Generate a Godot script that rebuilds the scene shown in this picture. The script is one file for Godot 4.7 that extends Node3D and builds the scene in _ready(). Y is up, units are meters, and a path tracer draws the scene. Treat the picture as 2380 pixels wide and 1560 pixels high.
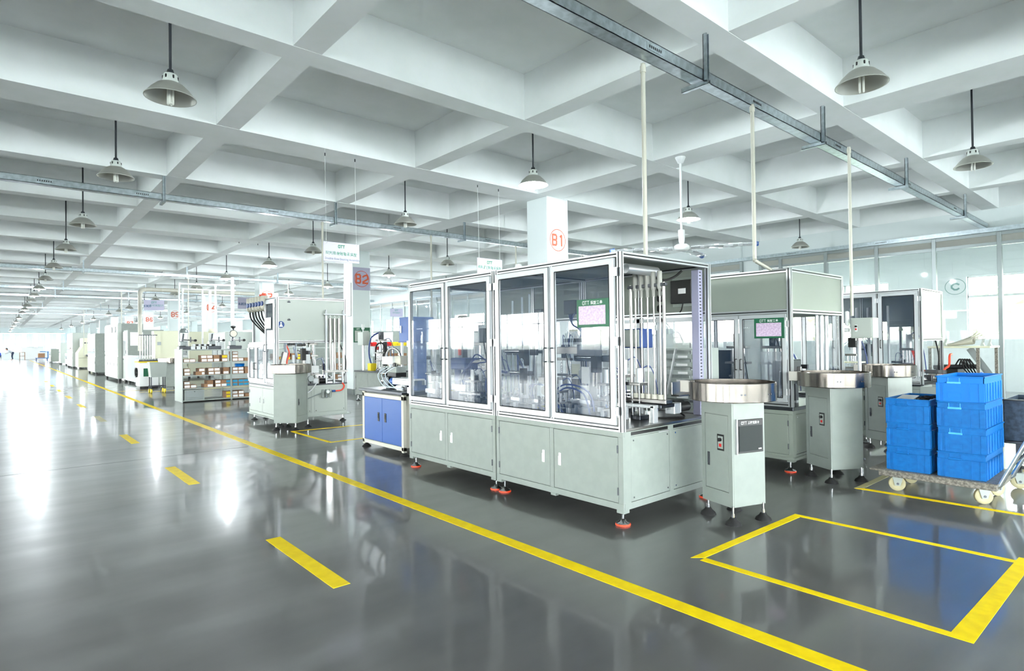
extends Node3D
# A machine hall: waffle ceiling, epoxy floor, glazed assembly machines, bowl feeders, crates, racks.
# x runs across the hall, -z along the aisle, metres.

class Geo:
	var v := PackedVector3Array()
	var n := PackedVector3Array()
	var ix := PackedInt32Array()

	func tri(a: Vector3, b: Vector3, c: Vector3) -> void:
		var m := (b - a).cross(c - a).normalized()
		var k := v.size()
		for p in [a, b, c]:
			v.append(p); n.append(m)
		ix.append_array([k, k + 2, k + 1])

	func quad(a: Vector3, b: Vector3, c: Vector3, d: Vector3) -> void:
		var m := (b - a).cross(c - a).normalized()
		var k := v.size()
		for p in [a, b, c, d]:
			v.append(p); n.append(m)
		ix.append_array([k, k + 2, k + 1, k, k + 3, k + 2])

	func obox(t: Transform3D, s: Vector3, bev := 0.0) -> Geo:
		var h := s * 0.5
		var e := minf(bev, minf(h.x, minf(h.y, h.z)) * 0.6)
		var axes := [Vector3.RIGHT, Vector3.UP, Vector3.BACK]
		for a in 3:
			var A: Vector3 = axes[a]
			var B: Vector3 = axes[(a + 1) % 3]
			var C: Vector3 = axes[(a + 2) % 3]
			var hb := h[(a + 1) % 3] - e
			var hc := h[(a + 2) % 3] - e
			for sg in [1.0, -1.0]:
				var o: Vector3 = A * (h[a] * sg)
				quad(t * (o - B * hb * sg - C * hc), t * (o + B * hb * sg - C * hc), t * (o + B * hb * sg + C * hc), t * (o - B * hb * sg + C * hc))
			if e > 0.0:
				# the four chamfers that run along axis A
				var la := h[a] - e
				for sb in [1.0, -1.0]:
					for sc in [1.0, -1.0]:
						var p: Vector3 = B * (h[(a + 1) % 3] * sb) + C * (hc * sc)
						var q: Vector3 = B * (hb * sb) + C * (h[(a + 2) % 3] * sc)
						_chamfer(t, p, q, A * la)
		if e > 0.0:
			for sx in [1.0, -1.0]:
				for sy in [1.0, -1.0]:
					for sz in [1.0, -1.0]:
						var a3 := Vector3(h.x * sx, (h.y - e) * sy, (h.z - e) * sz)
						var b3 := Vector3((h.x - e) * sx, h.y * sy, (h.z - e) * sz)
						var c3 := Vector3((h.x - e) * sx, (h.y - e) * sy, h.z * sz)
						if sx * sy * sz > 0.0:
							tri(t * a3, t * b3, t * c3)
						else:
							tri(t * a3, t * c3, t * b3)
		return self

	func _chamfer(t: Transform3D, p: Vector3, q: Vector3, l: Vector3) -> void:
		var a := t * (p - l)
		var b := t * (p + l)
		var c := t * (q + l)
		var d := t * (q - l)
		var out := t.basis * (p + q)
		if (b - a).cross(c - a).dot(out) > 0.0:
			quad(a, b, c, d)
		else:
			quad(a, d, c, b)

	func box(c: Vector3, s: Vector3, bev := 0.0) -> Geo:
		return obox(Transform3D(Basis(), c), s, bev)

	# box between two corners
	func bb(x0: float, y0: float, z0: float, x1: float, y1: float, z1: float, bev := 0.0) -> Geo:
		return box(Vector3(x0 + x1, y0 + y1, z0 + z1) * 0.5, Vector3(absf(x1 - x0), absf(y1 - y0), absf(z1 - z0)), bev)

	# square bar between two points
	func bar(a: Vector3, b: Vector3, w: float, h: float, bev := 0.0) -> Geo:
		var t := frame(a, b)
		return obox(Transform3D(t, (a + b) * 0.5), Vector3(w, h, a.distance_to(b)), bev)

	static func frame(a: Vector3, b: Vector3) -> Basis:
		var z := (b - a).normalized()
		var up := Vector3.UP if absf(z.y) < 0.95 else Vector3.RIGHT
		var x := up.cross(z).normalized()
		return Basis(x, z.cross(x), z)

	func cyl(a: Vector3, b: Vector3, r: float, sides := 12, r2 := -1.0) -> Geo:
		if r2 < 0.0:
			r2 = r
		var t := frame(a, b)
		var k := v.size()
		var sl := (r - r2) / maxf(a.distance_to(b), 1e-5)
		for i in sides + 1:
			var th := TAU * i / sides
			var d := t.x * cos(th) + t.y * sin(th)
			var m := (d + t.z * sl).normalized()
			v.append(a + d * r); n.append(m)
			v.append(b + d * r2); n.append(m)
		for i in sides:
			var q := k + i * 2
			ix.append_array([q, q + 1, q + 2, q + 2, q + 1, q + 3])
		for e in 2:
			var c := v.size()
			var o := a if e == 0 else b
			var rr := r if e == 0 else r2
			if rr < 1e-5:
				continue
			v.append(o); n.append(t.z * (1 if e else -1))
			for i in sides + 1:
				var th := TAU * i / sides
				v.append(o + (t.x * cos(th) + t.y * sin(th)) * rr); n.append(t.z * (1 if e else -1))
			for i in sides:
				ix.append_array([c, c + 2 + i, c + 1 + i] if e else [c, c + 1 + i, c + 2 + i])
		return self

	func tube(pts: Array, r: float, sides := 8) -> Geo:
		var k := v.size()
		var x := Vector3.ZERO
		for j in pts.size():
			var p: Vector3 = pts[j]
			var d: Vector3 = (pts[mini(j + 1, pts.size() - 1)] - pts[maxi(j - 1, 0)]).normalized()
			if j == 0:
				x = frame(pts[0], pts[1]).x
			x = (x - d * x.dot(d)).normalized()
			var y := d.cross(x)
			for i in sides + 1:
				var th := TAU * i / sides
				var m := x * cos(th) + y * sin(th)
				v.append(p + m * r); n.append(m)
		for j in pts.size() - 1:
			for i in sides:
				var q := k + j * (sides + 1) + i
				ix.append_array([q, q + sides + 1, q + 1, q + 1, q + sides + 1, q + sides + 2])
		return self

	# smooth hose through points
	func hose(pts: Array, r: float, sides := 6, steps := 5) -> Geo:
		var out := []
		for j in pts.size() - 1:
			var p0: Vector3 = pts[maxi(j - 1, 0)]
			var p1: Vector3 = pts[j]
			var p2: Vector3 = pts[j + 1]
			var p3: Vector3 = pts[mini(j + 2, pts.size() - 1)]
			for s in steps:
				out.append(p1.cubic_interpolate(p2, p0, p3, float(s) / steps))
		out.append(pts[-1])
		return tube(out, r, sides)

	# profile of (radius, height); a repeated point makes a hard edge
	func lathe(t: Transform3D, prof: Array, sides := 24, wave := 0.0) -> Geo:
		for j in prof.size() - 1:
			var p: Vector2 = prof[j]
			var q: Vector2 = prof[j + 1]
			if p.is_equal_approx(q):
				continue
			var g := (q - p).normalized()
			var na := Vector2(g.y, -g.x)
			var nb := na
			if j > 0 and not prof[j - 1].is_equal_approx(p):
				var g0: Vector2 = (p - prof[j - 1]).normalized()
				if g0.dot(g) > 0.6:
					na = (na + Vector2(g0.y, -g0.x)).normalized()
			if j < prof.size() - 2 and not prof[j + 2].is_equal_approx(q):
				var g1: Vector2 = (prof[j + 2] - q).normalized()
				if g1.dot(g) > 0.6:
					nb = (nb + Vector2(g1.y, -g1.x)).normalized()
			var k := v.size()
			for i in sides + 1:
				var th := TAU * i / sides
				var c := cos(th)
				var s := sin(th)
				# sheet metal is never quite round: wave is the unevenness in metres
				var u := wave * (sin(5.0 * th) + 0.6 * sin(8.0 * th + 1.3) + 0.35 * sin(13.0 * th + 0.4))
				var du := wave * (5.0 * cos(5.0 * th) + 4.8 * cos(8.0 * th + 1.3) + 4.55 * cos(13.0 * th + 0.4))
				var e := Vector3(-s, 0, c) * (du / maxf(p.x, 0.05)) if wave > 0.0 else Vector3.ZERO
				v.append(t * Vector3((p.x + u) * c, p.y, (p.x + u) * s)); n.append((t.basis * (Vector3(na.x * c, na.y, na.x * s) - e * na.x)).normalized())
				v.append(t * Vector3((q.x + u) * c, q.y, (q.x + u) * s)); n.append((t.basis * (Vector3(nb.x * c, nb.y, nb.x * s) - e * nb.x)).normalized())
			for i in sides:
				var w := k + i * 2
				ix.append_array([w, w + 2, w + 1, w + 2, w + 3, w + 1])
		return self

	# polygon in the local xy plane pushed from z0 to z1
	func prism(t: Transform3D, poly: PackedVector2Array, z0: float, z1: float) -> Geo:
		if Geometry2D.is_polygon_clockwise(poly):
			poly.reverse()
		var tr := Geometry2D.triangulate_polygon(poly)
		for e in 2:
			var k := v.size()
			var z := z1 if e else z0
			var m := t.basis.z.normalized() * (1 if e else -1)
			for p in poly:
				v.append(t * Vector3(p.x, p.y, z)); n.append(m)
			for i in range(0, tr.size(), 3):
				var a := tr[i]; var b := tr[i + 1]; var c := tr[i + 2]
				if (poly[b] - poly[a]).cross(poly[c] - poly[a]) < 0:
					var sw := b; b = c; c = sw
				ix.append_array([k + a, k + c, k + b] if e else [k + a, k + b, k + c])
		for i in poly.size():
			var a := poly[i]
			var b := poly[(i + 1) % poly.size()]
			quad(t * Vector3(a.x, a.y, z0), t * Vector3(b.x, b.y, z0), t * Vector3(b.x, b.y, z1), t * Vector3(a.x, a.y, z1))
		return self

	# slotted aluminium profile from a to b
	func slot(a: Vector3, b: Vector3, w: float, h: float) -> Geo:
		var s := minf(w, h) * 0.15
		var d := minf(w, h) * 0.28
		var X := w * 0.5
		var Y := h * 0.5
		var p := PackedVector2Array([Vector2(-X, -Y), Vector2(-s, -Y), Vector2(-s, -Y + d), Vector2(s, -Y + d), Vector2(s, -Y), Vector2(X, -Y), Vector2(X, -s), Vector2(X - d, -s), Vector2(X - d, s), Vector2(X, s), Vector2(X, Y), Vector2(s, Y), Vector2(s, Y - d), Vector2(-s, Y - d), Vector2(-s, Y), Vector2(-X, Y), Vector2(-X, s), Vector2(-X + d, s), Vector2(-X + d, -s), Vector2(-X, -s)])
		return prism(Transform3D(frame(a, b), a), p, 0.0, a.distance_to(b))

	# dark rubber at the bottom of the slots
	func gasket(a: Vector3, b: Vector3, w: float, h: float) -> Geo:
		var t := Transform3D(frame(a, b), (a + b) * 0.5)
		var s := minf(w, h) * 0.28
		var l := a.distance_to(b) * 0.998
		obox(t, Vector3(w * 0.9, s, l))
		return obox(t, Vector3(s, h * 0.9, l))

	func mesh() -> ArrayMesh:
		var a := []
		a.resize(Mesh.ARRAY_MAX)
		a[Mesh.ARRAY_VERTEX] = v
		a[Mesh.ARRAY_NORMAL] = n
		a[Mesh.ARRAY_INDEX] = ix
		var m := ArrayMesh.new()
		m.add_surface_from_arrays(Mesh.PRIMITIVE_TRIANGLES, a)
		return m


var M := {}
var taken := {}
var rng := RandomNumberGenerator.new()


func V(x: float, y: float, z: float) -> Vector3:
	return Vector3(x, y, z)


func T(x: float, y: float, z: float, yaw := 0.0) -> Transform3D:
	return Transform3D(Basis(Vector3.UP, yaw), Vector3(x, y, z))


func numbered(s: String) -> String:
	if not taken.has(s):
		taken[s] = 0
		return s
	taken[s] += 1
	return "%s_%03d" % [s, taken[s]]


func tag(o: Node3D, label: String, category: String, group := "", kind := "") -> Node3D:
	o.set_meta("label", label)
	if category:
		o.set_meta("category", category)
	if group:
		o.set_meta("group", group)
	if kind:
		o.set_meta("kind", kind)
	return o


func thing(called: String, label: String, category: String, at := Vector3.ZERO, group := "", yaw := 0.0) -> Node3D:
	var o := Node3D.new()
	o.name = numbered(called)
	add_child(o)
	o.position = at
	o.rotation.y = yaw
	return tag(o, label, category, group)


func part(called: String, g, m: Material, to: Node3D, at := Vector3.ZERO, label := "") -> MeshInstance3D:
	var o := MeshInstance3D.new()
	o.mesh = g.mesh() if g is Geo else g
	o.material_override = m
	o.name = called
	to.add_child(o, true)
	o.position = at
	if called in ["vent_hole", "slot_row", "duct_slots", "bowl_screws", "screw", "slot_gasket", "seal", "buttons"]:
		o.set_meta("kind", "stuff")
	if label:
		o.set_meta("label", label)
	return o


func solo(called: String, g, m: Material, label: String, category: String, group := "", at := Vector3.ZERO) -> MeshInstance3D:
	var o := part(numbered(called), g, m, self, at)
	tag(o, label, category, group)
	return o


func struct(called: String, g, m: Material, label: String, to: Node3D = self) -> MeshInstance3D:
	var o := part(numbered(called) if to == self else called, g, m, to)
	if to == self:
		tag(o, label, "", "", "structure")
	return o


func copy(o: Node3D, at: Vector3, label := "", yaw := 0.0) -> Node3D:
	var c: Node3D = o.duplicate()
	c.name = numbered(String(o.name).rstrip("0123456789").trim_suffix("_"))
	add_child(c)
	c.position = at
	c.rotation.y = yaw
	if label:
		c.set_meta("label", label)
	return c


func mat(col: Color, rough := 0.5, metal := 0.0, spec := 0.5) -> StandardMaterial3D:
	var m := StandardMaterial3D.new()
	m.albedo_color = col
	m.roughness = rough
	m.metallic = metal
	m.metallic_specular = spec
	return m


func noise_tex(freq: float, octaves: int, sd: int, a: Color, b: Color, size := 512, lo := 0.25, hi := 0.75) -> NoiseTexture2D:
	var f := FastNoiseLite.new()
	f.seed = sd
	f.frequency = freq
	f.noise_type = FastNoiseLite.TYPE_SIMPLEX_SMOOTH
	f.fractal_octaves = octaves
	var t := NoiseTexture2D.new()
	t.noise = f
	t.width = size
	t.height = size
	t.seamless = true
	var g := Gradient.new()
	g.set_color(0, a); g.set_color(1, b)
	g.set_offset(0, lo); g.set_offset(1, hi)
	t.color_ramp = g
	return t


func bump_tex(freq: float, octaves: int, sd: int, strength: float, size := 512) -> NoiseTexture2D:
	var t := noise_tex(freq, octaves, sd, Color.BLACK, Color.WHITE, size, 0.0, 1.0)
	t.color_ramp = null
	t.as_normal_map = true
	t.bump_strength = strength
	return t


func tri_map(m: StandardMaterial3D, scale: float, world := true) -> StandardMaterial3D:
	m.uv1_triplanar = true
	m.uv1_world_triplanar = world
	m.uv1_scale = Vector3.ONE * scale
	return m


func glass(tint: Color, alpha: float) -> StandardMaterial3D:
	var m := mat(Color(tint.r, tint.g, tint.b, alpha), 0.02, 0.0, 0.5)
	m.transparency = BaseMaterial3D.TRANSPARENCY_ALPHA
	return m


func _ready() -> void:
	rng.seed = 7
	# ---- camera, sky, exposure
	var cam := Camera3D.new()
	cam.name = "camera"
	add_child(cam)
	var fw := V(sin(0.71569) * cos(0.011545), sin(0.011545), -cos(0.71569) * cos(0.011545))
	var rt := fw.cross(Vector3.UP).normalized()
	var up := rt.cross(fw)
	var roll := -0.012032
	cam.transform = Transform3D(Basis(rt * cos(roll) + up * sin(roll), up * cos(roll) - rt * sin(roll), -fw), V(0, 1.45, 0))
	cam.fov = rad_to_deg(2.0 * atan(780.0 / 1373.6))
	cam.near = 0.05
	cam.far = 400.0
	cam.current = true
	var env := Environment.new()
	var sky_mat := ProceduralSkyMaterial.new()
	sky_mat.sky_top_color = Color(0.86, 0.91, 0.945)
	sky_mat.sky_horizon_color = Color(0.965, 0.98, 0.96)
	sky_mat.sky_energy_multiplier = SKY
	sky_mat.ground_horizon_color = Color(0.75, 0.78, 0.75)
	sky_mat.ground_bottom_color = Color(0.4, 0.42, 0.38)
	sky_mat.ground_energy_multiplier = SKY * 0.6
	var sky := Sky.new()
	sky.sky_material = sky_mat
	env.sky = sky
	env.background_mode = Environment.BG_SKY
	env.tonemap_mode = Environment.TONE_MAPPER_LINEAR
	env.tonemap_exposure = EXPOSURE
	env.sdfgi_enabled = true
	env.ssao_enabled = true
	env.ssil_enabled = true
	var we := WorldEnvironment.new()
	we.name = "world_environment"
	we.environment = env
	add_child(we)
	materials()
	shell()
	ceiling_grid()
	partition()
	pendant_lamps()
	trays()
	markings()
	machine_pair()
	machine_b()
	machine_c()
	feeders()
	trolley_and_crates()
	bench_station()
	blue_cabinet()
	machine_d()
	grey_station()
	racks()
	far_machines()
	signs()
	fan()
	outside()


const SKY := 5.0
const EXPOSURE := 1.07
const LAMP := 6.0


func materials() -> void:
	var fl := mat(Color(0.40, 0.41, 0.42), 0.16, 0.0, 0.5)
	fl.albedo_color = Color.WHITE
	fl.albedo_texture = noise_tex(0.012, 5, 3, Color(0.335, 0.332, 0.328), Color(0.38, 0.376, 0.37), 1024, 0.0, 1.0)
	fl.roughness = 1.0
	fl.roughness_texture = noise_tex(0.015, 4, 9, Color(0.27, 0.27, 0.27), Color(0.36, 0.36, 0.36), 512, 0.0, 1.0)
	fl.clearcoat_enabled = true
	fl.clearcoat = 0.8
	fl.clearcoat_roughness = 0.07
	M.floor = tri_map(fl, 0.25)
	fl.uv1_scale = V(0.08, 0.25, 0.3)
	var pl := mat(Color.WHITE, 0.85, 0.0, 0.3)
	pl.albedo_texture = noise_tex(0.01, 5, 5, Color(0.925, 0.94, 0.935), Color(0.945, 0.955, 0.955), 512)
	M.plaster = tri_map(pl, 0.3)
	M.wall = mat(Color(0.86, 0.89, 0.89), 0.8, 0.0, 0.3)
	var paint := mat(Color.WHITE, 0.42, 0.0, 0.5)
	paint.albedo_texture = noise_tex(0.02, 4, 15, Color(0.535, 0.565, 0.545), Color(0.555, 0.583, 0.562), 256)
	M.paint = tri_map(paint, 1.2)
	M.paint_dull = mat(Color(0.53, 0.56, 0.525), 0.45)
	M.paint_white = mat(Color(0.71, 0.74, 0.715), 0.4)
	M.cream = mat(Color(0.84, 0.84, 0.74), 0.45)
	M.alu = mat(Color(0.78, 0.79, 0.80), 0.32, 0.75)
	M.alu_white = mat(Color(0.76, 0.775, 0.785), 0.38, 0.4)
	M.gasket = mat(Color(0.07, 0.07, 0.08), 0.6)
	M.steel = mat(Color(0.62, 0.61, 0.60), 0.28, 1.0)
	M.bright = mat(Color(0.85, 0.85, 0.86), 0.12, 1.0)
	var bowl := mat(Color(0.56, 0.535, 0.51), 0.17, 1.0)
	M.bowl = bowl
	M.plate = mat(Color(0.50, 0.49, 0.47), 0.42, 0.9)
	M.dark_steel = mat(Color(0.30, 0.31, 0.33), 0.35, 0.9)
	var gal := mat(Color.WHITE, 0.28, 0.9)
	gal.albedo_texture = noise_tex(0.03, 3, 41, Color(0.66, 0.70, 0.72), Color(0.74, 0.78, 0.80), 256)
	M.galv = tri_map(gal, 1.5)
	M.black = mat(Color(0.06, 0.06, 0.065), 0.45)
	M.rubber = mat(Color(0.05, 0.05, 0.055), 0.7)
	M.orange = mat(Color(0.85, 0.25, 0.10), 0.5)
	M.red = mat(Color(0.80, 0.10, 0.08), 0.4)
	M.yellow = mat(Color(0.90, 0.80, 0.10), 0.5)
	M.blue_paint = mat(Color(0.16, 0.34, 0.62), 0.4)
	M.blue_deep = mat(Color(0.08, 0.24, 0.50), 0.4)
	M.hose_blue = mat(Color(0.12, 0.22, 0.48), 0.35)
	M.hose_clear = mat(Color(0.80, 0.85, 0.88), 0.3)
	M.hose_red = mat(Color(0.90, 0.28, 0.18), 0.35)
	M.white = mat(Color(0.90, 0.91, 0.91), 0.4)
	M.ivory = mat(Color(0.78, 0.77, 0.72), 0.45)
	M.print_green = mat(Color(0.05, 0.36, 0.24), 0.45)
	M.sign = mat(Color(0.76, 0.75, 0.80), 0.55)
	M.sign_lilac = mat(Color(0.66, 0.65, 0.74), 0.5)
	M.ink_green = mat(Color(0.03, 0.48, 0.34), 0.5)
	M.ink_blue = mat(Color(0.22, 0.33, 0.45), 0.5)
	M.ink_orange = mat(Color(0.78, 0.32, 0.16), 0.5)
	M.ink_white = mat(Color(0.92, 0.94, 0.93), 0.5)
	M.ink_teal = mat(Color(0.35, 0.55, 0.53), 0.5)
	M.paper = mat(Color(0.93, 0.93, 0.93), 0.7)
	var sh := mat(Color.WHITE, 0.35)
	sh.albedo_texture = noise_tex(0.05, 5, 51, Color(0.74, 0.64, 0.76), Color(0.84, 0.77, 0.85), 256, 0.2, 0.8)
	M.sheet = tri_map(sh, 3.0)
	M.glass = glass(Color(0.92, 0.97, 0.98), 0.06)
	M.pc = glass(Color(0.14, 0.24, 0.36), 0.20)
	M.film = glass(Color(0.93, 0.95, 0.97), 0.30)
	var mk := mat(Color.WHITE, 0.5, 0.0, 0.25)
	mk.albedo_texture = noise_tex(0.03, 4, 61, Color(0.96, 0.82, 0.02), Color(1.0, 0.87, 0.03), 256)
	M.marking = tri_map(mk, 1.0)
	M.marking_worn = mat(Color(0.78, 0.74, 0.52), 0.35)
	M.joint = mat(Color(0.16, 0.16, 0.165), 0.6)
	var cr := mat(Color.WHITE, 0.5, 0.0, 0.35)
	cr.albedo_texture = noise_tex(0.03, 4, 71, Color(0.0, 0.38, 0.66), Color(0.0, 0.41, 0.70), 256)
	M.crate = tri_map(cr, 2.0)
	M.crate_new = mat(Color(0.0, 0.45, 0.80), 0.45, 0.0, 0.35)
	M.crate_grip = mat(Color(0.25, 0.66, 0.92), 0.35)
	var ct := mat(Color.WHITE, 0.8)
	ct.albedo_texture = noise_tex(0.04, 4, 81, Color(0.56, 0.42, 0.31), Color(0.63, 0.48, 0.36), 256)
	M.carton = tri_map(ct, 3.0)
	M.rack = mat(Color(0.62, 0.65, 0.63), 0.5, 0.2)
	var dk := mat(Color.WHITE, 0.5, 0.3)
	dk.albedo_texture = noise_tex(0.03, 5, 91, Color(0.36, 0.34, 0.31), Color(0.58, 0.56, 0.52), 256, 0.1, 0.8)
	M.deck = tri_map(dk, 4.0)
	M.wheel = mat(Color(0.70, 0.67, 0.53), 0.55)
	var bt := mat(Color.WHITE, 0.45, 0.4)
	bt.albedo_texture = noise_tex(0.03, 5, 95, Color(0.17, 0.22, 0.28), Color(0.24, 0.30, 0.37), 256, 0.2, 0.8)
	M.bin_steel = tri_map(bt, 2.5)
	M.shade = mat(Color(0.72, 0.72, 0.69), 0.35, 0.5)
	M.foam = mat(Color(0.66, 0.66, 0.64), 0.85)
	M.cap = mat(Color(0.80, 0.82, 0.80), 0.5)
	M.rod = mat(Color(0.10, 0.12, 0.15), 0.5)
	M.cfl = mat(Color(0.93, 0.93, 0.90), 0.35)
	var lit := mat(Color(1, 1, 1), 0.4)
	lit.emission_enabled = true
	lit.emission = Color(0.96, 0.98, 1.0)
	lit.emission_energy_multiplier = 9.0
	M.cfl_lit = lit
	M.curtain = mat(Color(0.90, 0.92, 0.93), 0.85)
	M.curtain.backlight_enabled = true
	M.curtain.backlight = Color(0.6, 0.65, 0.7)
	M.window_frame = mat(Color(0.80, 0.82, 0.82), 0.4)
	M.mullion = mat(Color(0.55, 0.58, 0.58), 0.35, 0.5)
	M.louver_panel = mat(Color(0.62, 0.62, 0.59), 0.6)
	M.ground = mat(Color(0.76, 0.76, 0.73), 0.95)  # pale paving, set light to throw daylight up at the ceiling
	M.cyan = mat(Color(0.10, 0.55, 0.72), 0.5)
	M.leaf = mat(Color(0.62, 0.72, 0.46), 0.8)
	M.bark = mat(Color(0.32, 0.27, 0.21), 0.9)


# ---- hall shell: floor, slab, outer walls with window openings
func wall_run(called: String, label: String, along_z: bool, fixed: float, a: float, b: float, opens: Array, sill: float, head: float, th := 0.24) -> void:
	# a wall from a to b (x or z), with openings [from, to]
	var g := Geo.new()
	var put := func(p: float, q: float, y0: float, y1: float) -> void:
		if along_z:
			g.bb(fixed - th * 0.5, y0, p, fixed + th * 0.5, y1, q)
		else:
			g.bb(p, y0, fixed - th * 0.5, q, y1, fixed + th * 0.5)
	put.call(a, b, -0.2, sill)
	put.call(a, b, head, 4.9)
	var at := a
	for o in opens:
		put.call(at, o[0], sill, head)
		at = o[1]
	put.call(at, b, sill, head)
	struct(called, g, M.wall, label)


var window_no := 0

func window_unit(along_z: bool, fixed: float, p: float, q: float, y0: float, y1: float, panes: int, transom: float) -> void:
	window_no += 1
	var w := Node3D.new()
	w.name = "window_%d" % window_no
	add_child(w)
	tag(w, "tall white framed window number %d in the outer wall of the hall" % window_no, "", "", "structure")
	var f := Geo.new()
	var at := func(s: float, y: float) -> Vector3:
		return V(fixed, y, s) if along_z else V(s, y, fixed)
	var step := (q - p) / panes
	for k in panes + 1:
		f.bar(at.call(p + step * k, y0), at.call(p + step * k, y1), 0.06, 0.06)
	for y in [y0, transom, y1]:
		f.bar(at.call(p, y), at.call(q, y), 0.06, 0.06)
	part("window_frame", f, M.window_frame, w)
	for k in panes:
		for r in [[y0, transom], [transom, y1]]:
			var g := Geo.new()
			var c: Vector3 = at.call(p + step * (k + 0.5), (r[0] + r[1]) * 0.5)
			var s := Vector3(0.008, r[1] - r[0] - 0.05, step - 0.05) if along_z else Vector3(step - 0.05, r[1] - r[0] - 0.05, 0.008)
			g.box(c, s)
			part("pane", g, M.glass, w)


func shell() -> void:
	struct("floor", Geo.new().bb(-18.1, -0.2, -105.2, 20.2, 0.0, 9.2), M.floor, "glossy dark grey epoxy floor of the whole hall")
	struct("ceiling", Geo.new().bb(-18.1, 4.72, -105.2, 20.2, 4.92, 9.2), M.plaster, "white painted concrete slab above the waffle beams")
	var opens := []
	for k in 14:
		opens.append([-104.1 + 8.0 * k + 1.0, -104.1 + 8.0 * k + 7.0])
	wall_run("wall_left", "white outer wall along the far side of the aisle with a row of windows", true, -18.0, -105.0, 9.1, opens, 0.95, 3.3)
	for o in opens:
		window_unit(true, -18.0, o[0], o[1], 0.95, 3.3, 4, 2.6)
	var ro := []
	for k in 14:
		var c := -108.0 + 8.0 * k
		ro.append([c - 0.02, c + 6.1])
	wall_run("wall_right", "white outer wall behind the glass partition with a row of windows", true, 20.1, -105.0, 9.1, ro, 1.36, 3.1)
	for o in ro:
		window_unit(true, 20.1, o[0], o[1], 1.36, 3.1, 5, 2.55)
	var eo := [[-17.0, -9.4], [-8.8, -1.2], [-0.6, 7.2], [8.0, 15.6], [16.4, 19.6]]
	wall_run("wall_end", "white end wall of the hall with large bright windows", false, -105.0, -18.0, 20.1, eo, 0.9, 3.5)
	for o in eo:
		window_unit(false, -105.0, o[0], o[1], 0.9, 3.5, 4, 2.7)
	var bo := [[-17.0, -10.0], [-8.6, -1.6], [-0.6, 7.0], [8.6, 15.4]]
	wall_run("wall_back", "white wall behind the camera with windows", false, 9.0, -18.0, 20.1, bo, 0.95, 3.3)
	for o in bo:
		window_unit(false, 9.0, o[0], o[1], 0.95, 3.3, 5, 2.6)
	# columns of the three rows
	var no := 0
	for x in [-0.74, 7.96, 16.26]:
		for k in 13:
			var z := -8.08 - 8.0 * k
			if x < 0.0:
				continue
			no += 1
			var g := Geo.new().bb(x - 0.28, 0.0, z - 0.28, x + 0.28, 4.16, z + 0.28, 0.012)
			var c := struct("column", g, M.wall, "square white column %s in the %s row" % [ordinal(k), "machine" if x < 10 else "partition"])
			var b := Geo.new()
			b.bb(x - 0.286, 0.0, z - 0.286, x + 0.286, 0.16, z + 0.286)
			part("skirting", b, M.mullion, c)


func ordinal(k: int) -> String:
	var w := ["first", "second", "third", "fourth", "fifth", "sixth", "seventh", "eighth", "ninth", "tenth", "eleventh", "twelfth", "thirteenth", "fourteenth", "fifteenth", "sixteenth", "seventeenth", "eighteenth", "nineteenth", "twentieth"]
	return w[k] if k < w.size() else "number %d" % (k + 1)


func ceiling_grid() -> void:
	# ribs along the hall
	var xs := [-17.7, -14.9, -12.07, -9.24, -6.41, -3.57, -0.74, 2.155, 4.985, 7.76, 10.7, 13.55, 16.26, 19.0]
	for i in xs.size():
		var wide := 0.6 if i % 3 == 0 and xs[i] < 16.0 or xs[i] == 16.26 else 0.27
		struct("beam", Geo.new().bb(xs[i] - wide * 0.5, 4.163, -105.0, xs[i] + wide * 0.5, 4.73, 9.0), M.plaster, "white concrete beam running the length of the hall, %s from the window side" % ordinal(i))
	# ribs across the hall
	var k := 0
	var z := 5.23
	while z > -104.0:
		var main := (k % 3) == 2
		var wide := 0.6 if main else 0.28
		struct("beam", Geo.new().bb(-18.0, 4.16, z - wide * 0.5, 20.1, 4.73, z + wide * 0.5), M.plaster, "white concrete beam running across the hall, %s from the near end" % ordinal(k))
		z -= 2.6667
		k += 1


func partition() -> void:
	# glazed partition along the machine hall, in line with the row C columns
	var X := 15.95
	var runs := [[9.0, -7.8], [-8.36, -15.8], [-16.36, -23.8], [-24.36, -31.8]]
	var no := 0
	for r in runs:
		var n := roundi((r[0] - r[1]) / 1.155)
		no += 1
		var w := Node3D.new()
		w.name = "wall_partition" if no == 1 else "wall_partition_%03d" % (no - 1)
		add_child(w)
		tag(w, "glazed office partition with dark metal mullions, %s bay from the near end" % ordinal(no - 1), "", "", "structure")
		var posts := []
		var z: float = -2.63 + 1.155 * 10 if no == 1 else r[0]
		if no == 1:
			while z > r[1] + 0.3:
				if z < 9.0:
					posts.append(z)
				z -= 1.155
			posts.push_front(9.0)
			posts.append(r[1])
		else:
			for k in n + 1:
				posts.append(lerpf(r[0], r[1], float(k) / n))
		for p in posts:
			part("mullion", Geo.new().bb(X - 0.05, 0.0, p - 0.04, X + 0.05, 3.66, p + 0.04, 0.006), M.mullion, w)
		for y in [0.05, 3.42, 3.63]:
			part("rail", Geo.new().bb(X - 0.035, y - 0.035, r[1], X + 0.035, y + 0.035, r[0]), M.mullion, w)
		part("fascia_panel", Geo.new().bb(X - 0.05, 3.665, r[1], X + 0.05, 4.16, r[0]), M.wall, w)
		for k in posts.size() - 1:
			var a: float = posts[k] - 0.04
			var b: float = posts[k + 1] + 0.04
			part("pane", Geo.new().bb(X - 0.004, 0.085, b, X + 0.004, 3.385, a), M.glass, w)
			part("header_panel", Geo.new().bb(X - 0.012, 3.455, b, X + 0.012, 3.595, a), M.louver_panel, w)


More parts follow.
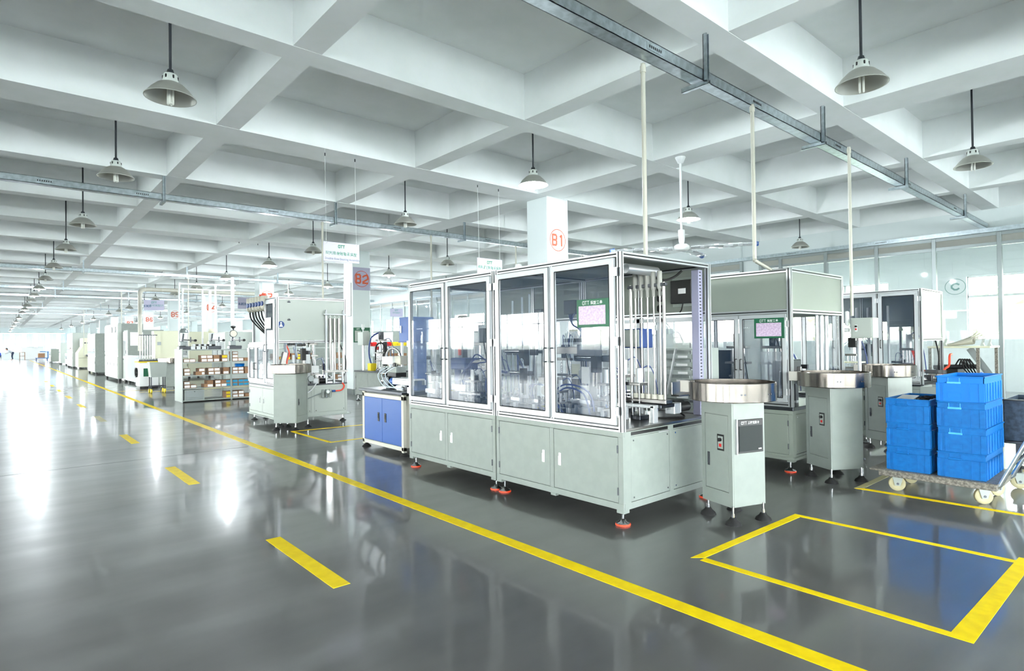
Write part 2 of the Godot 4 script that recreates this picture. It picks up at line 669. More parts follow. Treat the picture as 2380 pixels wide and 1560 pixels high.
func lamp_proto(lit: bool) -> Node3D:
	var t := Node3D.new()
	var I := Transform3D()
	part("rod", Geo.new().cyl(V(0, 0.225, 0), V(0, 1.17, 0), 0.0115, 8), M.rod, t)
	part("cap", Geo.new().lathe(I, [Vector2(0, 0.235), Vector2(0.022, 0.235), Vector2(0.022, 0.235), Vector2(0.032, 0.2), Vector2(0.032, 0.2), Vector2(0.032, 0.185)].map(func(p): return p), 12), M.rod, t)
	var neck := part("neck", Geo.new().lathe(I, [Vector2(0.0, 0.2), Vector2(0.045, 0.198), Vector2(0.052, 0.188), Vector2(0.062, 0.12), Vector2(0.064, 0.115)], 20), M.cap, t)
	var holes := Geo.new()
	for k in 6:
		var a := TAU * k / 6.0 + 0.3
		var d := V(cos(a), 0, sin(a))
		holes.obox(Transform3D(Basis(d.cross(Vector3.UP), Vector3.UP, d), d * 0.0545 + V(0, 0.165, 0)), V(0.014, 0.03, 0.012), 0.004)
	part("vent_hole", holes, M.black, neck)
	part("shade", Geo.new().lathe(I, [Vector2(0.055, 0.125), Vector2(0.072, 0.122), Vector2(0.105, 0.102), Vector2(0.15, 0.058), Vector2(0.185, 0.012), Vector2(0.197, 0.0), Vector2(0.197, 0.0), Vector2(0.197, -0.006), Vector2(0.192, -0.006), Vector2(0.192, -0.006), Vector2(0.181, 0.01), Vector2(0.146, 0.054), Vector2(0.102, 0.096), Vector2(0.07, 0.116), Vector2(0.0, 0.118)], 32), M.shade, t)
	var cfl := Geo.new()
	for k in 4:
		var a := TAU * k / 4.0 + 0.5
		var c := V(cos(a), 0, sin(a)) * 0.02
		cfl.cyl(c + V(0, 0.09, 0), c + V(0, -0.055, 0), 0.0085, 8)
		cfl.cyl(c + V(0, -0.055, 0), c + V(0, -0.064, 0), 0.0085, 8, 0.003)
	for k in 2:
		var a := TAU * k / 2.0 + 0.5
		var b := a + TAU / 4.0
		cfl.bar(V(cos(a) * 0.02, -0.05, sin(a) * 0.02), V(cos(b) * 0.02, -0.05, sin(b) * 0.02), 0.012, 0.012)
	part("bulb", cfl, M.cfl_lit if lit else M.cfl, t)
	if lit:
		var l := OmniLight3D.new()
		l.name = "lamp_light"
		l.position = V(0, -0.05, 0)
		l.light_color = Color(0.95, 0.98, 1.0)
		l.light_energy = LAMP
		l.light_size = 0.03
		l.omni_range = 40.0
		l.omni_attenuation = 2.0
		l.shadow_enabled = true
		t.add_child(l)
	return t


func pendant_lamps() -> void:
	var zs := [
		[1.1, "over the yellow dashes in the aisle", [-5.62, -8.68, -12.45, -15.8, -19.5, -23.1, -26.9, -30.6, -33.9, -38.2, -42.0, -46.0, -54.0, -62.0, -72.0, -82.0, -94.0], [6, 7, 10, 11, 12, 13, 14, 15, 16]],
		[5.4, "along the machine line", [-1.76, -5.74, -9.03, -13.05, -15.95, -19.8, -23.5, -27.0, -30.9, -33.6, -38.0, -41.5, -46.0, -54.0, -62.0, -72.0, -84.0], [1, 4, 5, 8, 12, 13, 14, 15, 16]],
		[9.05, "behind the machine line", [-1.73, -5.7, -9.3, -13.0, -16.13, -20.6, -24.4, -28.0, -34.0, -42.0, -50.0, -60.0, -72.0], [1, 4, 5, 6, 8, 9, 10, 11, 12]],
		[13.85, "nearest the glass partition", [-5.85, -12.5, -20.0, -28.0, -40.0, -55.0], [2, 3, 4, 5]]]
	for row in zs:
		for k in row[2].size():
			var lit: bool = k in row[3]
			var t := lamp_proto(lit)
			t.name = numbered("pendant_lamp")
			add_child(t)
			t.position = V(row[0], 3.55, row[2][k])
			tag(t, "%s pendant lamp, %s from the near end %s" % ["glowing" if lit else "unlit grey", ordinal(k), row[1]], "pendant lamp", "pendant lamps over the hall")


func trays() -> void:
	var specs := [
		[-2.86, 3.75, -6.0, 15.85, [-1.5, 1.6, 4.73, 7.26, 10.33, 13.85], "nearest cable tray, crossing over the glazed assembly machine", [4.0, 5.7, 7.75, 10.5, 13.2]],
		[-10.75, 3.78, -9.3, 15.85, [-4.0, -1.0, 1.99, 4.86, 7.9, 11.0, 14.0], "second cable tray, crossing over the aisle near the hanging signs", [0.5, 1.7, 3.7, 6.2, 8.6]],
		[-22.5, 3.80, -9.3, 15.85, [-1.0, 1.99, 4.86, 7.9, 11.0], "third cable tray from the near end of the hall", []],
		[-30.0, 3.80, -9.3, 15.85, [-1.0, 1.99, 4.86, 7.9, 11.0], "fourth cable tray from the near end of the hall", []],
		[-34.5, 3.80, -9.3, 15.85, [1.99, 4.86, 7.9], "fifth cable tray from the near end of the hall", []],
		[-45.0, 3.80, -9.3, 15.85, [1.99, 4.86, 7.9], "sixth cable tray from the near end of the hall", []],
		[-53.0, 3.80, -9.3, 15.85, [1.99, 4.86], "farthest cable tray across the hall", []]]
	for s in specs:
		var z: float = s[0]
		var y: float = s[1]
		var t := thing("cable_tray", "galvanised steel " + s[5], "cable tray", V(0, y, z), "galvanised cable trays")
		var g := Geo.new()
		g.bb(s[2], 0, -0.06, s[3], 0.006, 0.06)
		g.bb(s[2], 0, 0.054, s[3], 0.1, 0.06)
		g.bb(s[2], 0, -0.06, s[3], 0.1, -0.054)
		g.bb(s[2], 0.094, 0.035, s[3], 0.1, 0.06)
		g.bb(s[2], 0.094, -0.06, s[3], 0.1, -0.035)
		part("channel", g, M.galv, t)
		for x in s[4]:
			var h := Geo.new()
			h.bb(x - 0.02, -0.02, 0.062, x + 0.02, 4.158 - y, 0.068)
			h.bb(x - 0.02, -0.02, 0.062, x - 0.014, 4.158 - y, 0.1)
			h.bb(x + 0.014, -0.02, 0.062, x + 0.02, 4.158 - y, 0.1)
			h.bb(x - 0.02, -0.045, -0.16, x + 0.02, -0.04, 0.11)
			h.bb(x - 0.02, -0.045, -0.16, x - 0.016, -0.005, 0.11)
			h.bb(x + 0.016, -0.045, -0.16, x + 0.02, -0.005, 0.11)
			part("hanger", h, M.galv, t)
		for x in s[6]:
			var j := Geo.new()
			j.bb(x - 0.11, 0.02, 0.06, x + 0.11, 0.08, 0.063)
			part("joint_plate", j, M.galv, t)
			var d := Geo.new()
			for k in 7:
				d.obox(Transform3D(Basis(), V(x - 0.075 + k * 0.025, 0.05, 0.064)), V(0.012, 0.022, 0.003), 0.001)
			part("slot_row", d, M.black, t)
	var t2 := thing("cable_tray", "galvanised steel cable tray running along the top of the glass partition", "cable tray", V(15.84, 3.66, 0), "galvanised cable trays")
	var g2 := Geo.new()
	g2.bb(-0.05, 0, -60, 0.05, 0.09, 8.9)
	part("channel", g2, M.galv, t2)
	for z in [-2.0, -4.9, -7.0, -9.8]:
		var d := Geo.new()
		for k in 8:
			d.box(V(-0.051, 0.045, z + 0.03 * k), V(0.003, 0.02, 0.014))
		part("slot_row", d, M.black, t2)
	# drop poles: ivory conduit from tray to machine
	drop_pole([V(4.06, 3.76, -2.965), V(4.06, 2.16, -2.965)], "ivory conduit dropping onto the open end of the nearest glazed machine")
	drop_pole([V(5.6, 3.76, -2.80), V(5.6, 2.24, -2.80), V(5.62, 2.225, -2.81), V(6.62, 2.225, -3.1)], "ivory conduit dropping to the roof of the grey panelled machine")
	drop_pole([V(7.76, 3.76, -2.68), V(7.76, 1.72, -2.68)], "ivory conduit dropping to the small grey switch box")
	drop_pole([V(4.65, 3.79, -10.80), V(4.65, 2.315, -10.80)], "ivory conduit dropping beside the double row bearing sign")
	drop_pole([V(7.06, 3.8, -10.75), V(7.06, 0.9, -10.75)], "ivory conduit standing behind the left glazed machine")
	drop_pole([V(9.5, 3.8, -10.75), V(9.5, 0.9, -10.75)], "ivory conduit standing beside the first column")
	drop_pole([V(4.9, 3.8, -22.45), V(4.9, 1.0, -22.45)], "ivory conduit standing behind the box rack, third tray")
	drop_pole([V(8.3, 3.8, -22.45), V(8.3, 1.0, -22.45)], "ivory conduit standing behind the second column")
	drop_pole([V(3.98, 3.8, -30.0), V(3.98, 2.45, -30.0)], "ivory conduit dropping onto the tall white machine")
	drop_pole([V(4.0, 3.8, -45.0), V(4.0, 0.9, -45.0)], "ivory conduit far down the machine line")


func drop_pole(pts: Array, label: String) -> void:
	var t := thing("conduit_pole", label, "conduit", V(pts[0].x, 0, pts[0].z), "ivory drop conduits")
	var g := Geo.new()
	var o := V(pts[0].x, 0, pts[0].z)
	for k in pts.size() - 1:
		g.cyl(pts[k] - o, pts[k + 1] - o, 0.0185, 12)
	part("pipe", g, M.ivory, t)
	var c := Geo.new()
	c.cyl(pts[0] - o + V(0, -0.02, 0), pts[0] - o + V(0, -0.075, 0), 0.024, 12)
	part("coupling", c, M.ivory, t)


func flat_line(called: String, pts: Array, m: Material, label: String, group := "") -> void:
	# thin painted tape given as a closed outline on the floor
	var p := PackedVector2Array()
	for q in pts:
		p.append(Vector2(q[0], -q[1]))
	var g := Geo.new().prism(Transform3D(Basis(Vector3.RIGHT, -PI / 2), Vector3.ZERO), p, 0.0, 0.0016)
	solo(called, g, m, label, "floor marking", group)


func rect(x0: float, z0: float, x1: float, z1: float) -> Array:
	return [[x0, z0], [x1, z0], [x1, z1], [x0, z1]]


func markings() -> void:
	flat_line("aisle_line", rect(2.748, -90.0, 2.855, 3.0), M.marking, "long solid yellow line along the edge of the aisle")
	for k in 9:
		var z := -3.37 - 3.53 * k
		flat_line("aisle_dash", rect(1.5, z - 1.18, 1.608, z), M.marking_worn if k == 3 else M.marking, "%syellow dash in the aisle, %s from the camera" % ["worn pale " if k == 3 else "", ordinal(k)], "yellow aisle dashes")
	flat_line("bay_line", [[3.48, -2.215], [4.98, -2.18], [4.92, -2.115], [3.55, -2.15]], M.marking, "yellow bay line in front of the nearest bowl feeder", "yellow lines of the near bay")
	flat_line("bay_line", [[3.485, -2.148], [3.548, -2.148], [3.53, -0.80], [3.475, -0.80]], M.marking, "yellow bay line nearest the aisle, beside the solid line", "yellow lines of the near bay")
	flat_line("bay_line", [[4.925, -2.113], [4.978, -2.178], [4.965, -0.77], [4.91, -0.77]], M.marking, "yellow bay line on the crate side of the empty bay", "yellow lines of the near bay")
	flat_line("bay_line", [[3.475, -0.80], [3.53, -0.80], [5.05, -0.768], [5.05, -0.69], [3.475, -0.70]], M.marking, "broad yellow bay line closing the bay at the near end", "yellow lines of the near bay")
	flat_line("bay_line", [[6.235, -2.16], [6.30, -2.10], [6.305, 0.6], [6.245, 0.6]], M.marking, "yellow line along the floor before the crate trolley", "yellow lines of the trolley bay")
	flat_line("bay_line", [[6.235, -2.165], [7.9, -2.16], [7.9, -2.10], [6.305, -2.10]], M.marking_worn, "faded yellow line running under the crate trolley", "yellow lines of the trolley bay")
	flat_line("bay_line", [[3.70, -9.96], [6.2, -9.70], [6.2, -9.64], [3.78, -9.89]], M.marking, "yellow line behind the left bowl feeder", "yellow lines of the left bay")
	flat_line("bay_line", rect(3.685, -9.9, 3.745, -8.44), M.marking, "yellow line in front of the left bay", "yellow lines of the left bay")
	flat_line("bay_line", [[3.70, -8.43], [3.70, -8.37], [5.4, -8.37], [5.4, -8.43]], M.marking, "yellow line between the blue cabinet and the left bay", "yellow lines of the left bay")
	flat_line("bay_line", rect(3.4, -22.05, 7.0, -21.98), M.marking, "yellow line in front of the steel cart", "yellow lines of the far bay")
	flat_line("bay_line", rect(2.86, -23.0, 3.9, -22.94), M.marking, "short yellow line beside the white box machine", "yellow lines of the far bay")
	struct("trim_1", Geo.new().bb(-9.0, -0.01, -8.905, 2.7, 0.0008, -8.897), M.joint, "thin dark joint across the aisle floor")


# ---- glazed machine enclosures; local origin at the front right floor corner, front towards -x, right towards +z
func foot(t: Node3D, at: Vector3, h: float, ring: Material, cone := false) -> void:
	var I := Transform3D(Basis(), at)
	if cone:
		var c := part("foot", Geo.new().lathe(I, [Vector2(0.0, 0.055), Vector2(0.022, 0.055), Vector2(0.03, 0.04), Vector2(0.056, 0.018), Vector2(0.064, 0.0), Vector2(0.064, 0.0), Vector2(0.0, 0.0)], 20), M.rubber, t)
		part("stem", Geo.new().lathe(I, [Vector2(0.0, h + 0.02), Vector2(0.009, h + 0.02), Vector2(0.009, 0.085), Vector2(0.009, 0.085), Vector2(0.014, 0.085), Vector2(0.014, 0.055), Vector2(0.0, 0.055)], 12), M.bright, c)
		return
	var f := part("foot", Geo.new().lathe(I, [Vector2(0.0, h + 0.02), Vector2(0.011, h + 0.02), Vector2(0.011, 0.05), Vector2(0.011, 0.05), Vector2(0.024, 0.046), Vector2(0.03, 0.03), Vector2(0.052, 0.022), Vector2(0.056, 0.014), Vector2(0.056, 0.014), Vector2(0.0, 0.013)], 20), M.bright, t)
	part("rubber_ring", Geo.new().lathe(I, [Vector2(0.0, 0.014), Vector2(0.058, 0.014), Vector2(0.061, 0.01), Vector2(0.06, 0.0), Vector2(0.06, 0.0), Vector2(0.0, 0.0)], 20), ring, f)


func base_cabinet(t: Node3D, w: float, d: float, y0: float, y1: float, doors: Array, m: Material, grips: Array, side_panels: Array) -> void:
	var dy0 := y0 + 0.055
	var dy1 := y1 - 0.045
	var g := Geo.new()
	g.bb(0.02, y0 + 0.01, -w + 0.012, d - 0.01, y1 - 0.002, -0.012)
	# face frame
	g.bb(0.0, y0, -w, 0.02, dy0 - 0.004, 0.0, 0.002)
	g.bb(0.0, dy1 + 0.004, -w, 0.02, y1, 0.0, 0.002)
	var zs := [-w]
	for q in doors:
		zs.append(q[0]); zs.append(q[1])
	zs.append(0.0)
	for k in range(0, zs.size(), 2):
		g.bb(0.0, dy0 - 0.004, zs[k] + (0.004 if k else 0.0), 0.02, dy1 + 0.004, zs[k + 1] - (0.004 if k + 1 < zs.size() - 1 else 0.0))
	# right side frame
	g.bb(0.02, y0, -0.012, d, dy0 - 0.004, 0.0)
	g.bb(0.02, dy1 + 0.004, -0.012, d, y1, 0.0)
	var xs := [0.02]
	for q in side_panels:
		xs.append(q[0]); xs.append(q[1])
	xs.append(d)
	for k in range(0, xs.size(), 2):
		g.bb(xs[k] + (0.003 if k else 0.0), dy0 - 0.004, -0.012, xs[k + 1] - (0.003 if k + 1 < xs.size() - 1 else 0.0), dy1 + 0.004, 0.0)
	# corner tabs under the plinth
	for c in [[0.0, -0.07], [0.0, -w], [d - 0.07, -0.07], [d - 0.07, -w]]:
		g.bb(c[0], y0 - 0.025, c[1], c[0] + 0.07, y0 + 0.001, c[1] + 0.07)
	g.bb(0.0, y0 - 0.02, -w * 0.5 - 0.03, 0.04, y0 + 0.001, -w * 0.5 + 0.03)
	part("base", g, m, t)
	for k in doors.size():
		var q = doors[k]
		var dr := part("base_door", Geo.new().bb(0.0, dy0, q[0], 0.018, dy1, q[1], 0.002), m, t)
		var hz: float = q[1] if q[2] > 0 else q[0]
		for hy in [dy0 + 0.09, dy1 - 0.09]:
			part("hinge", Geo.new().cyl(V(-0.004, hy - 0.03, hz), V(-0.004, hy + 0.03, hz), 0.006, 8), M.dark_steel, dr)
		var gz: float = (q[0] + 0.075) if q[2] > 0 else (q[1] - 0.075)
		var gy: float = lerpf(dy0, dy1, 0.5)
		if grips[k] == 1:
			var gr := Geo.new().bb(-0.008, gy - 0.055, gz - 0.013, 0.0, gy + 0.055, gz + 0.013, 0.003)
			gr.bb(-0.022, gy - 0.05, gz - 0.007, -0.008, gy + 0.03, gz + 0.007, 0.004)
			part("lever_latch", gr, M.white, dr)
		elif grips[k] == 2:
			part("pull_handle", Geo.new().tube([V(0, gy - 0.055, gz), V(-0.03, gy - 0.055, gz), V(-0.03, gy + 0.055, gz), V(0, gy + 0.055, gz)], 0.006, 8), M.black, dr)
	for q in side_panels:
		var sp := part("side_panel", Geo.new().bb(q[0], dy0, -0.012, q[1], dy1, -0.001, 0.002), m, t)
		var sc := Geo.new()
		for c in [[q[0] + 0.03, dy0 + 0.03], [q[1] - 0.03, dy0 + 0.03], [q[0] + 0.03, dy1 - 0.03], [q[1] - 0.03, dy1 - 0.03]]:
			sc.cyl(V(c[0], c[1], -0.002), V(c[0], c[1], 0.003), 0.007, 10)
		part("screw", sc, M.bright, sp)


func glazed_door(t: Node3D, x: float, za: float, zb: float, y0: float, y1: float, fw: float, hinge: int, handle: int, hinges := 3, handle_mat: Material = null) -> MeshInstance3D:
	# hinge / handle: -1 at za, 1 at zb, 0 none. Mitred frame of four bars.
	var g := Geo.new()
	var th := 0.022
	var B := Basis(Vector3.BACK, Vector3.UP, Vector3.LEFT)
	var t0 := Transform3D(B, V(x, 0, 0))
	var o := [Vector2(za, y0), Vector2(zb, y0), Vector2(zb, y1), Vector2(za, y1)]
	var i := [Vector2(za + fw, y0 + fw), Vector2(zb - fw, y0 + fw), Vector2(zb - fw, y1 - fw), Vector2(za + fw, y1 - fw)]
	var gap := 0.0006
	for k in 4:
		var k2 := (k + 1) % 4
		var e: Vector2 = (o[k2] - o[k]).normalized() * gap
		g.prism(t0, PackedVector2Array([o[k] + e, o[k2] - e, i[k2] - e, i[k] + e]), 0.0, th)
	var dr := part("door", g, M.alu_white, t)
	part("pane", Geo.new().bb(x - 0.013, y0 + fw * 0.9, za + fw * 0.9, x - 0.009, y1 - fw * 0.9, zb - fw * 0.9), M.pc, dr)
	var gs := Geo.new()
	var r := 0.004
	gs.bb(x - 0.0235, y0 + fw, za + fw - r, x - 0.02, y1 - fw, za + fw + r)
	gs.bb(x - 0.0235, y0 + fw, zb - fw - r, x - 0.02, y1 - fw, zb - fw + r)
	gs.bb(x - 0.0235, y0 + fw - r, za + fw, x - 0.02, y0 + fw + r, zb - fw)
	gs.bb(x - 0.0235, y1 - fw - r, za + fw, x - 0.02, y1 - fw + r, zb - fw)
	part("seal", gs, M.gasket, dr)
	if hinge:
		var hz := za if hinge < 0 else zb
		var hs := float(hinge)
		for k in hinges:
			var hy := lerpf(y0 + 0.11, y1 - 0.11, float(k) / (hinges - 1))
			var h := Geo.new()
			h.bb(x - 0.027, hy - 0.035, hz - hs * 0.034, x - 0.022, hy + 0.035, hz - hs * 0.004, 0.001)
			h.bb(x - 0.027, hy - 0.035, hz + hs * 0.006, x - 0.022, hy + 0.035, hz + hs * 0.034, 0.001)
			h.cyl(V(x - 0.028, hy - 0.035, hz), V(x - 0.028, hy + 0.035, hz), 0.006, 8)
			part("hinge", h, M.alu, dr)
	if handle:
		var hz := za + fw * 0.5 if handle < 0 else zb - fw * 0.5
		var hy := lerpf(y0, y1, 0.415)
		part("handle", Geo.new().tube([V(x - 0.02, hy - 0.06, hz), V(x - 0.05, hy - 0.06, hz), V(x - 0.056, hy - 0.052, hz), V(x - 0.056, hy + 0.052, hz), V(x - 0.05, hy + 0.06, hz), V(x - 0.02, hy + 0.06, hz)], 0.0062, 8), handle_mat if handle_mat else M.dark_steel, dr)
	return dr


func frame_bars(t: Node3D, bars: Array, pw: float) -> void:
	var gk := Geo.new()
	for b in bars:
		part(b[2], Geo.new().slot(b[0], b[1], pw if b.size() < 4 else b[3], pw), M.alu, t)
		gk.gasket(b[0], b[1], pw if b.size() < 4 else b[3], pw)
	part("slot_gasket", gk, M.gasket, t)


func box_frame(t: Node3D, w: float, d: float, y0: float, y1: float, pw: float, mids: Array, extra: Array) -> void:
	var h := pw * 0.5
	var bars := []
	for c in [[h, -h], [h, -w + h], [d - h, -h], [d - h, -w + h]]:
		bars.append([V(c[0], y0, c[1]), V(c[0], y1, c[1]), "post"])
	for z in mids:
		bars.append([V(h, y0 + pw, z), V(h, y1 - pw, z), "post"])
		bars.append([V(d - h, y0 + pw, z), V(d - h, y1 - pw, z), "post"])
	for y in [y0 + h, y1 - h]:
		bars.append([V(h, y, -w + pw), V(h, y, -pw), "rail"])
		bars.append([V(d - h, y, -w + pw), V(d - h, y, -pw), "rail"])
		if y > y0 + h:
			bars.append([V(pw, y, -h), V(d - pw, y, -h), "rail"])
		bars.append([V(pw, y, -w + h), V(d - pw, y, -w + h), "rail"])
	bars.append_array(extra)
	frame_bars(t, bars, pw)


# ---- things that work inside the machines: each call adds one small mechanism as a handful of parts
func mech(t: Node3D, kind: int, at: Vector3, s := 1.0) -> void:
	var f := func(x: float, y: float, z: float) -> Vector3: return at + V(x, y, z) * s
	match kind:
		0:   # press tower on four rods
			part("base_block", Geo.new().bb(at.x - 0.09 * s, at.y, at.z - 0.07 * s, at.x + 0.09 * s, at.y + 0.05 * s, at.z + 0.07 * s, 0.004), M.dark_steel, t)
			for c in [[-0.07, -0.05], [0.07, -0.05], [-0.07, 0.05], [0.07, 0.05]]:
				part("guide_rod", Geo.new().cyl(f.call(c[0], 0.05, c[1]), f.call(c[0], 0.42, c[1]), 0.009 * s, 8), M.bright, t)
			part("top_plate", Geo.new().bb(at.x - 0.1 * s, at.y + 0.4 * s, at.z - 0.075 * s, at.x + 0.1 * s, at.y + 0.43 * s, at.z + 0.075 * s, 0.003), M.steel, t)
			part("slide_plate", Geo.new().bb(at.x - 0.1 * s, at.y + 0.22 * s, at.z - 0.07 * s, at.x + 0.1 * s, at.y + 0.245 * s, at.z + 0.07 * s, 0.003), M.steel, t)
			part("air_cylinder", Geo.new().cyl(f.call(0, 0.43, 0), f.call(0, 0.6, 0), 0.035 * s, 12), M.alu_white, t)
			part("piston_rod", Geo.new().cyl(f.call(0, 0.24, 0), f.call(0, 0.43, 0), 0.012 * s, 8), M.bright, t)
			part("air_hose", Geo.new().hose([f.call(0.03, 0.58, 0), f.call(0.14, 0.62, 0.05), f.call(0.2, 0.4, 0.1), f.call(0.16, 0.1, 0.14)], 0.006 * s), M.hose_blue, t)
		1:   # pick and place column
			part("column_block", Geo.new().bb(at.x - 0.04 * s, at.y, at.z - 0.05 * s, at.x + 0.04 * s, at.y + 0.62 * s, at.z + 0.05 * s, 0.004), M.alu_white, t)
			part("slide_rail", Geo.new().bb(at.x - 0.055 * s, at.y + 0.5 * s, at.z - 0.22 * s, at.x - 0.02 * s, at.y + 0.56 * s, at.z + 0.22 * s, 0.003), M.dark_steel, t)
			part("slide_cylinder", Geo.new().cyl(f.call(-0.075, 0.54, -0.2), f.call(-0.075, 0.54, 0.12), 0.022 * s, 10), M.bright, t)
			part("carriage", Geo.new().bb(at.x - 0.13 * s, at.y + 0.4 * s, at.z + 0.05 * s, at.x - 0.06 * s, at.y + 0.6 * s, at.z + 0.13 * s, 0.003), M.black, t)
			part("gripper", Geo.new().bb(at.x - 0.115 * s, at.y + 0.27 * s, at.z + 0.06 * s, at.x - 0.075 * s, at.y + 0.4 * s, at.z + 0.085 * s).bb(at.x - 0.115 * s, at.y + 0.25 * s, at.z + 0.1 * s, at.x - 0.075 * s, at.y + 0.4 * s, at.z + 0.12 * s), M.steel, t)
			part("air_hose", Geo.new().hose([f.call(-0.1, 0.6, 0.09), f.call(-0.12, 0.78, 0.0), f.call(0.0, 0.74, -0.12), f.call(0.02, 0.5, -0.14), f.call(0.02, 0.1, -0.12)], 0.006 * s), M.hose_blue, t)
			part("air_hose", Geo.new().hose([f.call(-0.08, 0.6, 0.11), f.call(-0.1, 0.72, 0.05), f.call(0.03, 0.68, -0.05), f.call(0.05, 0.45, -0.1), f.call(0.05, 0.05, -0.1)], 0.005 * s), M.hose_clear, t)
		2:   # indexing table with fixtures
			var I := Transform3D(Basis(), at)
			part("index_table", Geo.new().lathe(I, [Vector2(0.0, 0.14 * s), Vector2(0.2 * s, 0.14 * s), Vector2(0.2 * s, 0.14 * s), Vector2(0.2 * s, 0.115 * s), Vector2(0.2 * s, 0.115 * s), Vector2(0.08 * s, 0.11 * s), Vector2(0.08 * s, 0.0)], 28), M.steel, t)
			for k in 6:
				var a := TAU * k / 6.0
				part("fixture", Geo.new().cyl(f.call(cos(a) * 0.15, 0.14, sin(a) * 0.15), f.call(cos(a) * 0.15, 0.19, sin(a) * 0.15), 0.03 * s, 12), M.dark_steel if k % 2 else M.bright, t)
			part("drive_motor", Geo.new().bb(at.x - 0.28 * s, at.y + 0.02 * s, at.z - 0.06 * s, at.x - 0.1 * s, at.y + 0.1 * s, at.z + 0.04 * s, 0.006), M.black, t)
		3:   # rail feeder
			part("feed_rail", Geo.new().bb(at.x - 0.03 * s, at.y + 0.16 * s, at.z - 0.3 * s, at.x - 0.012 * s, at.y + 0.22 * s, at.z + 0.3 * s).bb(at.x + 0.012 * s, at.y + 0.16 * s, at.z - 0.3 * s, at.x + 0.03 * s, at.y + 0.22 * s, at.z + 0.3 * s).bb(at.x - 0.03 * s, at.y + 0.15 * s, at.z - 0.3 * s, at.x + 0.03 * s, at.y + 0.165 * s, at.z + 0.3 * s), M.bright, t)
			for z in [-0.22, 0.2]:
				part("rail_support", Geo.new().bb(at.x - 0.03 * s, at.y, at.z + (z - 0.03) * s, at.x + 0.03 * s, at.y + 0.15 * s, at.z + (z + 0.03) * s, 0.003), M.alu_white, t)
			part("vibrator_block", Geo.new().bb(at.x - 0.05 * s, at.y + 0.03 * s, at.z - 0.12 * s, at.x + 0.05 * s, at.y + 0.13 * s, at.z + 0.1 * s, 0.004), M.dark_steel, t)
			for k in 5:
				part("bearing_ring", Geo.new().cyl(f.call(0, 0.2, -0.25 + 0.1 * k), f.call(0, 0.215, -0.25 + 0.1 * k), 0.026 * s, 14), M.steel, t)
		4:   # valve bank with hoses
			part("manifold", Geo.new().bb(at.x - 0.03 * s, at.y, at.z - 0.15 * s, at.x + 0.03 * s, at.y + 0.03 * s, at.z + 0.15 * s, 0.002), M.alu_white, t)
			for k in 6:
				part("valve", Geo.new().bb(at.x - 0.045 * s, at.y + 0.03 * s, at.z + (-0.14 + 0.048 * k) * s, at.x + 0.045 * s, at.y + 0.075 * s, at.z + (-0.105 + 0.048 * k) * s, 0.003), M.black if k % 2 else M.dark_steel, t)
				part("air_hose", Geo.new().hose([f.call(-0.03, 0.07, -0.12 + 0.048 * k), f.call(-0.09, 0.12 + 0.02 * (k % 3), -0.1 + 0.04 * k), f.call(-0.14, 0.0, -0.05 + 0.03 * k), f.call(-0.1, -0.2, -0.02 + 0.02 * k)], 0.0045 * s), M.hose_clear if k % 3 else M.hose_blue, t)
		5:   # gear motor
			part("gearbox", Geo.new().bb(at.x - 0.045 * s, at.y, at.z - 0.045 * s, at.x + 0.045 * s, at.y + 0.09 * s, at.z + 0.045 * s, 0.006), M.alu_white, t)
			part("gear_motor", Geo.new().cyl(f.call(0.045, 0.045, 0), f.call(0.2, 0.045, 0), 0.04 * s, 16), M.black, t)
			part("output_shaft", Geo.new().cyl(f.call(-0.09, 0.045, 0), f.call(-0.045, 0.045, 0), 0.012 * s, 10), M.bright, t)
			part("motor_flange", Geo.new().bb(at.x + 0.045 * s, at.y + 0.005 * s, at.z - 0.043 * s, at.x + 0.06 * s, at.y + 0.088 * s, at.z + 0.043 * s, 0.003), M.steel, t)
		6:   # tall lift: two rods, a box head
			for z in [-0.07, 0.07]:
				part("guide_rod", Geo.new().cyl(f.call(0, 0, z), f.call(0, 0.62, z), 0.012 * s, 8), M.bright, t)
			part("screw_spindle", Geo.new().cyl(f.call(0.02, 0, 0), f.call(0.02, 0.6, 0), 0.014 * s, 8), M.steel, t)
			part("head_plate", Geo.new().bb(at.x - 0.06 * s, at.y + 0.6 * s, at.z - 0.12 * s, at.x + 0.06 * s, at.y + 0.63 * s, at.z + 0.12 * s, 0.003), M.steel, t)
			part("carriage_plate", Geo.new().bb(at.x - 0.06 * s, at.y + 0.42 * s, at.z - 0.14 * s, at.x + 0.05 * s, at.y + 0.445 * s, at.z + 0.14 * s, 0.003), M.steel, t)
			part("servo_motor", Geo.new().bb(at.x - 0.04 * s, at.y + 0.63 * s, at.z - 0.04 * s, at.x + 0.04 * s, at.y + 0.78 * s, at.z + 0.04 * s, 0.006), M.dark_steel, t)
			part("cable", Geo.new().hose([f.call(-0.03, 0.72, 0.03), f.call(-0.08, 0.6, 0.1), f.call(-0.03, 0.3, 0.12), f.call(0.0, 0.02, 0.15)], 0.006 * s), M.rubber, t)


func notice_board(t: Node3D, x: float, za: float, zb: float, y0: float, y1: float, title: String) -> void:
	var b := part("work_order_board", Geo.new().bb(x - 0.008, y0, za, x, y1, zb, 0.002), M.print_green, t, Vector3.ZERO, "green work order board with a document sleeve")
	var h := y1 - y0
	part("document_sleeve", Geo.new().bb(x - 0.0105, y0 + h * 0.1, za + 0.025, x - 0.0085, y0 + h * 0.76, zb - 0.03), M.sheet, b)
	var l := Geo.new()
	lettering(l, Transform3D(Basis(Vector3.BACK, Vector3.UP, Vector3.LEFT), V(x - 0.0086, y0 + h * 0.81, za + (zb - za) * 0.2)), "OTT " + title, h * 0.12)
	part("lettering", l, M.ink_white, b)


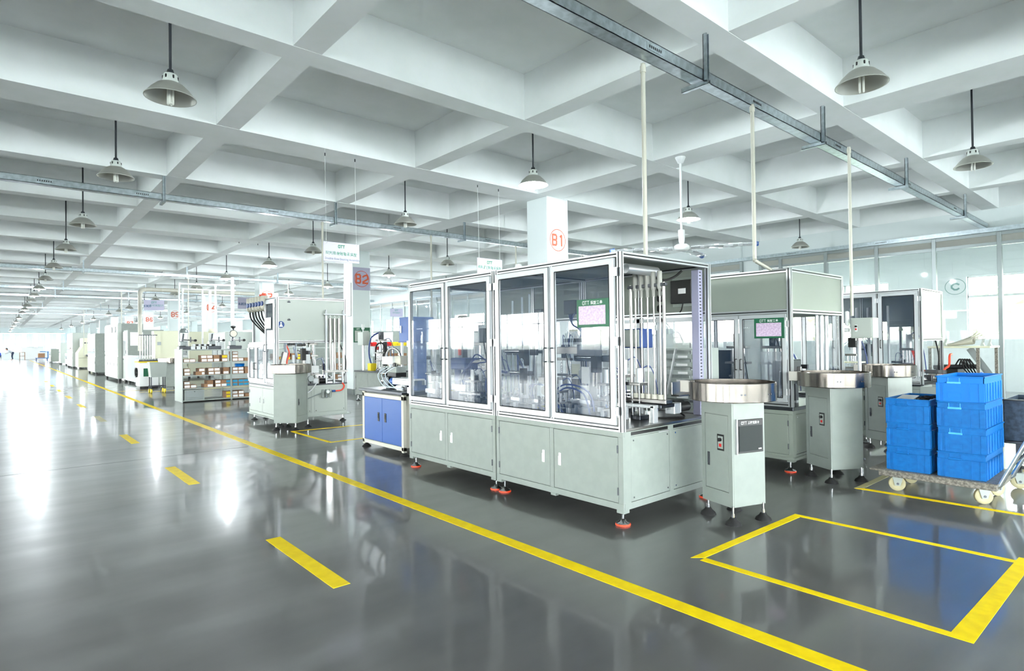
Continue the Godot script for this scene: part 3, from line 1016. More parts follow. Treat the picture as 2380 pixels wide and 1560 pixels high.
# ---- lettering: strokes on a 0-8 grid (x1 y1 x2 y2, y downwards), written as thin raised ink
const GLYPH := {
	"O": "1070 7187 8778 7818 1807 0701", "T": "0080 4048", "B": "1018 1060 6071 7173 7364 1464 6475 7577 7768 1868", "1": "3150 5058", "2": "1231 3170 7082 8184 8417 1888", "4": "6006 0686 6068", "5": "8010 1014 1474 7476 7668 6818", "6": "7130 3013 1317 1738 3868 6876 7664 6414", "7": "1080 8048", "3": "1070 7073 7344 4475 7577 7718", "0": "2060 6082 8286 8668 6828 2806 0602 0220", "8": "2060 6073 7364 6424 2413 1320 6476 7668 6828 2816 1624", "9": "7464 6424 2412 1220 2060 6071 7176 7648 4818", "C": "8261 6131 3103 0305 0537 3767 6786", "H": "1018 7078 1474", "/": "6028",
	"双": "0131 3107 0237 4181 8147 4388", "列": "0141 2104 2343 4308 1435 5156 7078 7868", "角": "2002 2060 6052 1272 1208 7278 1474 1676 4248", "接": "0333 2028 0625 4050 3282 4323 6373 3484 5347 4678 7348", "触": "1002 1030 0232 0208 3238 0434 0636 4272 4245 7275 4575 6068 4888", "轴": "0131 1014 0434 2028 0636 4272 4248 7278 4575 4878 5058", "承": "1060 6043 4348 2353 2555 1757 0323 2307 6253 5388", "装": "2024 0112 0323 3181 5054 3474 4445 0585 4518 1628 4688 7556", "配": "0141 0242 0208 4248 0848 2124 3134 0646 5181 8184 8454 5458 5888", "英": "0181 2032 6052 1373 1315 7375 0585 4205 4588 4508", "制": "1002 0141 0343 2008 2028 0545 0507 4547 5156 7078 7868", "定": "4041 0102 0181 8182 1373 4348 4575 2508 2888", "工": "1171 4147 0787", "单": "2031 6051 1272 1215 7275 1373 1575 0686 4248", "序": "4041 0181 0107 2272 7244 3443 2484 4448 4838", "流": "0112 0313 0718 4041 3181 5133 3373 6273 3547 5558 7578 7888", "转": "0131 1014 0434 2028 0636 4181 4383 5145 4575 7558 5678", "卡": "4044 4272 0484 4448 5567", "自": "4031 1171 1118 7178 1373 1575 1878", "动": "0131 0343 2306 0646 3447 5282 8278 7868 6048", "线": "2003 0323 2306 0636 0838 4282 4474 6078 7888 7151", "第": "1002 0131 5042 4181 1272 7274 1474 1416 1686 8687 4248 4508", "机": "0232 2028 2305 2334 4151 5155 5138 5171 7177 7787", "品": "2060 2023 6063 2363 0535 0508 3538 0838 5585 5558 8588 5888", "质": "1070 1008 2282 4043 3373 3336 7376 3636 5448 5888", "责": "1171 4044 0484 2272 2575 2508 7588 4547", "任": "2003 1218 7040 3383 5158 4878"}


func ink(g: Geo, t: Transform3D, code: String, w: float, h: float, pen: float) -> void:
	for tok in code.split(" "):
		var a := Vector2(tok.substr(0, 1).to_int(), 8 - tok.substr(1, 1).to_int()) / 8.0 * Vector2(w, h)
		var b := Vector2(tok.substr(2, 1).to_int(), 8 - tok.substr(3, 1).to_int()) / 8.0 * Vector2(w, h)
		var d := (b - a).normalized() * pen * 0.5
		if d == Vector2.ZERO:
			continue
		var p := Vector2(-d.y, d.x)
		a -= d * 0.7
		b += d * 0.7
		var z := 0.00006 * (g.v.size() / 4 % 12)
		g.quad(t * V(a.x - p.x, a.y - p.y, z), t * V(b.x - p.x, b.y - p.y, z), t * V(b.x + p.x, b.y + p.y, z), t * V(a.x + p.x, a.y + p.y, z))


func lettering(g: Geo, t: Transform3D, s: String, h: float, pen := 0.14, gap := 0.2) -> float:
	var x := 0.0
	for c in s:
		if c == " ":
			x += h * 0.45
			continue
		var latin := c.unicode_at(0) < 128
		var w := h * (0.72 if latin else 0.95)
		if GLYPH.has(c):
			ink(g, t.translated_local(V(x, 0, 0)), GLYPH[c], w, h, h * (pen if latin else 0.1))
		x += w + h * gap
	return x


func print_text(called: String, s: String, h: float, m: Material, to: Node3D, t: Transform3D) -> void:
	# small Latin print from a font
	var tm := TextMesh.new()
	var f := SystemFont.new()
	f.font_names = PackedStringArray(["Droid Sans"])
	tm.font = f
	tm.text = s
	tm.font_size = 32
	tm.pixel_size = h / 32.0
	tm.depth = 0.0008
	tm.horizontal_alignment = HORIZONTAL_ALIGNMENT_LEFT
	var o := MeshInstance3D.new()
	o.mesh = tm
	o.material_override = m
	o.name = called
	to.add_child(o, true)
	o.transform = t


func back_frame(t: Node3D, w: float, d: float, y_split: float, top: float) -> void:
	part("back_panel", Geo.new().bb(d - 0.03, y_split + 0.02, -w + 0.04, d - 0.02, top - 0.04, -0.04), M.paint_dull, t)
	part("roof_panel", Geo.new().bb(0.02, top - 0.012, -w + 0.02, d - 0.02, top - 0.004, -0.02), M.paint_dull, t)


func machine_pair() -> void:
	# right module of the glazed line, its near end open
	var t := thing("assembly_machine", "nearest glazed assembly machine, open right end, green work order board on its door", "machine", V(3.67, 0, -2.92))
	var w := 1.55
	var d := 1.32
	base_cabinet(t, w, d, 0.125, 0.735, [[-1.505, -0.813, -1], [-0.76, -0.052, 1]], M.paint, [1, 1], [[0.10, 0.62], [0.68, 1.22]])
	for c in [[0.05, -0.05], [0.05, -w + 0.06], [d - 0.06, -0.05], [d - 0.06, -w + 0.06]]:
		foot(t, V(c[0], 0, c[1]), 0.12, M.orange)
	part("worktop", Geo.new().bb(0.045, 0.735, -w + 0.01, d - 0.01, 0.757, -0.005, 0.003), M.steel, t)
	part("gap_shade_strip", Geo.new().bb(0.10, 0.702, -0.008, 0.60, 0.728, 0.0012).bb(0.68, 0.702, -0.008, 1.22, 0.728, 0.0012), M.black, t)  # black strips standing in for the shadowed gap under the deck
	box_frame(t, w, d, 0.735, 2.155, 0.04, [-0.776], [[V(d - 0.0225, 1.70, -w + 0.04), V(d - 0.0225, 1.70, -0.04), "rail"]])
	glazed_door(t, 0.0, -1.512, -0.792, 0.79, 2.105, 0.05, -1, 1)
	glazed_door(t, 0.0, -0.758, -0.052, 0.79, 2.105, 0.05, 1, -1)
	notice_board(t, -0.024, -0.44, -0.10, 1.565, 1.795, "装配工单")
	back_frame(t, w, d, 1.70, 2.155)
	# glazed back doors
	part("back_pane", Geo.new().bb(d - 0.024, 0.80, -w + 0.06, d - 0.02, 1.68, -0.06), M.glass, t)
	var bf := Geo.new()
	for z in [-0.10, -0.51, -0.80, -1.45]:
		bf.bb(d - 0.045, 0.78, z - 0.02, d - 0.015, 1.68, z + 0.02)
	bf.bb(d - 0.045, 1.63, -w + 0.05, d - 0.015, 1.67, -0.05)
	part("back_door_frame", bf, M.alu_white, t)
	# what stands in the open end
	var z0 := -0.34
	for z in [-0.39, -0.04]:
		part("rack_post", Geo.new().cyl(V(0.63, 0.93, z), V(0.63, 1.95, z), 0.014, 12), M.steel, t)
	part("rack_bar", Geo.new().bb(0.615, 1.915, -0.42, 0.645, 1.945, -0.01, 0.003), M.dark_steel, t)
	for k in 5:
		var z := z0 + 0.065 * k
		var rd := part("magazine_rod", Geo.new().cyl(V(0.63, 0.98, z), V(0.63, 1.88, z), 0.0075, 10), M.steel, t)
		part("foam_grip", Geo.new().lathe(T(0.63, 1.90, z), [Vector2(0.0, 0.15), Vector2(0.018, 0.15), Vector2(0.022, 0.145), Vector2(0.022, 0.0), Vector2(0.022, 0.0), Vector2(0.014, -0.01), Vector2(0.014, -0.07), Vector2(0.0, -0.07)], 16), M.foam, rd)
		part("rod_bushing", Geo.new().cyl(V(0.63, 0.945, z), V(0.63, 0.985, z), 0.029, 16), M.ivory, rd)
	part("magazine_plate", Geo.new().bb(0.58, 0.91, -0.46, 0.68, 0.945, 0.0, 0.004), M.steel, t)
	part("magazine_slide", Geo.new().bb(0.54, 0.875, -0.42, 0.74, 0.905, -0.02, 0.004), M.dark_steel, t)
	for c in [[0.51, -0.07], [0.51, -0.36], [0.70, -0.34]]:
		part("stand_post", Geo.new().bb(c[0] - 0.014, 0.757, c[1] - 0.014, c[0] + 0.014, 0.90, c[1] + 0.014, 0.003), M.alu_white, t)
	part("stand_bracket", Geo.new().bb(0.48, 0.69, -0.09, 0.545, 0.90, -0.055, 0.003).bb(0.48, 0.878, -0.42, 0.545, 0.905, -0.05, 0.003).bb(0.475, 0.685, -0.1, 0.62, 0.70, -0.0, 0.002), M.alu_white, t)
	mech(t, 5, V(0.86, 0.80, -0.12), 1.1)
	part("drive_motor", Geo.new().cyl(V(0.98, 0.85, -0.2), V(1.12, 0.85, -0.2), 0.05, 16), M.black, t)
	part("motor_cable", Geo.new().hose([V(1.02, 0.81, -0.2), V(0.98, 0.768, -0.08), V(0.86, 0.765, -0.1), V(0.7, 0.765, -0.24)], 0.008), M.rubber, t)
	part("feed_chute", Geo.new().bb(0.83, 0.955, -0.12, 1.12, 1.08, -0.105, 0.003).bb(0.83, 0.955, -0.12, 1.12, 0.97, -0.03, 0.002), M.steel, t)
	part("perforated_duct", Geo.new().bb(1.20, 0.76, -0.13, 1.27, 2.1, -0.055, 0.003), mat(Color(0.60, 0.60, 0.70), 0.5), t)
	var ph := Geo.new()
	for k in 44:
		ph.bb(1.215, 0.78 + 0.03 * k, -0.056, 1.24, 0.792 + 0.03 * k, -0.0535)
	part("duct_slots", ph, M.black, t)
	part("round_duct", Geo.new().cyl(V(0.30, 2.06, -0.19), V(0.74, 2.06, -0.19), 0.042, 20), M.alu, t)
	# control screen on the back panel
	var sc := part("operator_screen", Geo.new().bb(d - 0.12, 1.80, -0.36, d - 0.035, 2.02, -0.13, 0.006), M.black, t)
	part("rating_label", Geo.new().bb(d - 0.1225, 1.89, -0.27, d - 0.12, 1.94, -0.19), M.paper, sc)
	part("screen_frame", Geo.new().bb(d - 0.04, 1.77, -0.39, d - 0.03, 2.05, -0.10, 0.004), M.rack, sc)
	part("screen_cable", Geo.new().hose([V(d - 0.09, 1.80, -0.24), V(d - 0.1, 1.74, -0.25), V(d - 0.08, 1.72, -0.28)], 0.006), M.rubber, t)
	part("loop_cable", Geo.new().hose([V(0.6, 2.08, -0.25), V(0.85, 2.0, -0.22), V(1.02, 2.03, -0.2), V(1.08, 2.09, -0.15)], 0.011), M.rubber, t)
	for k in 3:
		part("regulator", Geo.new().lathe(T(d - 0.13, 1.76 + 0.1 * k, -0.47), [Vector2(0.0, 0.035), Vector2(0.02, 0.033), Vector2(0.03, 0.02), Vector2(0.03, -0.02), Vector2(0.02, -0.033), Vector2(0.0, -0.035)], 14), M.black, t)
	part("blue_control_box", Geo.new().bb(d - 0.3, 1.38, -0.84, d - 0.1, 1.57, -0.58, 0.006), M.blue_deep, t)
	part("control_box_face", Geo.new().bb(d - 0.315, 1.39, -0.83, d - 0.3, 1.56, -0.59, 0.003), M.rack, t)
	part("control_box_bracket", Geo.new().bb(d - 0.25, 0.76, -0.74, d - 0.21, 1.38, -0.70), M.alu_white, t)
	# behind the glass doors
	mech(t, 6, V(0.55, 0.757, -1.13), 0.85)
	mech(t, 4, V(0.62, 1.42, -1.08), 0.8)
	part("valve_head", Geo.new().bb(0.60, 1.72, -1.2, 0.68, 1.86, -1.05, 0.004), M.dark_steel, t)
	for k in 4:
		part("air_hose", Geo.new().hose([V(0.62, 1.74, -1.15 + 0.03 * k), V(0.56 - 0.02 * k, 1.62, -1.05 + 0.02 * k), V(0.62, 1.54, -0.98 + 0.03 * k), V(0.60, 1.44, -1.04 + 0.05 * k)], 0.006), M.hose_blue, t)
	mech(t, 1, V(0.66, 0.757, -0.84), 1.0)
	part("white_cover", Geo.new().bb(0.52, 1.05, -0.90, 0.545, 1.21, -0.81, 0.003), M.white, t)
	part("white_cover", Geo.new().bb(0.52, 0.90, -0.92, 0.545, 1.03, -0.83, 0.003), M.white, t)
	part("servo_arm", Geo.new().bb(0.50, 1.33, -1.22, 0.58, 1.40, -0.92, 0.004), M.steel, t)
	part("servo_motor", Geo.new().bb(0.49, 1.31, -0.93, 0.60, 1.42, -0.70, 0.006), M.dark_steel, t)
	mech(t, 2, V(0.62, 0.757, -0.55), 1.05)
	mech(t, 0, V(0.62, 0.757, -0.30), 0.75)
	mech(t, 3, V(0.34, 0.757, -0.66), 0.75)
	mech(t, 0, V(0.95, 0.757, -0.72), 0.85)
	mech(t, 5, V(0.32, 0.757, -0.95), 1.0)
	part("hose_loop", Geo.new().hose([V(0.24, 0.78, -0.86), V(0.2, 0.92, -0.94), V(0.22, 1.03, -0.82), V(0.28, 0.98, -0.66), V(0.3, 0.80, -0.6)], 0.008), M.hose_blue, t)
	part("hose_loop", Geo.new().hose([V(0.26, 0.78, -0.88), V(0.22, 0.95, -0.97), V(0.24, 1.06, -0.84), V(0.3, 1.0, -0.62), V(0.32, 0.80, -0.56)], 0.008), M.hose_blue, t)
	mech(t, 3, V(0.78, 0.757, -1.25), 0.9)
	part("transfer_tray", Geo.new().bb(0.55, 1.03, -1.53, 0.66, 1.09, -0.98, 0.003), M.steel, t)
	part("tray_support", Geo.new().bb(0.59, 0.757, -1.3, 0.62, 1.03, -1.27), M.alu_white, t)
	part("white_gearbox", Geo.new().bb(0.42, 0.90, -1.36, 0.50, 1.04, -1.22, 0.01), M.white, t)
	part("gearbox_hub", Geo.new().cyl(V(0.42, 0.97, -1.29), V(0.40, 0.97, -1.29), 0.045, 18), M.ivory, t)
	part("gearbox_stand", Geo.new().bb(0.44, 0.757, -1.33, 0.48, 0.9, -1.25), M.dark_steel, t)
	for k in 3:
		part("air_hose", Geo.new().hose([V(0.44, 1.02, -1.3), V(0.38 - 0.02 * k, 1.02, -1.42), V(0.34, 0.9, -1.38 - 0.02 * k), V(0.3, 0.78, -1.22 + 0.04 * k)], 0.007), M.hose_blue, t)
	part("yellow_tray", Geo.new().bb(0.30, 0.80, -1.42, 0.42, 0.83, -1.3, 0.004), M.yellow, t)
	mech(t, 2, V(0.4, 0.757, -1.38), 0.6)
	mech(t, 6, V(0.95, 0.757, -1.1), 0.95)

	clutter(t, 0.16, 1.1, -1.48, -0.5, 0.757, 15, 3)
	# left module
	t = thing("assembly_machine", "second glazed assembly machine, standing left of the one with the green board", "machine", V(3.67, 0, -4.49))
	w = 1.60
	base_cabinet(t, w, d, 0.125, 0.735, [[-1.605 + 0.05, -0.857, -1], [-0.808, -0.047, 1]], M.paint, [1, 1], [[0.10, 0.62], [0.68, 1.22]])
	for c in [[0.05, -0.05], [0.05, -w + 0.06], [d - 0.06, -0.05], [d - 0.06, -w + 0.06]]:
		foot(t, V(c[0], 0, c[1]), 0.12, M.orange)
	part("worktop", Geo.new().bb(0.045, 0.735, -w + 0.01, d - 0.01, 0.757, -0.005, 0.003), M.steel, t)
	box_frame(t, w, d, 0.735, 2.155, 0.04, [-0.813], [[V(d - 0.0225, 1.70, -w + 0.04), V(d - 0.0225, 1.70, -0.04), "rail"]])
	glazed_door(t, 0.0, -1.566, -0.829, 0.79, 2.105, 0.05, -1, 1)
	glazed_door(t, 0.0, -0.797, -0.04, 0.79, 2.105, 0.05, 1, -1)
	back_frame(t, w, d, 1.70, 2.155)
	part("back_pane", Geo.new().bb(d - 0.024, 0.80, -w + 0.06, d - 0.02, 1.68, -0.06), M.glass, t)
	part("end_pane", Geo.new().bb(0.05, 0.80, -w + 0.018, d - 0.05, 2.1, -w + 0.022), M.glass, t)
	part("white_cylinder", Geo.new().lathe(T(0.62, 1.49, -1.36), [Vector2(0.0, 0.30), Vector2(0.05, 0.295), Vector2(0.065, 0.27), Vector2(0.065, 0.0), Vector2(0.065, 0.0), Vector2(0.0, 0.0)], 24), M.ivory, t)
	part("cylinder_stand", Geo.new().bb(0.58, 0.757, -1.40, 0.66, 1.40, -1.32, 0.004), M.dark_steel, t)
	part("cylinder_collar", Geo.new().bb(0.53, 1.40, -1.45, 0.71, 1.49, -1.27, 0.006), M.mullion, t)
	part("blue_press_head", Geo.new().bb(0.50, 1.13, -1.46, 0.70, 1.27, -1.16, 0.012), M.blue_deep, t)
	part("blue_press_column", Geo.new().bb(0.54, 0.757, -1.44, 0.66, 1.13, -1.34, 0.008).bb(0.54, 0.757, -1.26, 0.62, 1.13, -1.2, 0.006), M.blue_deep, t)
	part("blue_press_ram", Geo.new().cyl(V(0.58, 0.95, -1.31), V(0.58, 1.13, -1.31), 0.025, 12), M.bright, t)
	part("red_valve", Geo.new().bb(0.5, 1.30, -1.3, 0.53, 1.55, -1.27, 0.004), M.hose_red, t)
	part("yellow_bin", Geo.new().bb(0.40, 0.76, -1.50, 0.52, 0.90, -1.38, 0.01), M.yellow, t)
	part("yellow_lid", Geo.new().bb(0.385, 0.925, -1.53, 0.535, 0.95, -1.37, 0.006), M.yellow, t)
	part("white_cover", Geo.new().bb(1.0, 1.30, -1.55, 1.015, 1.68, -1.2, 0.002), M.white, t)
	for k in 3:
		part("air_hose", Geo.new().hose([V(0.3 + 0.1 * k, 1.25, -0.5), V(0.24, 1.32 - 0.05 * k, -0.62), V(0.3, 1.1, -0.85 - 0.05 * k), V(0.36, 0.95, -1.0), V(0.3, 0.78, -0.92)], 0.008), M.hose_blue, t)
	part("thick_hose", Geo.new().hose([V(0.3, 1.14, -0.16), V(0.22, 1.15, -0.3), V(0.18, 1.0, -0.36), V(0.2, 0.85, -0.26), V(0.26, 0.77, -0.12)], 0.016), M.hose_blue, t)
	mech(t, 3, V(0.3, 0.757, -1.15), 1.0)
	part("long_conveyor", Geo.new().bb(0.85, 1.05, -1.55, 0.97, 1.12, -0.5, 0.004), M.alu_white, t)
	for z in [-1.4, -0.7]:
		part("conveyor_leg", Geo.new().bb(0.89, 0.757, z - 0.02, 0.93, 1.05, z + 0.02), M.alu_white, t)
	mech(t, 6, V(0.55, 0.757, -0.85), 1.1)
	mech(t, 0, V(0.5, 0.757, -0.6), 0.8)
	mech(t, 1, V(0.75, 0.757, -0.38), 1.1)
	mech(t, 6, V(0.85, 0.757, -0.22), 1.35)
	mech(t, 2, V(0.42, 0.757, -0.42), 0.8)
	mech(t, 5, V(0.3, 0.757, -0.75), 1.0)
	mech(t, 4, V(0.9, 1.3, -0.75), 1.0)
	mech(t, 0, V(0.95, 0.757, -1.25), 0.9)
	for z in [-0.52, -0.36, -0.24]:
		part("tall_tube", Geo.new().cyl(V(0.7, 0.757, z), V(0.7, 2.02 + z * 0.2, z), 0.012, 10), M.hose_clear, t)
	part("blue_mat", Geo.new().bb(0.1, 0.757, -1.5, 0.3, 0.775, -1.1, 0.003), M.blue_paint, t)
	clutter(t, 0.16, 1.1, -1.52, -0.08, 0.757, 17, 5)
	solo("white_beacon", Geo.new().lathe(T(4.5, 2.155, -5.05), [Vector2(0.0, 0.19), Vector2(0.03, 0.19), Vector2(0.04, 0.17), Vector2(0.045, 0.03), Vector2(0.05, 0.0), Vector2(0.0, 0.0)], 16), M.white, "small white beacon cap on top of the second glazed machine", "beacon")
	# slotted drawer tower between the machines
	t = thing("drawer_tower", "stack of shallow grey metal trays standing behind the nearest glazed machine", "tray rack", V(5.62, 0, -3.88))
	part("frame", Geo.new().bb(0.0, 0.0, -0.02, 0.5, 1.36, 0.0).bb(0.0, 0.0, 0.36, 0.5, 1.36, 0.38).bb(0.0, 1.34, 0.0, 0.5, 1.36, 0.36), M.rack, t)
	for k in 14:
		var y := 0.1 + 0.088 * k
		var tr := part("tray", Geo.new().bb(0.0, y, 0.005, 0.48, y + 0.006, 0.355).bb(0.0, y, 0.005, 0.008, y + 0.055, 0.355).bb(0.0, y + 0.05, 0.005, -0.012, y + 0.058, 0.355), M.rack, t)
		part("tray_label", Geo.new().bb(-0.002, y + 0.015, 0.16 + 0.02 * (k % 2), 0.0, y + 0.04, 0.30), M.paper, tr)
	part("brace", Geo.new().bar(V(-0.02, 0.85, 0.05), V(-0.02, 1.36, 0.17), 0.012, 0.03), M.alu, t)


func clutter(t: Node3D, x0: float, x1: float, z0: float, z1: float, y: float, n: int, sd: int) -> void:
	# more small working units, spread over the worktop on a jittered lattice
	var r := RandomNumberGenerator.new()
	r.seed = sd
	for k in n:
		var u := fmod(0.5 + 0.618034 * k, 1.0)
		var at := V(lerpf(x0, x1, fmod(0.31 + 0.7548 * k, 1.0)), y, lerpf(z0, z1, u))
		mech(t, [0, 3, 1, 5, 2, 0, 3][k % 7], at, r.randf_range(0.42, 0.75))


func machine_b() -> void:
	var t := thing("assembly_machine", "glazed assembly machine with a blank grey panel across its top, behind the nearest one", "machine", V(6.47, 0, -2.84))
	var w := 1.75
	var d := 1.47
	base_cabinet(t, w, d, 0.14, 0.67, [[-1.68, -1.1, -1], [-1.05, -0.55, -1], [-0.5, -0.05, 1]], M.paint_dull, [2, 2, 0], [[0.08, 0.7], [0.76, 1.4]])
	part("plinth_tray", Geo.new().bb(-0.03, 0.135, -w - 0.02, d + 0.03, 0.165, 0.03, 0.006), M.paint_dull, t)
	for c in [[0.06, -0.06], [0.06, -w + 0.06], [d - 0.06, -0.06], [d - 0.06, -w + 0.06]]:
		foot(t, V(c[0], 0, c[1]), 0.13, M.orange)
	part("worktop", Geo.new().bb(-0.01, 0.67, -w, d, 0.71, 0.01, 0.004), M.dark_steel, t)
	box_frame(t, w, d, 0.71, 2.225, 0.045, [], [[V(0.0225, 1.755, -w + 0.045), V(0.0225, 1.755, -0.045), "rail"], [V(0.045, 1.755, -0.0225), V(d - 0.045, 1.755, -0.0225), "rail"], [V(d - 0.0225, 1.755, -w + 0.045), V(d - 0.0225, 1.755, -0.045), "rail"]])
	part("front_panel", Geo.new().bb(0.012, 1.775, -w + 0.04, 0.018, 2.185, -0.04), M.paint_dull, t)
	part("end_panel", Geo.new().bb(0.04, 1.775, -0.018, d - 0.04, 2.185, -0.012), M.paint_dull, t)
	part("back_panel", Geo.new().bb(d - 0.02, 1.775, -w + 0.04, d - 0.014, 2.185, -0.04), M.paint_dull, t)
	part("ceiling_panel", Geo.new().bb(0.04, 1.74, -w + 0.04, d - 0.04, 1.745, -0.04), M.paint_dull, t)
	part("roof_panel", Geo.new().bb(0.02, 2.212, -w + 0.02, d - 0.02, 2.22, -0.02), M.paint_dull, t)
	glazed_door(t, 0.0, -0.585, -0.05, 0.765, 1.725, 0.045, 1, -1, 2, M.black)
	glazed_door(t, 0.0, -1.16, -0.60, 0.765, 1.725, 0.045, -1, 1, 2, M.black)
	glazed_door(t, 0.0, -1.71, -1.18, 0.765, 1.725, 0.045, -1, 1, 2, M.black)
	notice_board(t, -0.024, -0.40, -0.062, 1.46, 1.685, "装配工单")
	part("back_pane", Geo.new().bb(d - 0.024, 0.8, -w + 0.06, d - 0.02, 1.72, -0.06), M.glass, t)
	mech(t, 6, V(0.45, 0.71, -0.85), 1.05)
	mech(t, 6, V(0.45, 0.71, -0.40), 1.05)
	part("clear_guard", Geo.new().obox(Transform3D(Basis(Vector3.BACK, 0.12), V(0.2, 1.06, -0.28)), V(0.006, 0.5, 0.3)), M.film, t)
	part("dark_bracket", Geo.new().bb(0.26, 0.9, -0.34, 0.32, 1.2, -0.2, 0.004), M.dark_steel, t)
	part("guide_tube", Geo.new().cyl(V(0.16, 0.72, -0.22), V(0.22, 1.25, -0.22), 0.01, 8), M.alu, t)
	mech(t, 1, V(0.5, 0.71, -0.2), 0.8)
	mech(t, 2, V(0.5, 0.71, -0.6), 0.9)
	mech(t, 3, V(0.25, 0.71, -0.6), 0.7)
	mech(t, 0, V(0.95, 0.71, -0.5), 0.9)
	part("dark_cabinet", Geo.new().bb(0.5, 0.71, -1.15, 0.8, 1.32, -0.98, 0.005), M.dark_steel, t)
	for k in 6:
		part("magazine_tube", Geo.new().cyl(V(0.95 + 0.07 * k, 0.9, -0.12 - 0.02 * (k % 2)), V(0.95 + 0.07 * k, 1.74, -0.12 - 0.02 * (k % 2)), 0.014 + 0.006 * (k % 3), 12), M.bright if k % 2 else M.alu_white, t)
	part("magazine_base", Geo.new().bb(0.88, 0.86, -0.22, 1.4, 0.9, -0.05, 0.004), M.steel, t)
	part("magazine_stand", Geo.new().bb(0.95, 0.71, -0.18, 1.3, 0.86, -0.1, 0.004), M.dark_steel, t)
	clutter(t, 0.2, 1.2, -1.6, -0.25, 0.71, 10, 11)
	part("gripper_unit", Geo.new().bb(0.16, 0.95, -0.13, 0.38, 1.22, -0.06, 0.008).bb(0.26, 0.76, -0.12, 0.34, 0.95, -0.08), M.dark_steel, t)
	for k in 5:
		part("clamp_block", Geo.new().bb(0.18 + 0.045 * k, 0.98 + 0.05 * (k % 3), -0.06, 0.21 + 0.045 * k, 1.04 + 0.05 * (k % 3), -0.02, 0.003), M.steel, t)


func machine_c() -> void:
	var t := thing("assembly_machine", "small glazed assembly machine at the back, brushed steel sheet on its right end", "machine", V(10.3, 0, -2.61))
	var w := 1.75
	var d := 1.12
	base_cabinet(t, w, d, 0.14, 0.72, [[-1.68, -1.15, -1], [-1.1, -0.6, -1], [-0.55, -0.05, 1]], M.paint, [2, 2, 2], [[0.08, 1.04]])
	for c in [[0.06, -0.06], [0.06, -w + 0.06], [d - 0.06, -0.06], [d - 0.06, -w + 0.06]]:
		foot(t, V(c[0], 0, c[1]), 0.13, M.rubber)
	part("worktop", Geo.new().bb(-0.01, 0.72, -w, d, 0.75, 0.01, 0.004), M.dark_steel, t)
	box_frame(t, w, d, 0.75, 2.18, 0.04, [-0.585, -1.17], [[V(0.04, 1.42, -0.02), V(d - 0.04, 1.42, -0.02), "rail"]])
	glazed_door(t, 0.0, -0.565, -0.045, 0.80, 2.135, 0.05, 1, -1, 2, M.black)
	glazed_door(t, 0.0, -1.15, -0.605, 0.80, 2.135, 0.05, 1, 0, 2)
	glazed_door(t, 0.0, -1.71, -1.19, 0.80, 2.135, 0.05, -1, 1, 2)
	part("end_sheet", Geo.new().bb(0.04, 1.44, -0.016, d - 0.04, 2.14, -0.012), mat(Color(0.58, 0.61, 0.56), 0.42, 0.6), t, Vector3.ZERO, "brushed steel sheet")
	part("roof_panel", Geo.new().bb(0.02, 2.168, -w + 0.02, d - 0.02, 2.174, -0.02), M.paint_dull, t)
	part("back_panel", Geo.new().bb(d - 0.03, 1.72, -w + 0.04, d - 0.024, 2.14, -0.04), M.mullion, t)
	part("inner_panel", Geo.new().bb(0.5, 1.62, -0.58, 0.51, 2.13, -0.05), M.mullion, t)
	part("back_pane", Geo.new().bb(d - 0.024, 0.8, -w + 0.06, d - 0.02, 1.70, -0.06), M.glass, t)
	for z in [-0.4, -0.17]:
		part("lamp_head", Geo.new().lathe(T(0.45, 1.58, z), [Vector2(0.0, 0.03), Vector2(0.02, 0.028), Vector2(0.035, -0.02), Vector2(0.0, -0.025)], 14), M.cream, t)
	mech(t, 0, V(0.4, 0.75, -0.28), 1.25)
	mech(t, 2, V(0.4, 0.75, -0.3), 0.8)
	mech(t, 5, V(0.25, 0.75, -0.45), 0.9)
	for k in 2:
		part("red_hose", Geo.new().hose([V(0.3, 1.25, -0.2 - 0.02 * k), V(0.26, 1.1, -0.15 - 0.02 * k), V(0.28, 0.9, -0.22), V(0.22, 0.77, -0.26 - 0.04 * k)], 0.01), M.hose_red, t)
	part("magazine_tube", Geo.new().cyl(V(0.2, 0.80, -0.5), V(0.2, 1.95, -0.5), 0.018, 12), M.alu_white, t)
	for k in 4:
		part("magazine_tube", Geo.new().cyl(V(0.4 + 0.12 * (k % 2), 0.9, -0.75 - 0.13 * k), V(0.4 + 0.12 * (k % 2), 1.95, -0.75 - 0.13 * k), 0.024, 12), M.white if k % 2 else M.alu_white, t)
	part("cross_tube", Geo.new().cyl(V(0.35, 0.95, -1.3), V(0.35, 0.95, -0.65), 0.035, 14), M.white, t)
	mech(t, 1, V(0.7, 0.75, -1.0), 1.0)
	part("black_cable", Geo.new().hose([V(0.75, 1.4, -0.02), V(0.82, 1.2, 0.0), V(0.72, 0.95, 0.02), V(0.55, 0.8, 0.06)], 0.012), M.rubber, t)
	mech(t, 3, V(0.6, 0.75, -0.12), 0.9)
	clutter(t, 0.15, 0.9, -1.6, -0.1, 0.75, 8, 13)
	part("junction_box", Geo.new().bb(1.125, 1.42, -0.45, 1.23, 1.8, -0.05, 0.004), M.cream, t)
	# red air hose and cylinder rack sticking out behind
	part("red_hose", Geo.new().hose([V(0.75, 0.82, 0.03), V(0.95, 0.95, 0.05), V(1.15, 1.0, 0.06), V(1.24, 1.15, 0.05), V(1.5, 1.17, 0.02)], 0.018), M.hose_red, t)


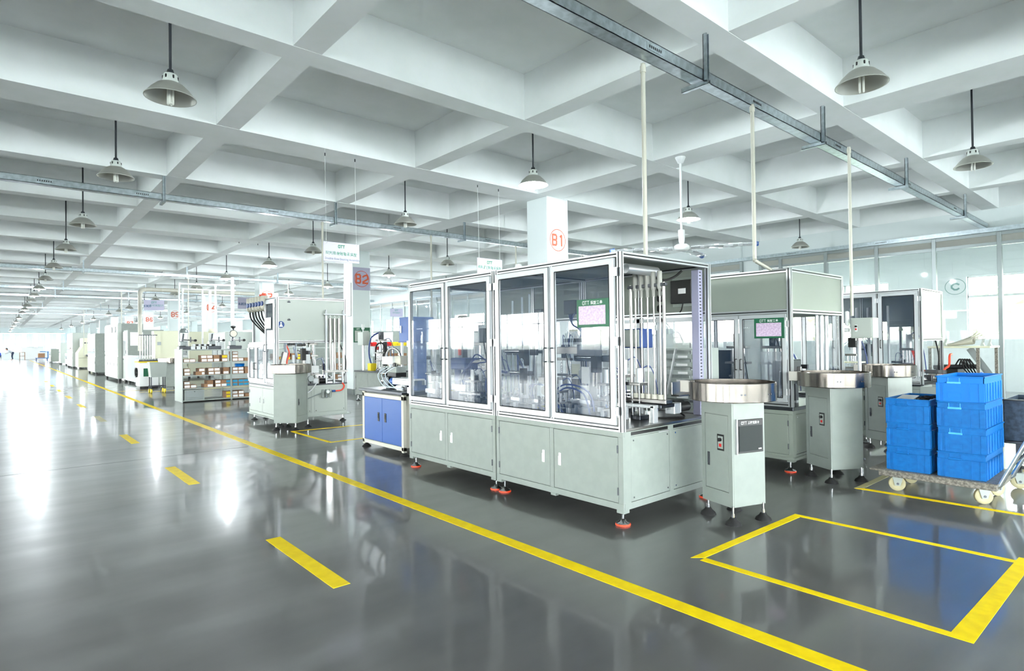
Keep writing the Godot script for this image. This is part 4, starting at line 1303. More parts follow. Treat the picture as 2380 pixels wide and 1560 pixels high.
func bowl_feeder(at: Vector3, yaw: float, half: float, r: float, top: float, sgn: float, label: String, with_board: bool, with_switch := true) -> void:
	# body turned by yaw, local x right face direction, z towards the viewer's right face
	var t := thing("bowl_feeder", label, "bowl feeder", at, "bowl feeders with steel bowls", yaw)
	var y0 := 0.125
	var y1 := top - 0.16
	var g := Geo.new()
	var h := half
	g.bb(-h + 0.012, y0, -h, h, y1, h, 0.004)
	g.bb(-h, y0, -h, -h + 0.012, y0 + 0.11, h)
	g.bb(-h, y1 - 0.1, -h, -h + 0.012, y1, h)
	g.bb(-h, y0 + 0.11, -h, -h + 0.012, y1 - 0.1, -h + 0.04)
	g.bb(-h, y0 + 0.11, h - 0.04, -h + 0.012, y1 - 0.1, h)
	part("pedestal", g, M.paint, t)
	var dr := part("pedestal_door", Geo.new().bb(-h, y0 + 0.114, -h + 0.044, -h + 0.011, y1 - 0.104, h - 0.044, 0.002), M.paint, t)
	part("door_latch", Geo.new().bb(-h - 0.005, 0.42, -h + 0.07, -h, 0.53, -h + 0.095, 0.002).bb(-h - 0.012, 0.44, -h + 0.076, -h - 0.005, 0.48, -h + 0.089, 0.002), M.dark_steel, dr)
	if with_switch:
		var sw := part("switch_plate", Geo.new().bb(-h - 0.004, 0.56, h - 0.16, -h, 0.69, h - 0.085, 0.002), M.black, dr)
		part("switch_face", Geo.new().bb(-h - 0.0055, 0.575, h - 0.15, -h - 0.004, 0.675, h - 0.095), M.rack, sw)
		part("rotary_knob", Geo.new().cyl(V(-h - 0.0055, 0.648, h - 0.122), V(-h - 0.025, 0.648, h - 0.122), 0.015, 14), M.black, sw)
		part("rocker_switch", Geo.new().bb(-h - 0.011, 0.59, h - 0.135, -h - 0.0055, 0.615, h - 0.11, 0.002), M.red, sw)
	for c in [[-h + 0.03, -h + 0.03], [-h + 0.0, h + 0.0], [h - 0.03, -h + 0.03], [h - 0.03, h - 0.0]]:
		foot(t, V(c[0], 0, c[1]), 0.12, M.rubber, true)
	var prof := [Vector2(0.0, y1 + 0.005), Vector2(r * 0.55, y1 + 0.005), Vector2(r - 0.02, y1 + 0.012), Vector2(r - 0.003, y1 + 0.012), Vector2(r, y1 + 0.016), Vector2(r, y1 + 0.016), Vector2(r, top - 0.004), Vector2(r, top - 0.004), Vector2(r - 0.002, top), Vector2(r - 0.006, top), Vector2(r - 0.008, top - 0.003), Vector2(r - 0.008, top - 0.003), Vector2(r - 0.008, y1 + 0.05), Vector2(r - 0.008, y1 + 0.05), Vector2(r - 0.06, y1 + 0.045), Vector2(r * 0.5, y1 + 0.055), Vector2(0.0, y1 + 0.075)]
	var b := part("bowl", Geo.new().lathe(Transform3D(), prof, 128, 0.0012), M.bowl, t, Vector3.ZERO, "round brushed steel bowl")
	var sc := Geo.new()
	for a in [2.05, 2.13, 1.35, 1.43]:
		var dv := V(cos(a - yaw * 0.0), 0, sin(a))
		sc.cyl(dv * (r - 0.002) + V(0, top - 0.085, 0), dv * (r + 0.004) + V(0, top - 0.085, 0), 0.007, 8)
	part("bowl_screws", sc, M.dark_steel, b)
	var o := Geo.new()
	var ex := Basis(Vector3.UP, sgn)
	o.obox(Transform3D(ex, ex * V(-r - 0.02, top - 0.05, 0.0)), V(0.12, 0.1, 0.012), 0.002)
	o.obox(Transform3D(ex, ex * V(-r - 0.02, top - 0.098, -0.03)), V(0.12, 0.006, 0.06))
	part("outlet_track", o, M.plate, b)
	if with_board:
		var bd := part("card_board", Geo.new().bb(-h + 0.04, 0.55, h + 0.001, h - 0.03, 0.815, h + 0.014, 0.003), M.black, t, Vector3.ZERO, "dark framed process card holder")
		part("card_pocket", Geo.new().bb(-h + 0.06, 0.565, h + 0.0145, h - 0.045, 0.765, h + 0.017), mat(Color(0.06, 0.10, 0.095), 0.35, 0.0, 0.3), bd)
		part("card_frame", Geo.new().bb(-h + 0.035, 0.545, h + 0.001, -h + 0.044, 0.82, h + 0.018), M.alu, bd)
		var l := Geo.new()
		lettering(l, Transform3D(Basis(), V(-h + 0.085, 0.778, h + 0.0148)), "OTT 工序流转卡", 0.021)
		part("lettering", l, M.ink_white, bd)
		part("paper_scrap", Geo.new().bb(h - 0.085, 0.572, h + 0.0172, h - 0.055, 0.582, h + 0.018), M.paper, bd)


func feeders() -> void:
	bowl_feeder(V(4.565, 0, -2.495), -0.31, 0.172, 0.34, 1.108, -0.9, "nearest bowl feeder, black process card holder on its grey pedestal", true)
	bowl_feeder(V(6.565, 0, -2.46), -0.54, 0.185, 0.34, 1.105, -0.6, "bowl feeder standing in front of the machine with the blank grey panel", false)
	bowl_feeder(V(8.80, 0, -2.62), -0.5, 0.185, 0.315, 1.10, -0.6, "farthest bowl feeder, half hidden behind the blue crates", false)
	bowl_feeder(V(3.82, 0, -10.24), 0.72 + PI / 2.0, 0.205, 0.34, 1.115, 2.2, "bowl feeder in front of the double row bearing machine on the left", false, false)


func castor(t: Node3D, at: Vector3, r: float, turn: float) -> void:
	var B := Basis(Vector3.UP, turn)
	var X := Transform3D(B * Basis(Vector3.BACK, PI / 2), at + V(0, r, 0))
	var w := part("wheel", Geo.new().lathe(X, [Vector2(0.0, 0.014), Vector2(0.022, 0.014), Vector2(0.03, 0.02), Vector2(r - 0.014, 0.022), Vector2(r, 0.014), Vector2(r, -0.014), Vector2(r - 0.014, -0.022), Vector2(0.03, -0.02), Vector2(0.022, -0.014), Vector2(0.0, -0.014)], 28), M.wheel, t)
	part("axle_bolt", Geo.new().cyl(at + V(0, r, 0) - B.x * 0.034, at + V(0, r, 0) + B.x * 0.034, 0.011, 8), M.dark_steel, w)
	var f := Geo.new()
	for s in [-1.0, 1.0]:
		f.prism(Transform3D(Basis(B.z, Vector3.UP, -B.x * 1.0), at + B.x * 0.027 * s), PackedVector2Array([Vector2(-0.022, r - 0.02), Vector2(0.022, r - 0.02), Vector2(0.05, r * 2.0 + 0.012), Vector2(-0.05, r * 2.0 + 0.012)]), -0.002, 0.002)
	f.obox(Transform3D(B, at + V(0, r * 2.0 + 0.01, 0)), V(0.075, 0.006, 0.11))
	part("fork", f, M.rack, t)


func crate_proto(m: Material, grip: Material) -> Node3D:
	# local origin at the front left bottom corner: x deep, z along the front
	var t := Node3D.new()
	var W := 0.355
	var D := 0.72
	var H := 0.222
	var g := Geo.new()
	g.bb(0.012, 0.0, 0.012, D - 0.012, 0.006, W - 0.012)
	g.bb(0.008, 0.0, 0.008, 0.014, H, W - 0.008)
	g.bb(D - 0.014, 0.0, 0.008, D - 0.008, H, W - 0.008)
	g.bb(0.008, 0.0, 0.008, D - 0.008, H, 0.014)
	g.bb(0.008, 0.0, W - 0.014, D - 0.008, H, W - 0.008)
	part("shell", g, m, t)
	var r := Geo.new()
	for y in [H - 0.012, H - 0.062]:
		var o := 0.0 if y > H - 0.03 else 0.004
		var th := 0.012 if y > H - 0.03 else 0.005
		r.bb(o, y, o, 0.012, y + th, W - o, 0.002)
		r.bb(D - 0.012, y, o, D - o, y + th, W - o, 0.002)
		r.bb(o, y, o, D - o, y + th, 0.012, 0.002)
		r.bb(o, y, W - 0.012, D - o, y + th, W - o, 0.002)
	part("rim", r, m, t)
	for z in [0.055, 0.245]:
		part("rib", Geo.new().bb(0.003, 0.004, z - 0.004, 0.009, H - 0.06, z + 0.004), m, t)
	for x in [0.05, 0.14, 0.25, 0.36, 0.47, 0.58, 0.67]:
		part("rib", Geo.new().bb(x - 0.022, 0.004, W - 0.009, x + 0.022, H - 0.06, W - 0.001, 0.003), m, t)
	part("corner_pad", Geo.new().bb(0.002, 0.004, W - 0.045, 0.009, H - 0.06, W - 0.004, 0.003).bb(0.002, 0.004, 0.004, 0.009, H - 0.06, 0.03, 0.003), m, t)
	part("grip", Geo.new().bb(-0.004, H - 0.066, 0.085, 0.008, H - 0.047, 0.185, 0.005).bb(0.002, H - 0.047, 0.092, 0.008, H - 0.014, 0.096).bb(0.002, H - 0.047, 0.174, 0.008, H - 0.014, 0.178), grip, t)
	part("front_plate", Geo.new().bb(0.0065, 0.03, 0.09, 0.009, 0.075, 0.185, 0.001).bb(0.0065, 0.09, 0.085, 0.009, 0.094, 0.185), m, t)
	return t


func trolley_and_crates() -> void:
	var t := thing("platform_trolley", "low worn platform trolley with cream wheels carrying the blue crates", "trolley", V(0, 0, 0))
	part("deck", Geo.new().bb(6.27, 0.205, -1.985, 7.09, 0.215, -1.08), M.deck, t)
	var e := Geo.new()
	e.bb(6.265, 0.158, -1.95, 6.29, 0.212, -1.09, 0.003)
	e.bb(7.07, 0.158, -1.95, 7.095, 0.212, -1.09, 0.003)
	e.bb(6.265, 0.158, -1.96, 7.095, 0.205, -1.935, 0.003)
	e.bb(6.265, 0.158, -1.11, 7.095, 0.212, -1.085, 0.003)
	part("deck_frame", e, M.deck, t)
	part("end_lip", Geo.new().prism(Transform3D(Basis(Vector3.BACK, Vector3.UP, Vector3.LEFT), V(6.265, 0, 0)), PackedVector2Array([Vector2(-2.04, 0.212), Vector2(-1.94, 0.215), Vector2(-1.94, 0.2), Vector2(-2.03, 0.2)]), -0.83, 0.0), M.deck, t)
	for c in [[6.44, -1.86, 0.5], [6.86, -1.86, 0.9], [6.45, -1.21, 0.62], [6.87, -1.19, 1.0]]:
		castor(t, V(c[0], 0, c[1]), 0.069, c[2])
	for x in [6.33, 6.86]:
		part("handle_tube", Geo.new().tube([V(x, 0.17, -1.20), V(x, 0.175, -1.1), V(x, 0.2, -1.075), V(x, 0.62, -0.885), V(x, 1.0, -0.715)], 0.0165, 12), M.galv, t)
	part("handle_bar", Geo.new().cyl(V(6.33, 1.0, -0.715), V(6.86, 1.0, -0.715), 0.0165, 12), M.galv, t)
	part("handle_bar", Geo.new().cyl(V(6.33, 0.40, -0.985), V(6.86, 0.40, -0.985), 0.012, 12), M.dark_steel, t)
	var proto := crate_proto(M.crate, M.crate)
	var light := crate_proto(M.crate, M.crate_grip)
	var newer := crate_proto(M.crate_new, M.crate_grip)
	var left := ["bottom blue crate of the left stack of three on the trolley", "middle blue crate of the left stack of three on the trolley", "top blue crate of the left stack, holding papers and black parts"]
	for k in 3:
		var c: Node3D = proto.duplicate()
		c.name = numbered("plastic_crate")
		add_child(c)
		c.position = V(6.325, 0.2155 + 0.2225 * k, -1.915 + 0.004 * (k % 2))
		tag(c, left[k], "crate", "blue crates on the trolley")
	var right := ["bottom blue crate of the right stack of four, all blue grip", "second blue crate from the bottom of the right stack, pale grip", "third blue crate from the bottom of the right stack, pale grip", "brightest blue crate, empty, on top of the right stack of four"]
	for k in 4:
		var c: Node3D = (proto if k == 0 else newer if k == 3 else light).duplicate()
		c.name = numbered("plastic_crate")
		add_child(c)
		c.position = V(6.325 + 0.004 * (k % 2), 0.2155 + 0.2225 * k, -1.515 + 0.003 * ((k * 2) % 3))
		tag(c, right[k], "crate", "blue crates on the trolley")
	proto.free(); light.free(); newer.free()
	var y := 0.2155 + 0.445
	solo("paper_sheet", Geo.new().obox(Transform3D(Basis(Vector3.BACK, 0.12), V(6.62, y + 0.206, -1.82)), V(0.3, 0.003, 0.14)), M.paper, "white paper sheet lying in the top left crate", "paper")
	var pl := Geo.new()
	pl.bb(6.4, y + 0.008, -1.88, 7.0, y + 0.19, -1.585)
	solo("parts_pile", pl, M.dark_steel, "dark pile of small metal parts filling the top left crate", "parts").set_meta("kind", "stuff")
	for k in 3:
		solo("cable_coil", Geo.new().hose([V(6.5 + 0.12 * k, y + 0.2, -1.7), V(6.55 + 0.12 * k, y + 0.225, -1.63), V(6.62 + 0.12 * k, y + 0.205, -1.64), V(6.6 + 0.12 * k, y + 0.215, -1.72), V(6.5 + 0.12 * k, y + 0.2, -1.7)], 0.007), M.rubber, "%s loop of black cable lying on top of the left crate stack" % ["front", "middle", "back"][k], "cable", "cable loops in the crate")
	# steel bin on castors at the frame edge
	t = thing("bin_cart", "scratched blue black steel bin on wheels beside the crate trolley", "bin", V(7.28, 0, -1.2))
	var b := Geo.new()
	b.bb(0.0, 0.45, 0.0, 0.008, 0.845, 1.1, 0.002)
	b.bb(0.7, 0.45, 0.0, 0.708, 0.845, 1.1, 0.002)
	b.bb(0.0, 0.45, 0.0, 0.708, 0.845, 0.008, 0.002)
	b.bb(0.0, 0.45, 1.092, 0.708, 0.845, 1.1, 0.002)
	b.bb(0.0, 0.45, 0.0, 0.708, 0.458, 1.1)
	part("bin", b, M.bin_steel, t)
	part("bin_rim", Geo.new().bb(-0.012, 0.835, -0.012, 0.012, 0.85, 1.112, 0.003).bb(-0.012, 0.43, -0.012, 0.012, 0.455, 1.112, 0.003), M.dark_steel, t)
	for c in [[0.06, 0.10], [0.64, 0.10], [0.06, 1.0], [0.64, 1.0]]:
		part("leg", Geo.new().bb(c[0] - 0.02, 0.155, c[1] - 0.02, c[0] + 0.02, 0.45, c[1] + 0.02), M.dark_steel, t)
		castor(t, V(c[0], 0, c[1]), 0.069, 0.4)
	part("lower_frame", Geo.new().bb(0.04, 0.19, 0.10, 0.08, 0.22, 1.0).bb(0.62, 0.19, 0.10, 0.66, 0.22, 1.0), M.dark_steel, t)


func bench_station() -> void:
	var t := thing("workbench", "pale grey cabinet bench with pull handles, behind the middle bowl feeder", "workbench", V(9.02, 0, -2.93))
	base_cabinet(t, 1.5, 0.7, 0.13, 0.76, [[-1.42, -0.95, -1], [-0.9, -0.47, -1], [-0.42, -0.05, 1]], M.paint_white, [2, 2, 2], [[0.06, 0.64]])
	part("benchtop", Geo.new().bb(-0.02, 0.76, -1.52, 0.72, 0.80, 0.02, 0.004), M.dark_steel, t)
	for c in [[0.06, -0.06], [0.06, -1.44], [0.64, -0.06], [0.64, -1.44]]:
		foot(t, V(c[0], 0, c[1]), 0.12, M.rubber)
	t = thing("bench_press", "small pneumatic press with black head on the pale grey bench", "press", V(9.20, 0.80, -3.17))
	mech(t, 0, V(0, 0, 0), 1.0)
	part("press_frame", Geo.new().bb(-0.14, 0.12, -0.12, 0.12, 0.15, 0.12, 0.003).bb(-0.14, 0.3, -0.14, 0.12, 0.32, 0.12, 0.003), M.cream, t)
	part("black_head", Geo.new().bb(-0.06, 0.52, -0.05, 0.06, 0.66, 0.06, 0.008), M.black, t)
	part("clear_hose", Geo.new().hose([V(-0.05, 0.6, -0.05), V(-0.14, 0.5, -0.1), V(-0.16, 0.25, -0.12), V(-0.1, 0.02, -0.1)], 0.012), M.hose_clear, t)
	mech(t, 4, V(-0.05, 0.16, -0.25), 0.7)
	t = thing("switch_box", "small pale green switch box on a steel post with a red rocker", "switch box", V(7.78, 0, -2.56))
	part("box", Geo.new().bb(-0.07, 1.45, -0.12, 0.11, 1.69, 0.12, 0.004), M.paint_white, t)
	var dr := part("box_door", Geo.new().bb(-0.078, 1.466, -0.106, -0.071, 1.674, 0.106, 0.002), M.paint_white, t)
	part("lock_plate", Geo.new().bb(-0.081, 1.53, -0.07, -0.078, 1.61, -0.045), M.ink_white, dr)
	part("rocker_switch", Geo.new().bb(-0.088, 1.545, -0.068, -0.08, 1.568, -0.05, 0.002), M.red, dr)
	part("key_switch", Geo.new().cyl(V(-0.08, 1.59, -0.057), V(-0.10, 1.59, -0.057), 0.012, 10), M.black, dr)
	part("post", Geo.new().cyl(V(0.02, 0.02, -0.06), V(0.02, 1.45, -0.06), 0.02, 14), M.alu, t)
	part("post_flange", Geo.new().cyl(V(0.02, 1.42, -0.06), V(0.02, 1.45, -0.06), 0.04, 14), M.steel, t)
	part("post_base", Geo.new().lathe(T(0.02, 0, -0.06), [Vector2(0.0, 0.025), Vector2(0.04, 0.02), Vector2(0.05, 0.0), Vector2(0.0, 0.0)], 20), M.dark_steel, t)
	part("handset", Geo.new().bb(-0.06, 1.60, -0.19, -0.01, 1.78, -0.15, 0.012).cyl(V(-0.035, 1.55, -0.15), V(-0.035, 1.55, -0.20), 0.025, 14), M.white, t)
	# open shelf table behind machine C with a curved plastic shroud
	t = thing("shelf_table", "cream topped shelf table on brown legs by the glass partition", "table", V(11.7, 0, -2.45))
	part("tabletop", Geo.new().bb(0.0, 1.27, -0.45, 0.7, 1.30, 0.38, 0.004), M.cream, t)
	part("shelf", Geo.new().bb(0.0, 0.80, -0.45, 0.7, 0.83, 0.38, 0.004), M.deck, t)
	for c in [[0.03, -0.42], [0.03, 0.22], [0.67, -0.42], [0.67, 0.34]]:
		part("leg", Geo.new().bb(c[0] - 0.02, 0.0, c[1] - 0.02, c[0] + 0.02, 1.27, c[1] + 0.02), M.deck, t)
	part("brace", Geo.new().bar(V(0.35, 0.84, 0.3), V(0.35, 1.26, 0.05), 0.006, 0.1), M.mullion, t)
	var s := Geo.new()
	# shroud: a scoop that swells towards its fanned end
	for k in 12:
		var rings := []
		for u in [k / 12.0, (k + 1) / 12.0]:
			var hh: float = 0.018 + 0.062 * pow(u, 1.3)
			var hd: float = 0.04 + 0.06 * u
			var ring := []
			for j in 14:
				var th := TAU * j / 14.0
				ring.append(V(0.3 + hd * cos(th), 1.302 + hh + 0.025 * u * u + hh * sin(th), -0.24 + 0.36 * u))
			rings.append(ring)
		for j in 14:
			s.quad(rings[0][j], rings[0][(j + 1) % 14], rings[1][(j + 1) % 14], rings[1][j])
	t = thing("plastic_shroud", "curved cream plastic shroud with fanned tabs lying on the shelf table", "shroud", V(11.7, 0, -2.45))
	part("scoop", s, M.ivory, t)
	for k in 5:
		part("tab", Geo.new().bar(V(0.22 + 0.04 * k, 1.44 - 0.012 * k, 0.10), V(0.20 + 0.05 * k, 1.535 - 0.028 * k, 0.19 + 0.022 * k), 0.045, 0.010, 0.003), M.ivory, t)
	for k in 5:
		var z: float = [-0.40, -0.33, -0.26, 0.24, 0.33][k]
		var c := solo("support_clip", Geo.new().prism(Transform3D(Basis(Vector3.BACK, Vector3.UP, Vector3.LEFT), V(11.95, 1.30, -2.45 + z)), PackedVector2Array([Vector2(-0.03, 0.0), Vector2(0.03, 0.0), Vector2(0.012, 0.05), Vector2(0.03, 0.12), Vector2(0.005, 0.12), Vector2(-0.012, 0.05)]), -0.03, 0.03), M.paint_white, "grey upright clip on the shelf table, %s along its row" % ordinal(k), "clip", "grey clips on the shelf table")
		c.set_meta("category", "clip")
	t = thing("cylinder_unit", "dark air cylinder unit with black hoses on the shelf table", "machine part", V(11.75, 0.83, -2.45))
	for k in 3:
		part("air_cylinder", Geo.new().cyl(V(0.1 + 0.12 * k, 0.12, -0.4), V(0.1 + 0.12 * k, 0.14, 0.2), 0.035, 12), M.bright if k % 2 else M.dark_steel, t)
	part("mount_block", Geo.new().bb(0.0, 0.0, -0.35, 0.45, 0.1, -0.05, 0.006), M.black, t)
	for k in 5:
		part("black_hose", Geo.new().hose([V(0.1, 0.16, -0.1 + 0.05 * k), V(0.02, 0.26, -0.02 + 0.03 * k), V(0.03, 0.1, 0.03 + 0.04 * k), V(0.1, 0.01, 0.08 + 0.03 * k)], 0.012), M.rubber, t)
	solo("blue_plug", Geo.new().lathe(T(11.78, 0.83, -2.22), [Vector2(0.0, 0.06), Vector2(0.04, 0.055), Vector2(0.05, 0.0), Vector2(0.0, 0.0)], 14), M.blue_paint, "small bright blue cap on the lower shelf of the table", "cap")
	t = thing("parts_tray", "shallow grey metal tray of dark parts on a stand behind the crates", "tray", V(8.1, 0, -2.05))
	part("tray", Geo.new().bb(0.0, 0.80, -0.02, 0.4, 0.81, 0.3).bb(-0.015, 0.80, -0.03, 0.0, 0.88, 0.31, 0.003).bb(0.4, 0.80, -0.03, 0.415, 0.88, 0.31, 0.003).bb(0.0, 0.80, -0.03, 0.4, 0.88, -0.015).bb(0.0, 0.80, 0.295, 0.4, 0.88, 0.31), M.rack, t)
	part("stand", Geo.new().bb(0.16, 0.02, 0.1, 0.22, 0.80, 0.16).bb(0.0, 0.0, -0.02, 0.4, 0.02, 0.3), M.rack, t)
	part("dark_parts", Geo.new().bb(0.03, 0.811, 0.01, 0.37, 0.86, 0.27, 0.01), M.blue_deep, t)


func blue_cabinet() -> void:
	var t := thing("tool_cabinet", "blue double door cabinet in a pale grey frame with dark stone top", "cabinet", V(3.9, 0, -6.62))
	var w := 1.12
	var g := Geo.new()
	g.bb(0.02, 0.10, -w + 0.02, 1.0, 0.77, -0.02)
	for z in [-w, -0.05]:
		g.bb(0.0, 0.05, z, 0.05, 0.79, z + 0.05, 0.003)
		g.bb(0.95, 0.05, z, 1.0, 0.79, z + 0.05, 0.003)
	g.bb(0.0, 0.72, -w, 0.05, 0.77, 0.0, 0.003)
	g.bb(0.0, 0.07, -w, 0.05, 0.12, 0.0, 0.003)
	part("cabinet_frame", g, mat(Color(0.80, 0.79, 0.74), 0.45), t)
	for s in [[-w + 0.055, -w * 0.5 - 0.003, 1], [-w * 0.5 + 0.003, -0.055, -1]]:
		var d := part("door", Geo.new().bb(0.004, 0.125, s[0], 0.02, 0.715, s[1], 0.003), M.blue_paint, t)
		var hz: float = (s[1] - 0.09) if s[2] > 0 else (s[0] + 0.09)
		part("slot_handle", Geo.new().bb(-0.004, 0.40, hz - 0.022, 0.004, 0.52, hz + 0.022, 0.003).bb(-0.01, 0.44, hz - 0.012, -0.004, 0.50, hz + 0.012, 0.002), M.black, d)
	part("stone_top", Geo.new().bb(-0.04, 0.795, -w - 0.03, 1.05, 0.83, 0.03, 0.004), M.dark_steel, t)
	part("top_strip", Geo.new().bb(0.02, 0.77, -w + 0.04, 0.98, 0.795, -0.04), M.black, t)
	for c in [[0.04, -0.04], [0.04, -w + 0.04], [0.96, -0.04], [0.96, -w + 0.04]]:
		foot(t, V(c[0], 0, c[1]), 0.05, M.rubber, true)
	t = thing("press_station", "blue headed press station with belt conveyor on the blue cabinet", "machine", V(3.9, 0.83, -6.62))
	part("blue_column", Geo.new().bb(0.25, 0.0, -0.24, 0.4, 0.72, -0.06, 0.006), M.blue_paint, t)
	var bx := part("blue_box", Geo.new().bb(0.16, 0.64, -0.36, 0.5, 0.97, -0.03, 0.006), M.blue_paint, t)
	part("box_handle", Geo.new().bb(0.145, 0.76, -0.315, 0.16, 0.86, -0.285, 0.004), M.white, bx)
	part("box_edge", Geo.new().bb(0.15, 0.635, -0.365, 0.505, 0.65, -0.025, 0.002), M.blue_deep, bx)
	part("belt", Geo.new().bb(0.16, 0.135, -0.55, 0.32, 0.155, 0.02, 0.004), M.white, t)
	part("belt_frame", Geo.new().bb(0.14, 0.07, -0.52, 0.16, 0.14, 0.02, 0.004).bb(0.32, 0.07, -0.52, 0.34, 0.14, 0.02, 0.004), M.alu, t)
	part("belt_motor", Geo.new().cyl(V(0.2, 0.105, -0.62), V(0.2, 0.105, -0.50), 0.05, 18), M.blue_paint, t)
	part("gearbox", Geo.new().bb(0.14, 0.03, -0.78, 0.28, 0.17, -0.64, 0.01), M.dark_steel, t)
	part("drive_flange", Geo.new().cyl(V(0.21, 0.10, -0.86), V(0.21, 0.10, -0.78), 0.055, 18), M.bright, t)
	part("belt_leg", Geo.new().bb(0.2, 0.0, -0.3, 0.26, 0.07, -0.24).bb(0.18, 0.0, -0.76, 0.26, 0.03, -0.66), M.dark_steel, t)
	part("controller", Geo.new().bb(0.2, 0.22, -0.76, 0.36, 0.30, -0.52, 0.006), M.rack, t)
	part("controller_base", Geo.new().bb(0.2, 0.16, -0.76, 0.36, 0.22, -0.52), M.black, t)
	var ring := []
	for k in 25:
		var a := TAU * k / 24.0
		ring.append(V(0.3, 0.43 + 0.125 * sin(a), -0.76 + 0.2 * cos(a)))
	part("guide_ring", Geo.new().tube(ring, 0.016, 8), M.bright, t)
	part("white_block", Geo.new().bb(0.22, 0.33, -0.94, 0.3, 0.44, -0.66, 0.008), M.white, t)
	part("white_housing", Geo.new().bb(0.24, 0.33, -0.62, 0.36, 0.45, -0.48, 0.008), M.ivory, t)
	part("lens", Geo.new().cyl(V(0.22, 0.33, -0.58), V(0.20, 0.33, -0.58), 0.03, 14), M.black, t)
	for k in 3:
		part("white_cable", Geo.new().hose([V(0.2, 0.3, -0.75 + 0.1 * k), V(0.08, 0.2, -0.8 + 0.1 * k), V(0.1, 0.05, -0.7 + 0.14 * k), V(0.16, 0.02, -0.5 + 0.12 * k)], 0.007), M.hose_clear, t)
	part("tall_frame", Geo.new().bb(0.5, 0.0, -0.9, 0.53, 0.98, -0.87).bb(0.5, 0.0, -0.7, 0.53, 0.98, -0.67).bb(0.48, 0.97, -0.96, 0.55, 0.99, -0.6), M.alu, t)
	part("tall_frame", Geo.new().bb(0.7, 0.0, -0.55, 0.72, 0.95, -0.53).bb(0.7, 0.0, -0.38, 0.74, 0.95, -0.34).bb(0.68, 0.94, -0.6, 0.75, 0.96, -0.3), M.alu, t)
	part("silver_roller", Geo.new().cyl(V(0.25, 0.20, -1.0), V(0.25, 0.20, -0.85), 0.03, 14), M.bright, t)
	part("clear_tube", Geo.new().cyl(V(0.3, 0.15, -0.83), V(0.3, 0.33, -0.83), 0.03, 14), M.hose_clear, t)
	mech(t, 1, V(0.55, 0.0, -0.35), 0.8)
	mech(t, 5, V(0.5, 0.0, -0.75), 1.0)


